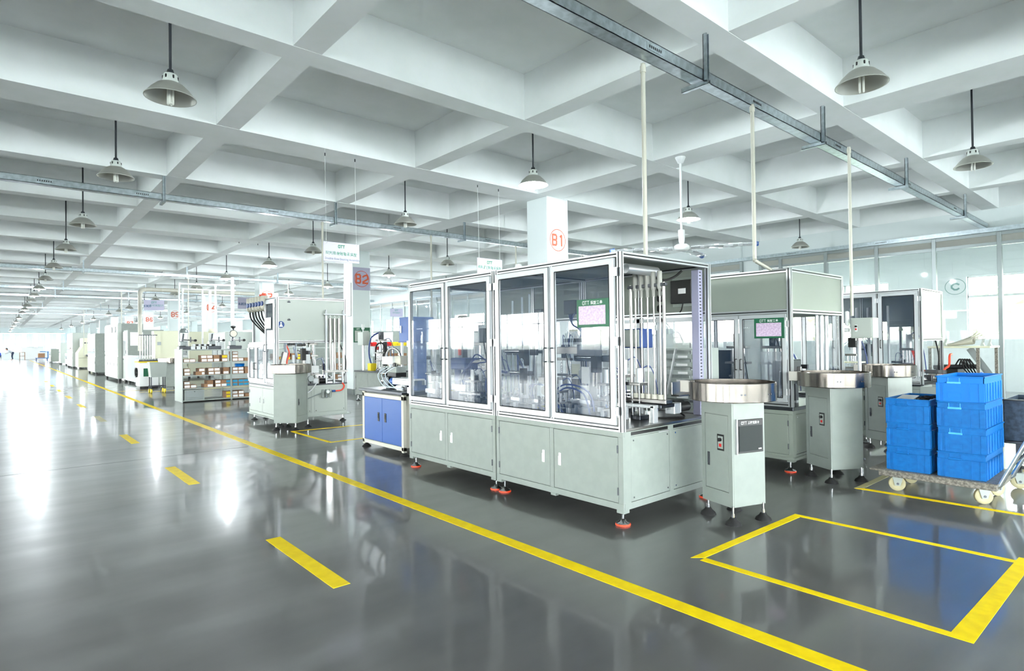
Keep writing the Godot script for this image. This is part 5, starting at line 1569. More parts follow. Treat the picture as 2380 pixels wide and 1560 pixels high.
func machine_d() -> void:
	var t := thing("assembly_machine", "double row bearing machine with pale blank side panel and a round blue safety sign", "machine", V(3.71, 0, -10.61))
	var w := 1.53
	var d := 1.32
	base_cabinet(t, w, d, 0.15, 0.70, [[-1.48, -0.80, -1], [-0.75, -0.06, 1]], M.paint_white, [1, 1], [[0.06, 0.62], [0.68, 1.28]])
	part("plinth_tray", Geo.new().bb(-0.03, 0.13, -w - 0.03, d + 0.05, 0.15, 0.05, 0.004), M.paint_white, t)
	for c in [[0.08, -0.06], [0.08, -w + 0.06], [d - 0.06, -0.06], [d - 0.06, -w + 0.06], [0.3, -w + 0.06]]:
		foot(t, V(c[0], 0, c[1]), 0.12, M.rubber)
	part("worktop", Geo.new().bb(-0.01, 0.70, -w, d, 0.725, 0.01, 0.004), M.dark_steel, t)
	var tw := 0.57
	box_frame(t, tw, d, 0.725, 2.31, 0.04, [], [[V(0.04, 1.51, -0.02), V(d - 0.04, 1.51, -0.02), "rail"]])
	part("side_panel_upper", Geo.new().bb(0.04, 1.535, -0.02, d - 0.04, 2.27, -0.012), M.paint_white, t)
	part("back_panel", Geo.new().bb(0.04, 1.5, -tw + 0.012, d - 0.04, 2.27, -tw + 0.018), M.paint_white, t)
	part("roof_panel", Geo.new().bb(0.02, 2.298, -tw + 0.02, d - 0.02, 2.304, -0.02), M.paint_white, t)
	glazed_door(t, 0.0, -tw + 0.02, -0.05, 0.78, 2.265, 0.07, 1, -1)
	part("paper_notice", Geo.new().bb(-0.026, 1.75, -0.48, -0.024, 1.95, -0.2), M.paper, t)
	part("low_frame", Geo.new().bb(0.0, 0.725, -w, 0.03, 1.51, -w + 0.03).bb(d - 0.04, 0.725, -w, d, 1.51, -w + 0.03).bb(0.0, 1.48, -w, d, 1.51, -tw).bb(0.0, 0.725, -w, 0.03, 0.755, -tw), M.alu_white, t)
	glazed_door(t, 0.0, -w + 0.02, -1.055, 0.76, 1.475, 0.07, -1, 1, 2, M.black)
	glazed_door(t, 0.0, -1.045, -tw - 0.01, 0.76, 1.475, 0.07, 1, -1, 2, M.black)
	# round blue sign, latches
	var s := part("safety_sign", Geo.new().cyl(V(0.085, 1.815, -0.013), V(0.085, 1.815, -0.008), 0.06, 28), M.blue_deep, t, Vector3.ZERO, "round blue mandatory safety sign")
	part("sign_figure", Geo.new().cyl(V(0.085, 1.845, -0.009), V(0.085, 1.845, -0.006), 0.016, 12).prism(T(0.085, 1.80, 0), PackedVector2Array([Vector2(-0.035, -0.025), Vector2(0.035, -0.025), Vector2(0.012, 0.025), Vector2(-0.012, 0.025)]), -0.009, -0.006), M.ink_white, s)
	for y in [1.90, 2.22]:
		part("latch", Geo.new().bb(0.2, y - 0.012, -0.013, 0.25, y + 0.012, 0.006, 0.003).bb(0.215, y - 0.006, 0.0, 0.235, y + 0.022, 0.018, 0.002), M.dark_steel, t)
	# three feed tubes in a frame on the side
	for x in [0.90, 1.245]:
		part("rack_post", Geo.new().slot(V(x, 0.9, 0.03), V(x, 2.07, 0.03), 0.03, 0.03), M.alu, t)
	part("rack_top", Geo.new().bb(0.86, 2.0, 0.01, 1.29, 2.025, 0.05, 0.003).bb(0.89, 2.025, 0.015, 0.91, 2.1, 0.045).bb(1.235, 2.025, 0.015, 1.255, 2.1, 0.045), M.alu_white, t)
	for k in 3:
		var x := 0.985 + 0.085 * k
		var tb := part("feed_tube", Geo.new().cyl(V(x, 0.97, 0.03), V(x, 1.94, 0.03), 0.023, 18), M.steel, t)
		part("tube_hook", Geo.new().hose([V(x, 1.94, 0.03), V(x + 0.012, 1.97, 0.03), V(x, 1.99, 0.03), V(x - 0.012, 1.975, 0.03)], 0.005), M.ink_white, tb)
	part("tube_plate", Geo.new().bb(0.85, 0.93, 0.0, 1.30, 0.965, 0.09, 0.003), M.steel, t)
	for x in [0.90, 1.05, 1.22]:
		part("plate_post", Geo.new().bb(x - 0.014, 0.725, 0.01, x + 0.014, 0.93, 0.04), M.alu, t)
	mech(t, 1, V(0.62, 0.725, -0.2), 1.1)
	mech(t, 6, V(0.75, 0.725, -0.3), 1.2)
	mech(t, 0, V(0.4, 0.725, -0.25), 0.9)
	mech(t, 5, V(0.72, 0.725, -0.08), 1.1)
	mech(t, 3, V(0.95, 0.725, -0.3), 0.7)
	mech(t, 2, V(1.0, 0.725, -0.28), 0.7)
	mech(t, 4, V(0.5, 1.4, -0.15), 0.9)
	mech(t, 4, V(0.3, 1.42, -0.12), 0.8)
	part("white_cover", Geo.new().bb(0.62, 0.93, -0.08, 0.78, 1.06, -0.02, 0.004).bb(0.44, 0.98, -0.06, 0.54, 1.08, -0.02, 0.004), M.white, t)
	part("grey_dial", Geo.new().cyl(V(0.62, 0.83, -0.03), V(0.62, 0.83, 0.0), 0.055, 20), M.mullion, t)
	part("angled_chute", Geo.new().obox(Transform3D(Basis(Vector3.BACK, -0.25), V(0.14, 1.1, -0.1)), V(0.1, 0.45, 0.08), 0.004), M.steel, t)
	part("red_hose", Geo.new().hose([V(0.2, 1.45, -0.08), V(0.24, 1.3, -0.04), V(0.2, 1.15, -0.05), V(0.22, 0.98, -0.06)], 0.012), M.hose_red, t)
	part("black_cable", Geo.new().hose([V(1.2, 1.45, -0.03), V(1.29, 1.2, 0.0), V(1.28, 0.95, 0.02), V(1.22, 0.78, 0.0)], 0.012), M.rubber, t)
	clutter(t, 0.2, 1.15, -0.5, -0.1, 0.725, 9, 19)
	# air treatment unit on the base
	for k in 3:
		part("air_filter", Geo.new().lathe(T(0.82 + 0.07 * k, 0.47, 0.05), [Vector2(0.0, 0.15), Vector2(0.02, 0.15), Vector2(0.03, 0.11), Vector2(0.03, 0.11), Vector2(0.022, 0.09), Vector2(0.022, 0.0), Vector2(0.0, -0.012)], 14), M.mullion if k == 1 else M.rack, t)
	part("pressure_gauge", Geo.new().cyl(V(0.9, 0.575, 0.08), V(0.9, 0.575, 0.1), 0.03, 16), M.ink_white, t)
	part("air_coupling", Geo.new().cyl(V(1.0, 0.58, 0.05), V(1.06, 0.58, 0.05), 0.02, 10), M.blue_paint, t)
	part("red_hose", Geo.new().hose([V(1.06, 0.58, 0.05), V(1.18, 0.59, 0.06), V(1.24, 0.66, 0.05), V(1.22, 0.72, 0.01)], 0.014), M.hose_red, t)
	part("white_hose", Geo.new().hose([V(0.72, 0.74, 0.0), V(0.6, 0.62, 0.05), V(0.45, 0.56, 0.06), V(0.32, 0.7, 0.03), V(0.28, 0.85, 0.03)], 0.012), M.white, t)
	part("grey_hose", Geo.new().hose([V(0.8, 0.56, 0.05), V(0.62, 0.5, 0.05), V(0.4, 0.42, 0.06), V(0.2, 0.3, 0.06)], 0.009), M.mullion, t)
	# six white greasing cartridges with a blue stripe
	for k in 6:
		var z := -0.62 - 0.165 * k
		var c := part("grease_cartridge", Geo.new().lathe(T(0.0, 2.12, z), [Vector2(0.0, 0.245), Vector2(0.055, 0.245), Vector2(0.064, 0.235), Vector2(0.064, 0.02), Vector2(0.05, 0.0), Vector2(0.02, -0.03), Vector2(0.0, -0.03)], 18), M.ivory, t)
		part("cartridge_emblem", Geo.new().cyl(V(-0.045, 2.22, z + 0.03), V(-0.066, 2.22, z + 0.032), 0.045, 18), M.blue_deep, c)
		part("grease_hose", Geo.new().hose([V(0.0, 2.09, z), V(0.02, 1.95, z + 0.03), V(0.06, 1.75, z * 0.7), V(0.14, 1.62, -0.6 + z * 0.15), V(0.2, 1.55, -0.55)], 0.014), M.rubber, t)
	part("cartridge_bar", Geo.new().bb(0.06, 2.1, -1.55, 0.1, 2.14, -0.55).bb(0.06, 1.51, -1.5, 0.1, 2.1, -1.46), M.alu, t)
	part("cartridge_cap", Geo.new().cyl(V(0.0, 2.365, -0.8), V(0.0, 2.40, -0.8), 0.03, 10).cyl(V(0.0, 2.365, -0.62), V(0.0, 2.40, -0.62), 0.03, 10), M.orange, t)
	part("dark_unit", Geo.new().bb(0.15, 1.51, -1.1, 0.45, 1.8, -0.8, 0.008), M.dark_steel, t)


func grey_station() -> void:
	var t := thing("workbench", "light grey cabinet station with black cylinders beside the second column", "workbench", V(6.98, 0, -12.9))
	base_cabinet(t, 1.35, 0.8, 0.16, 0.74, [[-1.3, -0.7, -1], [-0.65, -0.05, 1]], M.paint, [0, 0], [[0.06, 0.74]])
	part("benchtop", Geo.new().bb(-0.02, 0.74, -1.37, 0.82, 0.775, 0.02, 0.004), M.dark_steel, t)
	for c in [[0.06, -0.06], [0.06, -1.3], [0.74, -0.06], [0.74, -1.3]]:
		foot(t, V(c[0], 0, c[1]), 0.13, M.rubber)
	part("round_post", Geo.new().cyl(V(0.12, 0.775, -1.1), V(0.12, 1.42, -1.1), 0.04, 14), M.alu, t)
	part("post_box", Geo.new().bb(0.03, 1.42, -1.24, 0.22, 1.76, -0.95, 0.006), M.paint_white, t)
	part("signal_lamp", Geo.new().lathe(T(0.12, 1.76, -1.12), [Vector2(0.0, 0.2), Vector2(0.04, 0.2), Vector2(0.04, 0.08), Vector2(0.015, 0.06), Vector2(0.015, 0.0), Vector2(0.0, 0.0)], 12), M.white, t)
	part("yellow_box", Geo.new().bb(0.1, 0.775, -0.85, 0.28, 0.96, -0.68, 0.006), M.yellow, t)
	mech(t, 6, V(0.3, 0.775, -0.5), 1.25)
	mech(t, 0, V(0.2, 0.775, -0.35), 1.1)
	mech(t, 0, V(0.4, 0.775, -0.65), 1.3)
	mech(t, 5, V(0.15, 0.775, -0.2), 1.2)
	part("blue_hose", Geo.new().hose([V(0.2, 0.8, -0.75), V(0.12, 1.2, -0.8), V(0.14, 1.6, -0.72), V(0.3, 1.75, -0.55)], 0.02), M.hose_blue, t)
	part("black_hose", Geo.new().hose([V(0.2, 1.0, -0.6), V(0.14, 1.4, -0.45), V(0.25, 1.45, -0.3), V(0.3, 1.1, -0.15)], 0.02), M.rubber, t)
	part("black_cylinder", Geo.new().cyl(V(0.3, 0.9, -0.3), V(0.3, 1.5, -0.3), 0.05, 14), M.black, t)
	part("yellow_cylinder", Geo.new().cyl(V(0.35, 1.4, -0.6), V(0.35, 1.75, -0.6), 0.05, 14), M.cream, t)
	part("red_block", Geo.new().bb(0.2, 1.3, -0.65, 0.3, 1.38, -0.5, 0.006), M.red, t)


var box_mesh := {}

func carton(at: Vector3, s: Vector3, face: Material, label: String, group: String) -> void:
	var key := "%.2f %.2f %.2f" % [s.x, s.y, s.z]
	if not box_mesh.has(key):
		box_mesh[key] = [Geo.new().bb(0, 0, -s.z, s.x, s.y, 0, 0.003).mesh(), Geo.new().bb(s.x * 0.08, s.y * 0.16, 0.0003, s.x * 0.92, s.y * 0.86, 0.0015).mesh(), Geo.new().bb(s.x * 0.46, s.y, -s.z * 0.99, s.x * 0.54, s.y + 0.0006, 0).mesh()]
	var t := thing("carton_box", label, "carton", at, group)
	t.rotation.y = rng.randf_range(-0.04, 0.04)
	part("carton", box_mesh[key][0], M.carton, t)
	if face:
		part("carton_label", box_mesh[key][1], face, t)
	part("tape", box_mesh[key][2], mat_tape(), t)


func mat_tape() -> Material:
	if not M.has("tape"):
		M.tape = mat(Color(0.62, 0.50, 0.36), 0.35)
	return M.tape


func rack_frame(t: Node3D, n: int, bay: float, ys: Array, depth: float, drawer: bool) -> void:
	var L := n * bay
	part("end_panel", Geo.new().bb(-0.02, 0.0, -depth, 0.0, ys[-1] + 0.02, 0.0, 0.003), M.rack, t)
	part("end_panel", Geo.new().bb(L, 0.0, -depth, L + 0.02, ys[-1] + 0.02, 0.0, 0.003), M.rack, t)
	for y in ys:
		part("shelf", Geo.new().bb(0.0, y - 0.025, -depth, L, y, 0.0, 0.003), M.rack, t)
	for k in n - 1:
		part("upright", Geo.new().bb(bay * (k + 1) - 0.02, 0.0, -0.03, bay * (k + 1) + 0.02, ys[-1] - 0.025, 0.003).bb(bay * (k + 1) - 0.02, 0.0, -depth, bay * (k + 1) + 0.02, ys[-1] - 0.025, -depth + 0.03), M.rack, t)
	if drawer:
		var d := part("drawer_unit", Geo.new().bb(0.03, ys[0], -depth * 0.6, 0.50, ys[1] - 0.04, -0.012, 0.003), M.rack, t)
		part("drawer_front", Geo.new().bb(0.05, ys[0] + 0.07, -0.012, 0.48, ys[1] - 0.06, -0.002, 0.003), M.mullion, d)
		part("drawer_front", Geo.new().bb(0.05, ys[0] + 0.01, -0.012, 0.48, ys[0] + 0.06, -0.002, 0.003), M.mullion, d)
		part("lock", Geo.new().cyl(V(0.265, ys[1] - 0.09, -0.003), V(0.265, ys[1] - 0.09, 0.004), 0.012, 10), M.black, d)


func gauge(at: Vector3, kind: int, label: String) -> void:
	var t := thing("bench_gauge", label, "gauge", at, "bench gauges on the grey rack")
	part("base", Geo.new().bb(-0.16, 0.0, -0.12, 0.16, 0.09, 0.12, 0.01), M.dark_steel, t)
	part("body", Geo.new().bb(-0.13, 0.09, -0.08, 0.02, 0.22, 0.08, 0.015), M.mullion, t)
	part("column", Geo.new().cyl(V(-0.06, 0.2, 0), V(-0.03, 0.42, 0), 0.022, 10), M.dark_steel, t)
	part("arm", Geo.new().cyl(V(-0.05, 0.26, 0.02), V(0.24, 0.24, 0.03), 0.016, 8), M.steel, t)
	part("knob", Geo.new().cyl(V(0.24, 0.24, 0.0), V(0.24, 0.24, 0.06), 0.035, 10), M.black, t)
	part("knob", Geo.new().cyl(V(0.12, 0.19, 0.06), V(0.12, 0.33, 0.06), 0.018, 8), M.dark_steel, t)
	if kind == 0:
		part("shade_head", Geo.new().lathe(T(-0.02, 0.44, 0.0), [Vector2(0.0, 0.12), Vector2(0.07, 0.11), Vector2(0.11, 0.05), Vector2(0.115, 0.0), Vector2(0.0, 0.0)], 16), M.cream if at.x > 4.0 else M.mullion, t)
	else:
		part("dial", Geo.new().cyl(V(-0.03, 0.42, -0.02), V(-0.03, 0.42, 0.03), 0.1, 20), M.dark_steel, t)
		part("dial_face", Geo.new().cyl(V(-0.03, 0.42, 0.03), V(-0.03, 0.42, 0.033), 0.085, 20), M.cream, t)
		part("dial_post", Geo.new().bb(-0.05, 0.5, -0.015, -0.01, 0.56, 0.015), M.dark_steel, t)
		part("top_handle", Geo.new().lathe(T(-0.03, 0.56, 0), [Vector2(0.0, 0.08), Vector2(0.06, 0.07), Vector2(0.07, 0.04), Vector2(0.02, 0.0), Vector2(0.0, 0.0)], 14), M.black, t)


func racks() -> void:
	var X := 3.58
	var Z := -17.0
	var ys := [0.05, 0.36, 0.69, 1.03, 1.36]
	var t := thing("storage_rack", "grey steel rack of small cartons with a solid end panel facing the aisle", "rack", V(X, 0, Z))
	rack_frame(t, 4, 1.16, ys, 0.87, true)
	# zoomed photograph columns: shelf, place along the shelf, boxes high, face
	var W := 0.145
	var rows := [
		[3, "top", [[0.02, 1, "w"], [0.15, 1, "w"], [0.43, 2, "w"], [0.575, 2, "w"], [0.735, 2, "h"], [0.935, 2, "y"], [1.20, 3, "w"], [1.35, 1, "w"], [1.50, 1, "b"], [2.30, 2, "b"], [2.46, 1, "y"], [2.62, 2, "y"], [2.80, 2, "b"], [2.97, 2, "y"], [3.13, 2, "y"], [3.30, 2, "b"], [4.2, 2, "b"]]],
		[2, "second", [[0.03, 2, "w"], [0.30, 1, "b"], [0.38, 2, "w"], [0.60, 2, "w"], [0.75, 2, "w"], [0.97, 2, "h"], [1.20, 2, "w"], [1.35, 2, "w"], [1.52, 2, "b"], [2.5, 2, "b"], [2.9, 1, "b"], [3.05, 2, "b"], [4.2, 2, "w"]]],
		[1, "third", [[0.03, 2, "w"], [0.18, 1, "w"], [0.50, 1, "b"], [0.58, 2, "h"], [0.77, 2, "w"], [0.915, 2, "h"], [1.04, 2, "c"], [1.20, 2, "c"], [1.345, 2, "c"], [1.48, 2, "c"], [2.4, 2, "w"], [3.0, 1, "b"], [4.2, 2, "w"]]],
		[0, "bottom", [[1.03, 2, "y"], [1.20, 2, "w"], [1.35, 2, "w"], [1.52, 1, "b"], [2.4, 2, "w"], [3.1, 2, "b"]]]]
	var tone := {"w": "white labelled brown", "y": "yellow faced", "c": "cyan faced", "b": "plain brown"}
	for r in rows:
		var y: float = ys[r[0]]
		for i in r[2].size():
			var q = r[2][i]
			for k in q[1]:
				var f: String = q[2]
				if f == "h":
					f = "w" if k == 0 else "b"
				if q[2] == "y" and q[0] == 0.935 and k == 0:
					f = "w"
				var face: Material = {"w": M.paper, "y": M.yellow, "c": M.cyan, "b": null}[f]
				carton(V(X + q[0] + rng.randf_range(-0.006, 0.006), y + 0.0892 * k, Z - 0.04 - 0.01 * k), V(W, 0.088, 0.3), face, "%s carton, %s from the aisle on the %s shelf, %s" % [tone[f], ordinal(i), r[1], "alone" if q[1] == 1 else ["bottom of its stack", "upper of its stack", "topmost of its three"][k]], "cartons on the grey rack")
	solo("blue_tub", Geo.new().lathe(T(X + 1.52, 0.69, Z - 0.5), [Vector2(0.0, 0.26), Vector2(0.12, 0.26), Vector2(0.13, 0.25), Vector2(0.1, 0.0), Vector2(0.0, 0.0)], 18), M.crate_new, "bright blue tub at the back of the second rack shelf", "tub")
	gauge(V(X + 0.12, 1.36, Z - 0.35), 0, "bench gauge with a grey shade, at the aisle end of the rack top")
	gauge(V(X + 0.80, 1.36, Z - 0.3), 0, "bench gauge with a cream shade, middle of the rack top")
	gauge(V(X + 1.33, 1.36, Z - 0.3), 1, "bench gauge with a dark round dial on the rack top")
	for k in 4:
		t = thing("machine_vise", "small dark clamping fixture on the rack top, %s from the aisle" % ordinal(k), "fixture", V(X + 0.28 + 0.13 * k, 1.36, Z - 0.25), "clamping fixtures on the rack")
		mech(t, 5, V(0, 0.0, 0), 1.0)
		mech(t, 5, V(0.02, 0.09, 0.05), 0.6)
	# second rack behind the second column
	t = thing("storage_rack", "grey rack of brown cartons seen behind the blue cabinet, coloured bins on top", "rack", V(8.75, 0, -17.5))
	rack_frame(t, 3, 1.1, [0.05, 0.4, 0.72, 1.04, 1.38], 0.6, false)
	for k in 9:
		carton(V(9.75 + 0.19 * (k % 4), [0.72, 0.72, 0.72, 0.72, 1.04, 1.04, 1.04, 1.04, 1.13][k], -17.53), V(0.17, 0.088, 0.3), M.paper if k % 3 == 0 else null, "brown carton on the rack behind the blue cabinet, %s counted from its lower shelf" % ordinal(k), "cartons on the rear rack")
	var bins := [[9.0, "red"], [9.22, "red"], [9.75, "red"], [10.0, "yellow"], [10.28, "yellow"], [10.47, "yellow"]]
	for k in bins.size():
		var b: Array = bins[k]
		t = thing("stacking_bin", "small %s parts bin on the rear rack, %s from the column" % [b[1], ordinal(k)], "bin", V(b[0], 1.38, -17.55), "coloured bins on the rear rack")
		part("bin", Geo.new().prism(Transform3D(Basis(Vector3.BACK, Vector3.UP, Vector3.LEFT), V(0.17, 0, 0)), PackedVector2Array([Vector2(-0.25, 0.0), Vector2(0.0, 0.0), Vector2(0.0, 0.07), Vector2(-0.06, 0.13), Vector2(-0.25, 0.13)]), 0.0, 0.17), M[b[1]], t)
		part("bin_lip", Geo.new().bb(-0.004, 0.062, -0.002, 0.174, 0.075, 0.008), M[b[1]], t)
	# white conduit frame over the rack
	t = thing("pipework", "white pipe frame standing over the grey carton rack", "pipework", V(0, 0, -17.5))
	var g := Geo.new()
	for x in [3.60, 3.68, 4.16, 4.33, 4.36, 4.48]:
		g.cyl(V(x, 1.36, 0), V(x, 3.08 if x in [3.60, 4.48] else 2.95, 0), 0.022, 10)
	g.cyl(V(3.60, 3.10, 0), V(5.0, 3.13, 0), 0.028, 10)
	g.cyl(V(3.68, 2.96, 0), V(5.0, 2.98, 0), 0.022, 10)
	part("pipes", g, M.white, t)
	var el := Geo.new()
	for p in [V(3.60, 3.10, 0), V(3.68, 2.96, 0), V(4.48, 3.10, 0)]:
		el.lathe(Transform3D(Basis(), p), [Vector2(0.0, 0.04), Vector2(0.036, 0.025), Vector2(0.036, -0.05), Vector2(0.0, -0.05)], 12)
	part("elbows", el, M.white, t)
	part("thick_pipe", Geo.new().cyl(V(4.92, 1.36, 0), V(4.92, 3.35, 0), 0.045, 14), M.white, t)


func simple_cabinet(called: String, label: String, at: Vector3, w: float, d: float, h: float, m: Material, doors := 2) -> Node3D:
	# front towards -x; right end towards +z
	var t := thing(called, label, "machine", at)
	part("body", Geo.new().bb(0.02, 0.1, -w, d, h, 0.0, 0.01), m, t)
	for k in doors:
		var a := -w + w * k / doors + 0.015
		var b := -w + w * (k + 1) / doors - 0.015
		var dr := part("door", Geo.new().bb(0.0, 0.14, a, 0.02, h * 0.42, b, 0.004), m, t)
		part("latch", Geo.new().bb(-0.01, h * 0.26, b - 0.09, 0.0, h * 0.31, b - 0.05), M.dark_steel, dr)
		var up := part("window_door", Geo.new().bb(0.0, h * 0.45, a, 0.02, h * 0.97, b, 0.004), M.white, t)
		part("pane", Geo.new().bb(-0.004, h * 0.50, a + 0.06, 0.0, h * 0.80, b - 0.06), M.film, up)
		part("bar_handle", Geo.new().tube([V(0, h * 0.55, b - 0.06), V(-0.04, h * 0.55, b - 0.06), V(-0.04, h * 0.63, b - 0.06), V(0, h * 0.63, b - 0.06)], 0.008, 6), M.dark_steel, up)
	for c in [[0.08, -0.08], [0.08, -w + 0.08], [d - 0.08, -0.08], [d - 0.08, -w + 0.08]]:
		part("foot", Geo.new().cyl(V(c[0], 0, c[1]), V(c[0], 0.1, c[1]), 0.05, 10), M.black, t)
	return t


func far_machines() -> void:
	var t := simple_cabinet("washing_machine", "tall white machine with four windowed doors far along the aisle", V(3.80, 0, -29.8), 3.9, 0.95, 2.46, M.paint_white, 4)
	part("side_sheet", Geo.new().bb(0.15, 0.14, 0.0, 0.93, 2.44, 0.01), M.paint, t)
	for k in 2:
		part("round_gauge", Geo.new().cyl(V(0.0, 2.2, -0.5 - 1.0 * k), V(-0.03, 2.2, -0.5 - 1.0 * k), 0.13, 18), M.mullion, t)
	t = simple_cabinet("control_cabinet", "grey cabinet with a white notice, right of the tall white machine", V(3.96, 0, -28.4), 1.1, 1.3, 2.15, M.paint, 1)
	part("white_notice", Geo.new().bb(0.1, 1.5, 0.0, 0.55, 2.05, 0.006), M.paper, t)
	t = thing("plastic_curtain", "row of hanging clear plastic sheets wrapping a low unit", "curtain", V(3.9, 0, -25.25))
	for k in 12:
		var z := -0.25 * k
		part("sheet", Geo.new().obox(Transform3D(Basis(Vector3.UP, 0.5 if k % 2 else -0.5), V(0.02, 0.62, z)), V(0.012, 1.0, 0.27)), M.film, t)
	part("unit_body", Geo.new().bb(0.12, 0.1, -3.0, 0.9, 1.1, 0.1, 0.01), M.paint_white, t)
	for k in 4:
		part("foot", Geo.new().cyl(V(0.3, 0, -2.8 + 0.9 * k), V(0.3, 0.1, -2.8 + 0.9 * k), 0.06, 10), M.black, t)
	t = thing("loading_unit", "white box unit with yellow top edge and a green notice", "machine", V(3.66, 0, -23.75))
	part("box", Geo.new().bb(0.0, 0.08, -0.75, 0.58, 0.9, 0.0, 0.01), M.white, t)
	part("yellow_edge", Geo.new().bb(-0.03, 0.9, -0.78, 0.62, 0.94, 0.03, 0.004), M.yellow, t)
	part("roller_bed", Geo.new().bb(-0.02, 0.95, -0.75, 0.66, 0.99, 0.02), M.dark_steel, t)
	for k in 7:
		part("roller", Geo.new().cyl(V(0.02 + 0.09 * k, 1.0, -0.7), V(0.02 + 0.09 * k, 1.0, 0.0), 0.03, 10), M.rack, t)
	part("green_notice", Geo.new().bb(0.12, 0.42, 0.0, 0.42, 0.70, 0.006), M.print_green, t)
	part("hand_wheel", Geo.new().lathe(Transform3D(Basis(Vector3.BACK, PI / 2), V(-0.03, 0.55, -0.45)), [Vector2(0.13, 0.02), Vector2(0.17, 0.03), Vector2(0.17, -0.03), Vector2(0.13, -0.02), Vector2(0.13, 0.02)], 22), M.black, t)
	part("base_skid", Geo.new().bb(0.02, 0.0, -0.72, 0.56, 0.08, -0.03), M.black, t)
	t = thing("guide_frame", "row of thin upright steel rods above the white box unit", "frame", V(3.66, 0, -23.85))
	for k in 7:
		part("rod", Geo.new().cyl(V(0.08 + 0.075 * k, 1.0, -0.25), V(0.08 + 0.075 * k, 1.85, -0.25), 0.013, 8), M.bright, t)
	part("rod_bar", Geo.new().bb(0.04, 1.84, -0.27, 0.6, 1.87, -0.23), M.dark_steel, t)
	t = thing("exhaust_duct", "thick cream duct rising behind the white box unit and bending along the hall", "duct", V(0, 0, -24.62))
	part("riser", Geo.new().cyl(V(3.82, 1.3, 0), V(3.82, 3.32, 0), 0.065, 18), M.ivory, t)
	part("bend", Geo.new().hose([V(3.82, 3.3, 0), V(3.84, 3.42, 0), V(3.95, 3.5, -0.02), V(4.2, 3.52, -0.1)], 0.075, 14, 6), M.ivory, t)
	part("run", Geo.new().cyl(V(4.2, 3.52, -0.1), V(8.7, 3.52, -0.1), 0.075, 18), M.ivory, t)
	t = thing("hopper_cart", "worn steel hopper cart on yellow wheels beside the grey rack", "cart", V(3.55, 0, -21.25))
	part("hopper", Geo.new().prism(Transform3D(Basis(), V(0, 0, -0.3)), PackedVector2Array([Vector2(0.02, 0.5), Vector2(0.42, 0.5), Vector2(0.46, 0.95), Vector2(-0.02, 0.97)]), 0.0, 0.4), M.rack, t)
	for c in [[0.03, 0.05], [0.40, 0.05], [0.03, -0.25], [0.40, -0.25]]:
		part("leg", Geo.new().bb(c[0] - 0.015, 0.13, c[1] - 0.015, c[0] + 0.015, 0.5, c[1] + 0.015), M.dark_steel, t)
		part("wheel", Geo.new().cyl(V(c[0] - 0.02, 0.065, c[1]), V(c[0] + 0.02, 0.065, c[1]), 0.065, 14), M.yellow, t)
	part("lower_rail", Geo.new().bb(0.0, 0.2, 0.03, 0.43, 0.23, 0.06).bb(0.0, 0.2, -0.27, 0.43, 0.23, -0.24), M.dark_steel, t)
	t = thing("control_cabinet", "beige control cabinet with a small square window, behind the hopper cart", "cabinet", V(4.25, 0, -24.6))
	part("body", Geo.new().bb(0.0, 0.95, -0.5, 0.8, 2.02, 0.0, 0.01), M.cream, t)
	part("stand", Geo.new().bb(0.4, 0.05, -0.45, 0.75, 0.95, -0.05), M.paint_white, t)
	part("small_window", Geo.new().bb(0.1, 1.5, 0.0, 0.22, 1.62, 0.005), M.mullion, t)
	t = thing("bowl_feeder", "far bowl feeder partly hidden by the grey rack end", "bowl feeder", V(4.35, 0, -22.6), "bowl feeders with steel bowls")
	part("pedestal", Geo.new().bb(-0.25, 0.1, -0.25, 0.25, 0.9, 0.25, 0.01), M.paint, t)
	part("bowl", Geo.new().lathe(Transform3D(), [Vector2(0.0, 0.9), Vector2(0.34, 0.9), Vector2(0.34, 0.9), Vector2(0.34, 1.06), Vector2(0.34, 1.06), Vector2(0.33, 1.06), Vector2(0.33, 0.94), Vector2(0.0, 0.94)], 40), M.bowl, t)
	for c in [[-0.2, -0.2], [-0.2, 0.2], [0.2, -0.2], [0.2, 0.2]]:
		part("foot", Geo.new().cyl(V(c[0], 0, c[1]), V(c[0], 0.1, c[1]), 0.04, 10), M.black, t)
	# beige press with a sloping front
	t = thing("forming_press", "beige press with a sloping white front far down the line", "machine", V(4.12, 0, -49.75))
	part("body", Geo.new().prism(Transform3D(Basis(), V(0, 0, -2.0)), PackedVector2Array([Vector2(0.0, 0.1), Vector2(0.78, 0.1), Vector2(0.78, 2.1), Vector2(0.25, 2.1), Vector2(0.25, 1.55), Vector2(0.0, 1.1)]), 0.0, 2.0), M.cream, t)
	part("front_skin", Geo.new().bb(-0.02, 0.12, -1.9, 0.0, 1.1, -0.05).bb(0.23, 1.55, -1.9, 0.25, 2.08, -0.05), M.white, t)
	part("panel_line", Geo.new().bb(0.02, 0.72, 0.0, 0.77, 0.735, 0.004), M.dark_steel, t)
	part("buttons", Geo.new().bb(0.32, 1.72, 0.0, 0.42, 1.80, 0.01).cyl(V(0.5, 1.76, 0.0), V(0.5, 1.76, 0.02), 0.03, 10), M.dark_steel, t)
	part("feet", Geo.new().bb(0.05, 0.0, -1.9, 0.15, 0.1, -0.1).bb(0.6, 0.0, -1.9, 0.72, 0.1, -0.1), M.black, t)
	t = thing("roller_conveyor", "dark roller conveyor carrying parts out of the beige press", "conveyor", V(4.9, 0, -49.3))
	part("bed", Geo.new().bb(-0.4, 0.85, -0.4, 3.2, 0.95, 0.2, 0.01), M.dark_steel, t)
	for k in 16:
		part("roller", Geo.new().cyl(V(-0.3 + 0.22 * k, 0.97, -0.38), V(-0.3 + 0.22 * k, 0.97, 0.18), 0.035, 8), M.rack, t)
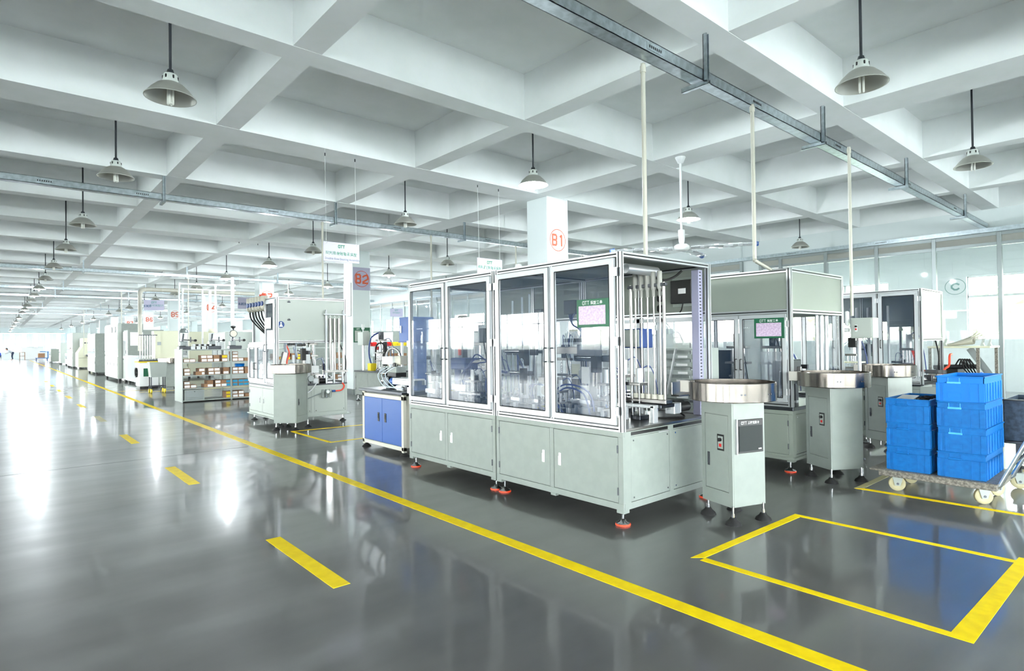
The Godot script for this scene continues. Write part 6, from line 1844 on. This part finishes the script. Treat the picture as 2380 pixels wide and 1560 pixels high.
	for x in [0.2, 1.6, 3.0]:
		part("leg", Geo.new().bb(x - 0.05, 0.0, -0.35, x + 0.05, 0.85, 0.15), M.rack, t)
	part("motor", Geo.new().bb(0.0, 0.35, -0.2, 0.4, 0.8, 0.1, 0.02), M.black, t)
	part("drill_head", Geo.new().bb(0.6, 1.0, -0.3, 1.0, 1.35, 0.1, 0.02).cyl(V(1.0, 1.2, -0.1), V(1.5, 1.2, -0.1), 0.06, 10), M.mullion, t)
	simple_cabinet("washing_machine", "white windowed machine behind the beige press", V(3.95, 0, -51.9), 4.2, 0.9, 2.5, M.paint_white, 4)
	simple_cabinet("washing_machine", "narrow grey white machine right behind the beige press", V(4.96, 0, -51.9), 1.6, 0.9, 2.3, M.paint, 2)
	simple_cabinet("assembly_cell", "small pale green cell with parts on its open table, far along the aisle", V(4.2, 0, -58.1), 3.6, 1.2, 1.0, M.paint, 2)
	simple_cabinet("control_cabinet", "white slim cabinet beside the far pale green cell", V(4.1, 0, -65.0), 1.5, 0.6, 1.9, M.paint_white, 1)
	simple_cabinet("control_cabinet", "sage green low cabinet near the far end of the aisle", V(3.86, 0, -73.0), 2.6, 0.9, 1.35, M.paint_dull, 2)
	# rows of cabinets deeper in the hall
	var deep := [[6.6, -24.5, 1.6, 2.0, 1.1], [9.6, -24.0, 1.5, 2.0, 1.9], [6.4, -29.5, 2.2, 2.1, 1.0], [9.4, -30.0, 2.0, 1.7, 1.2], [12.5, -22.0, 1.8, 2.0, 1.3], [12.2, -31.0, 2.2, 1.9, 1.1], [7.0, -38.0, 3.0, 2.2, 1.2], [10.2, -38.0, 2.4, 2.0, 1.3], [13.0, -14.5, 1.8, 1.9, 1.2], [7.2, -46.0, 3.0, 2.0, 1.4], [10.5, -47.0, 2.6, 1.9, 1.2], [12.6, -40.0, 2.4, 2.0, 1.2], [11.6, -8.0, 1.9, 1.6, 1.2], [9.0, -11.0, 1.7, 1.75, 1.1], [12.4, -11.2, 1.6, 1.8, 1.1], [6.8, -20.2, 1.0, 1.6, 0.8], [3.9, -38.5, 3.4, 2.2, 1.1]]
	for k in deep.size():
		var q: Array = deep[k]
		simple_cabinet("equipment_cabinet", "%s equipment cabinet deep in the hall, %s of the rear rows" % [["white", "grey green", "cream"][k % 3], ordinal(k)], V(q[0], 0, q[1]), q[2], q[4], q[3], [M.paint_white, M.paint, M.cream][k % 3], 2)
	# the far end of the aisle
	t = thing("counter", "low white counter in front of the far curtained windows", "counter", V(2.3, 0, -100.5))
	part("front", Geo.new().bb(0.0, 0.0, -0.9, 2.2, 1.55, 0.0, 0.02), M.white, t)
	part("top", Geo.new().bb(-0.03, 1.55, -0.93, 2.23, 1.6, 0.03, 0.01), M.paint_white, t)
	for k in 9:
		var x := -3.3 + 1.25 * k
		var c := Geo.new()
		for j in 9:
			c.cyl(V(x + 0.09 * j, 0.95, -104.83 + 0.02 * (j % 2)), V(x + 0.09 * j, 3.45, -104.83 + 0.02 * (j % 2)), 0.055, 8)
		solo("curtain", c, M.curtain, "pale blue grey curtain on the end windows, %s from the aisle side" % ordinal(k), "curtain", "curtains on the end windows")
	t = thing("push_cart", "blue framed push cart with a brown carton far down the aisle", "cart", V(3.72, 0, -87.0))
	part("frame", Geo.new().bb(-0.5, 0.25, -0.5, 0.6, 0.31, 0.4, 0.01).bb(-0.1, 0.98, -0.5, 0.8, 1.06, 0.4, 0.01).bb(0.6, 0.25, -0.4, 0.66, 1.0, -0.3).bb(0.6, 0.25, 0.2, 0.66, 1.0, 0.3), M.crate, t)
	for c in [[-0.42, -0.3], [-0.42, 0.3], [0.55, -0.3], [0.55, 0.3]]:
		part("wheel", Geo.new().cyl(V(c[0] - 0.03, 0.125, c[1]), V(c[0] + 0.03, 0.125, c[1]), 0.125, 14), M.blue_deep, t)
	carton(V(3.45, 0.33, -86.8), V(0.62, 0.5, 0.5), null, "large brown carton riding on the far blue push cart", "")
	t = thing("stool_rack", "brown stepped stand beside the far worker", "stand", V(2.0, 0, -96.5))
	part("stand", Geo.new().bb(0.0, 0.0, -0.4, 0.06, 0.95, 0.0).bb(0.5, 0.0, -0.4, 0.56, 0.95, 0.0).bb(0.0, 0.9, -0.4, 0.56, 0.95, 0.0).bb(0.0, 0.45, -0.4, 0.56, 0.5, 0.0), M.carton, t)
	people()


# ---- two workers at the far end, meshed from tapered bones as one surface
func body_mesh(bones: Array, cell: float) -> Geo:
	var lo := Vector3.INF
	var hi := -Vector3.INF
	for b in bones:
		for p in [b[0], b[1]]:
			lo = lo.min(p - Vector3.ONE * (maxf(b[2], b[3]) + cell * 2.0))
			hi = hi.max(p + Vector3.ONE * (maxf(b[2], b[3]) + cell * 2.0))
	var n := Vector3i(((hi - lo) / cell).ceil()) + Vector3i.ONE
	var f := PackedFloat32Array()
	f.resize(n.x * n.y * n.z)
	for z in n.z:
		for y in n.y:
			for x in n.x:
				var p := lo + V(x, y, z) * cell
				var d := 1.0
				for b in bones:
					var ab: Vector3 = b[1] - b[0]
					var t := clampf((p - b[0]).dot(ab) / ab.length_squared(), 0.0, 1.0)
					var e := p.distance_to(b[0] + ab * t) - lerpf(b[2], b[3], t)
					var k := 0.03
					var h := clampf(0.5 + 0.5 * (e - d) / k, 0.0, 1.0)
					d = lerpf(e, d, h) - k * h * (1.0 - h)
				f[(z * n.y + y) * n.x + x] = d
	var g := Geo.new()
	var at := {}
	var sx := 1
	var sy := n.x
	var sz := n.x * n.y
	for z in n.z - 1:
		for y in n.y - 1:
			for x in n.x - 1:
				var i := (z * n.y + y) * n.x + x
				var sum := Vector3.ZERO
				var c := 0
				for e in [[0, sx, 0, 0, 0, 0], [0, sy, 0, 0, 0, 1], [0, sz, 0, 0, 0, 2], [sx, sx + sy, 1, 0, 0, 1], [sx, sx + sz, 1, 0, 0, 2], [sy, sy + sx, 0, 1, 0, 0], [sy, sy + sz, 0, 1, 0, 2], [sz, sz + sx, 0, 0, 1, 0], [sz, sz + sy, 0, 0, 1, 1], [sx + sy, sx + sy + sz, 1, 1, 0, 2], [sx + sz, sx + sz + sy, 1, 0, 1, 1], [sy + sz, sy + sz + sx, 0, 1, 1, 0]]:
					var a := f[i + e[0]]
					var b := f[i + e[1]]
					if (a < 0.0) != (b < 0.0):
						var q := V(e[2], e[3], e[4])
						q[e[5]] += a / (a - b)
						sum += q
						c += 1
				if c:
					at[i] = g.v.size()
					g.v.append(lo + (V(x, y, z) + sum / c) * cell)
					g.n.append((V(f[i + sx] - f[i], f[i + sy] - f[i], f[i + sz] - f[i])).normalized())
	for i in at:
		for ax in [[sx, sy, sz], [sy, sz, sx], [sz, sx, sy]]:
			var a := f[i]
			var b := f[i + ax[0]]
			if (a < 0.0) == (b < 0.0):
				continue
			if not (at.has(i - ax[1]) and at.has(i - ax[2]) and at.has(i - ax[1] - ax[2])):
				continue
			var q := [at[i], at[i - ax[1]], at[i - ax[1] - ax[2]], at[i - ax[2]]]
			if a < 0.0:
				q.reverse()
			g.ix.append_array([q[0], q[1], q[2], q[0], q[2], q[3]])
	return g


func people() -> void:
	var skin := mat(Color(0.72, 0.54, 0.44), 0.6)
	var specs := [["person in a grey top and dark trousers bending over work at the far end", V(1.35, 0, -96.0), mat(Color(0.70, 0.72, 0.74), 0.85), mat(Color(0.16, 0.20, 0.30), 0.85)], ["person in a blue jacket sitting at work at the far left end", V(0.15, 0, -95.0), mat(Color(0.15, 0.28, 0.70), 0.85), mat(Color(0.25, 0.33, 0.45), 0.85)]]
	for k in 2:
		var s: Array = specs[k]
		var t := thing("person", s[0], "person", s[1])
		var hip := V(0.0, 0.88 if k == 0 else 0.52, 0.0)
		var neck := V(-0.42, 1.22, 0.0) if k == 0 else V(-0.12, 1.04, 0.0)
		var head := V(-0.56, 1.30, 0.0) if k == 0 else V(-0.18, 1.22, 0.0)
		var bones := [[hip, hip.lerp(neck, 0.55), 0.14, 0.14], [hip.lerp(neck, 0.5), neck, 0.15, 0.09], [neck, head, 0.055, 0.06], [head, head + V(-0.03, 0.08, 0.0), 0.095, 0.1], [head + V(-0.10, 0.0, 0), head + V(-0.125, -0.02, 0), 0.02, 0.012]]
		for sd in [-1.0, 1.0]:
			var sh: Vector3 = neck + V(0.05, -0.03, 0.19 * sd)
			var el: Vector3 = sh + V(-0.05, -0.28, 0.04 * sd)
			var ha: Vector3 = el + V(-0.22, -0.10, -0.06 * sd)
			bones.append_array([[neck, sh, 0.08, 0.075], [sh, el, 0.06, 0.045], [el, ha, 0.045, 0.032]])
			for fz in 4:
				bones.append([ha, ha + V(-0.09, -0.03, -0.03 + 0.02 * fz), 0.014, 0.01])
			bones.append([ha, ha + V(-0.05, 0.0, -0.045 * sd), 0.015, 0.011])
			var hp: Vector3 = hip + V(0, 0, 0.1 * sd)
			var kn: Vector3 = hp + (V(-0.06, -0.42, 0.02 * sd) if k == 0 else V(-0.42, -0.02, 0.03 * sd))
			var an := V(kn.x + 0.06, 0.08, kn.z)
			bones.append_array([[hp, kn, 0.1, 0.065], [kn, an, 0.062, 0.04], [an, an + V(-0.17, -0.04, 0.02 * sd), 0.045, 0.04]])
		part("body", body_mesh(bones, 0.028), skin, t)
		var cloth := []
		cloth.append([hip.lerp(neck, 0.05), hip.lerp(neck, 0.55), 0.155, 0.155])
		cloth.append([hip.lerp(neck, 0.5), hip.lerp(neck, 0.93), 0.165, 0.11])
		for sd in [-1.0, 1.0]:
			var sh: Vector3 = neck + V(0.05, -0.03, 0.19 * sd)
			var el: Vector3 = sh + V(-0.05, -0.28, 0.04 * sd)
			cloth.append_array([[neck + V(0.03, -0.02, 0), sh, 0.09, 0.09], [sh, el, 0.075, 0.06], [el, el + V(-0.17, -0.08, -0.05 * sd), 0.06, 0.05]])
		part("jacket", body_mesh(cloth, 0.028), s[2], t)
		var tr := [[hip, hip + V(0, 0.04, 0), 0.15, 0.15]]
		for sd in [-1.0, 1.0]:
			var hp: Vector3 = hip + V(0, 0, 0.1 * sd)
			var kn: Vector3 = hp + (V(-0.06, -0.42, 0.02 * sd) if k == 0 else V(-0.42, -0.02, 0.03 * sd))
			tr.append_array([[hp, kn, 0.115, 0.08], [kn, V(kn.x + 0.06, 0.1, kn.z), 0.08, 0.06]])
		part("trousers", body_mesh(tr, 0.028), s[3], t)
		part("hair", body_mesh([[head + V(0.02, 0.06, 0), head + V(-0.02, 0.12, 0), 0.105, 0.1]], 0.028), M.black, t)
		if k == 1:
			t = thing("stool", "dark work stool under the seated far worker", "stool", s[1])
			part("seat", Geo.new().cyl(V(0, 0.31, 0), V(0, 0.35, 0), 0.18, 18), M.black, t)
			for c in [[-0.12, -0.12], [-0.12, 0.12], [0.12, -0.12], [0.12, 0.12]]:
				part("leg", Geo.new().cyl(V(c[0], 0.0, c[1]), V(c[0] * 0.8, 0.31, c[1] * 0.8), 0.015, 8), M.dark_steel, t)


func hang_sign(x0: float, x1: float, y0: float, y1: float, z: float, m: Material, lines: Array, label: String) -> void:
	var t := thing("hanging_sign", label, "sign", V(x0, y0, z), "hanging bearing line signs")
	var w := x1 - x0
	var h := y1 - y0
	part("board", Geo.new().bb(0, 0, -0.006, w, h, 0.006, 0.001), m, t)
	for x in [w * 0.08, w * 0.92]:
		part("wire", Geo.new().cyl(V(x, h - 0.02, 0), V(x, 4.16 - y0, -0.02), 0.0018, 6), M.ink_white, t)
		part("hook", Geo.new().hose([V(x, h - 0.025, 0.008), V(x + 0.01, h - 0.005, 0.004), V(x, h + 0.02, 0.0)], 0.003), M.steel, t)
		part("turnbuckle", Geo.new().cyl(V(x, 4.06 - y0, -0.018), V(x, 4.10 - y0, -0.019), 0.008, 8), M.dark_steel, t)
	for l in lines:
		if l[4] == "font":
			print_text("lettering", l[0], l[3], l[5], t, Transform3D(Basis(), V(w * l[1], h * l[2], 0.0066)))
		else:
			var g := Geo.new()
			var len := lettering(Geo.new(), Transform3D(), l[0], l[3])
			lettering(g, Transform3D(Basis(), V(w * l[1] - len * 0.5, h * l[2], 0.0066)), l[0], l[3], 0.28)
			part("lettering", g, l[5], t)


func column_mark(s: String, x: float, y: float, z: float, r: float, h: float, m: Material, label: String, plate := false) -> void:
	var t := thing("column_sign", label, "sign", V(x, y, z), "column number signs")
	if plate:
		part("plate", Geo.new().bb(-0.27, -0.33, 0.0, 0.27, 0.33, 0.004), M.sign_lilac, t)
	else:
		part("plate", Geo.new().bb(-r - 0.03, -r - 0.05, 0.0, r + 0.03, r + 0.05, 0.003), M.white, t)
	var g := Geo.new()
	for k in 40:
		var a := TAU * k / 40.0
		var b := TAU * (k + 1) / 40.0
		g.quad(V(cos(a) * r, sin(a) * r, 0.0046), V(cos(b) * r, sin(b) * r, 0.0046), V(cos(b), sin(b), 0) * (r - 0.016) + V(0, 0, 0.0046), V(cos(a), sin(a), 0) * (r - 0.016) + V(0, 0, 0.0046))
	part("ring", g, m, t)
	var l := Geo.new()
	var len := lettering(Geo.new(), Transform3D(), s, h, 0.2, 0.16) - h * 0.16
	lettering(l, Transform3D(Basis(), V(-len * 0.5, -h * 0.5, 0.0048)), s, h, 0.21, 0.16)
	part("lettering", l, m, t)


func signs() -> void:
	var G: Material = M.ink_green
	hang_sign(3.37, 3.90, 2.60, 2.87, -7.8, M.sign, [["OTT", 0.5, 0.74, 0.036, "", G], ["双列角接触轴承装配", 0.5, 0.36, 0.045, "", G], ["Double Row Bearing Assembly", 0.035, 0.15, 0.038, "font", M.ink_blue]], "white hanging sign reading Double Row Bearing Assembly in green")
	hang_sign(6.03, 6.57, 2.52, 2.87, -7.8, M.sign, [["OTT", 0.5, 0.76, 0.042, "", G], ["英制/定制轴承装配", 0.5, 0.50, 0.05, "", G]], "white hanging sign half hidden behind the glazed machine roof")
	hang_sign(3.81, 4.43, 2.72, 3.08, -23.8, M.sign_lilac, [["OTT", 0.5, 0.68, 0.06, "", M.ink_teal], ["6303", 0.18, 0.32, 0.06, "", M.ink_blue], ["自动装配线", 0.62, 0.38, 0.075, "", M.ink_teal]], "lilac hanging sign reading 6303 far over the machine line")
	hang_sign(4.60, 5.15, 2.39, 2.68, -15.9, M.sign_lilac, [["OTT", 0.6, 0.68, 0.05, "", M.ink_teal], ["6203", 0.2, 0.34, 0.05, "", M.ink_blue], ["自动装配线", 0.68, 0.36, 0.06, "", M.ink_teal]], "lilac hanging sign reading 6203 behind the greasing cartridges")
	hang_sign(13.4, 14.05, 2.68, 3.05, -23.8, M.sign_lilac, [["OTT", 0.5, 0.7, 0.06, "", M.ink_teal], ["自动装配线", 0.5, 0.4, 0.07, "", M.ink_teal]], "small lilac hanging sign far behind the blue cabinet")
	var O: Material = M.ink_orange
	column_mark("B1", 7.945, 3.36, -7.798, 0.21, 0.19, O, "orange ringed B1 on the first white column")
	column_mark("B2", 7.97, 3.345, -15.798, 0.235, 0.24, O, "orange ringed B2 on a lilac plate on the second column", true)
	column_mark("B3", 7.97, 3.35, -23.798, 0.235, 0.24, O, "orange ringed B3 on the third column")
	column_mark("B4", 7.97, 3.35, -31.798, 0.235, 0.24, O, "orange ringed B4 on the fourth column")
	column_mark("B5", 7.97, 3.35, -39.798, 0.235, 0.24, O, "orange ringed B5 on the fifth column")
	column_mark("B6", 7.97, 3.35, -47.798, 0.235, 0.24, O, "orange ringed B6 on the sixth column")
	column_mark("B7", 7.97, 3.35, -55.798, 0.235, 0.24, O, "orange ringed B7 on the seventh column")
	var t := thing("column_sign", "large pale ring with the letter C on the wall beside the office window", "sign", V(19.975, 2.84, -4.27), "column number signs", -PI / 2)
	var g := Geo.new()
	for k in 40:
		var a := TAU * k / 40.0
		var b := TAU * (k + 1) / 40.0
		g.quad(V(cos(a) * 0.24, sin(a) * 0.22, 0.003), V(cos(b) * 0.24, sin(b) * 0.22, 0.003), V(cos(b) * 0.225, sin(b) * 0.205, 0.003), V(cos(a) * 0.225, sin(a) * 0.205, 0.003))
	part("ring", g, M.ink_teal, t)
	var l := Geo.new()
	lettering(l, Transform3D(Basis(), V(-0.08, -0.11, 0.004)), "C", 0.22, 0.2)
	part("lettering", l, M.ink_teal, t)
	# boards on the second column
	t = thing("notice_board", "green headed notice board on the second column", "notice board", V(7.70, 1.50, -15.796))
	part("board", Geo.new().bb(0.0, 0.0, 0.0, 0.52, 0.43, 0.008), M.print_green, t)
	part("document_sleeve", Geo.new().bb(0.04, 0.03, 0.008, 0.24, 0.34, 0.011).bb(0.27, 0.03, 0.008, 0.48, 0.34, 0.011), M.paint_white, t)
	var nl := Geo.new()
	lettering(nl, T(0.1, 0.37, 0.0088), "OTT", 0.035, 0.2)
	part("lettering", nl, M.ink_white, t)
	t = thing("wall_poster", "tall white quality poster on the aisle face of the second column", "poster", V(7.672, 2.27, -16.33))
	part("sheet", Geo.new().bb(-0.012, 0.0, 0.0, 0.0, 0.95, 0.46), M.sign, t)
	part("frame", Geo.new().bb(-0.016, -0.01, -0.01, 0.0, 0.0, 0.47).bb(-0.016, 0.95, -0.01, 0.0, 0.96, 0.47).bb(-0.016, 0.0, -0.01, 0.0, 0.95, 0.0).bb(-0.016, 0.0, 0.46, 0.0, 0.95, 0.47), M.rack, t)
	var pl := Geo.new()
	for k in 7:
		pl.bb(-0.0135, 0.70 - 0.09 * k, 0.27, -0.012, 0.755 - 0.09 * k, 0.276).bb(-0.0135, 0.72 - 0.09 * k, 0.28, -0.012, 0.726 - 0.09 * k, 0.32).bb(-0.0135, 0.745 - 0.09 * k, 0.28, -0.012, 0.751 - 0.09 * k, 0.32)
	part("lettering", pl, M.ink_teal, t)


func fan() -> void:
	var t := thing("ceiling_fan", "white ceiling fan, blades still wrapped in crinkled plastic film", "ceiling fan", V(7.62, 2.84, -4.92))
	part("down_rod", Geo.new().cyl(V(0, 0.12, 0), V(0, 1.32, 0), 0.017, 10), M.white, t)
	part("ceiling_cup", Geo.new().lathe(T(0, 1.22, 0), [Vector2(0.0, 0.0), Vector2(0.04, 0.01), Vector2(0.075, 0.09), Vector2(0.075, 0.1), Vector2(0.0, 0.1)], 18), M.white, t)
	part("motor_cup", Geo.new().lathe(T(0, 0.0, 0), [Vector2(0.0, 0.24), Vector2(0.045, 0.24), Vector2(0.05, 0.22), Vector2(0.042, 0.08), Vector2(0.03, 0.02), Vector2(0.0, 0.02)], 20), M.white, t)
	part("motor", Geo.new().lathe(T(0, -0.07, 0), [Vector2(0.0, 0.1), Vector2(0.08, 0.095), Vector2(0.11, 0.07), Vector2(0.11, 0.03), Vector2(0.08, 0.0), Vector2(0.0, -0.005)], 24), M.white, t)
	var angs := [2.13, -0.9, -0.35]
	for k in 3:
		var a: float = [atan2(-0.81, -0.59), atan2(0.85, 0.50), atan2(-0.25, 0.97)][k]
		var dir := V(cos(a), 0, sin(a))
		var sd := dir.cross(Vector3.UP)
		var bl := part("blade", Geo.new().obox(Transform3D(Basis(dir, Vector3.UP, -sd) * Basis(Vector3.RIGHT, 0.15), dir * 0.56 + V(0, -0.03, 0)), V(0.86, 0.008, 0.12), 0.003), M.white, t)
		var w := Geo.new()
		var pts := 14
		var lastr := []
		for j in pts + 1:
			var u := float(j) / pts
			var ring := []
			for q in 8:
				var th := TAU * q / 8.0
				var rr := 0.075 + rng.randf_range(-0.02, 0.02)
				ring.append(dir * (0.13 + 0.9 * u) + sd * cos(th) * rr * 1.1 + V(0, -0.03 + sin(th) * rr * 0.35, 0))
			if j:
				for q in 8:
					w.quad(lastr[q], lastr[(q + 1) % 8], ring[(q + 1) % 8], ring[q])
			lastr = ring
		part("plastic_wrap", w, M.film, bl)
		part("blue_tape", Geo.new().cyl(dir * 0.98 + V(0, -0.03, 0), dir * 1.05 + V(0, -0.03, 0), 0.045, 10, 0.03), M.blue_paint, bl)


func outside() -> void:
	struct("ground", Geo.new().bb(-60, -0.7, -140, 80, -0.5, 60), M.ground, "pale paved ground around the building, lightened to bounce daylight inside")  # unseen paved yard, kept pale as a bounce surface for the ceiling
	var spots := [[26.0, -9.5, 3.0], [28.5, -5.5, 3.4], [25.5, -2.8, 2.6], [29.0, 0.5, 3.2], [26.5, 3.5, 2.8], [31.0, -12.5, 3.6]]
	for k in spots.size():
		var s: Array = spots[k]
		var t := thing("garden_tree", "leafy green tree outside the office window, %s from the far side" % ordinal(k), "tree", V(s[0], -0.5, s[1]), "trees outside the windows")
		part("trunk", Geo.new().cyl(V(0, 0, 0), V(0.1, s[2] * 0.8, 0), 0.14, 10, 0.08), M.bark, t)
		var g := Geo.new()
		for j in 420:
			var d := V(rng.randfn(), rng.randfn(), rng.randfn()).normalized() * pow(rng.randf(), 0.4)
			var c := V(0, s[2] * 0.95, 0) + d * V(1.9, s[2] * 0.62, 1.9)
			var b := Basis.from_euler(V(rng.randf() * TAU, rng.randf() * TAU, rng.randf() * TAU))
			var z := rng.randf_range(0.16, 0.34)
			g.quad(c + b * V(-z, 0, 0), c + b * V(0, -z * 0.5, 0.03), c + b * V(z, 0, 0), c + b * V(0, z * 0.5, 0.03))
		part("crown", g, M.leaf, t).set_meta("kind", "stuff")
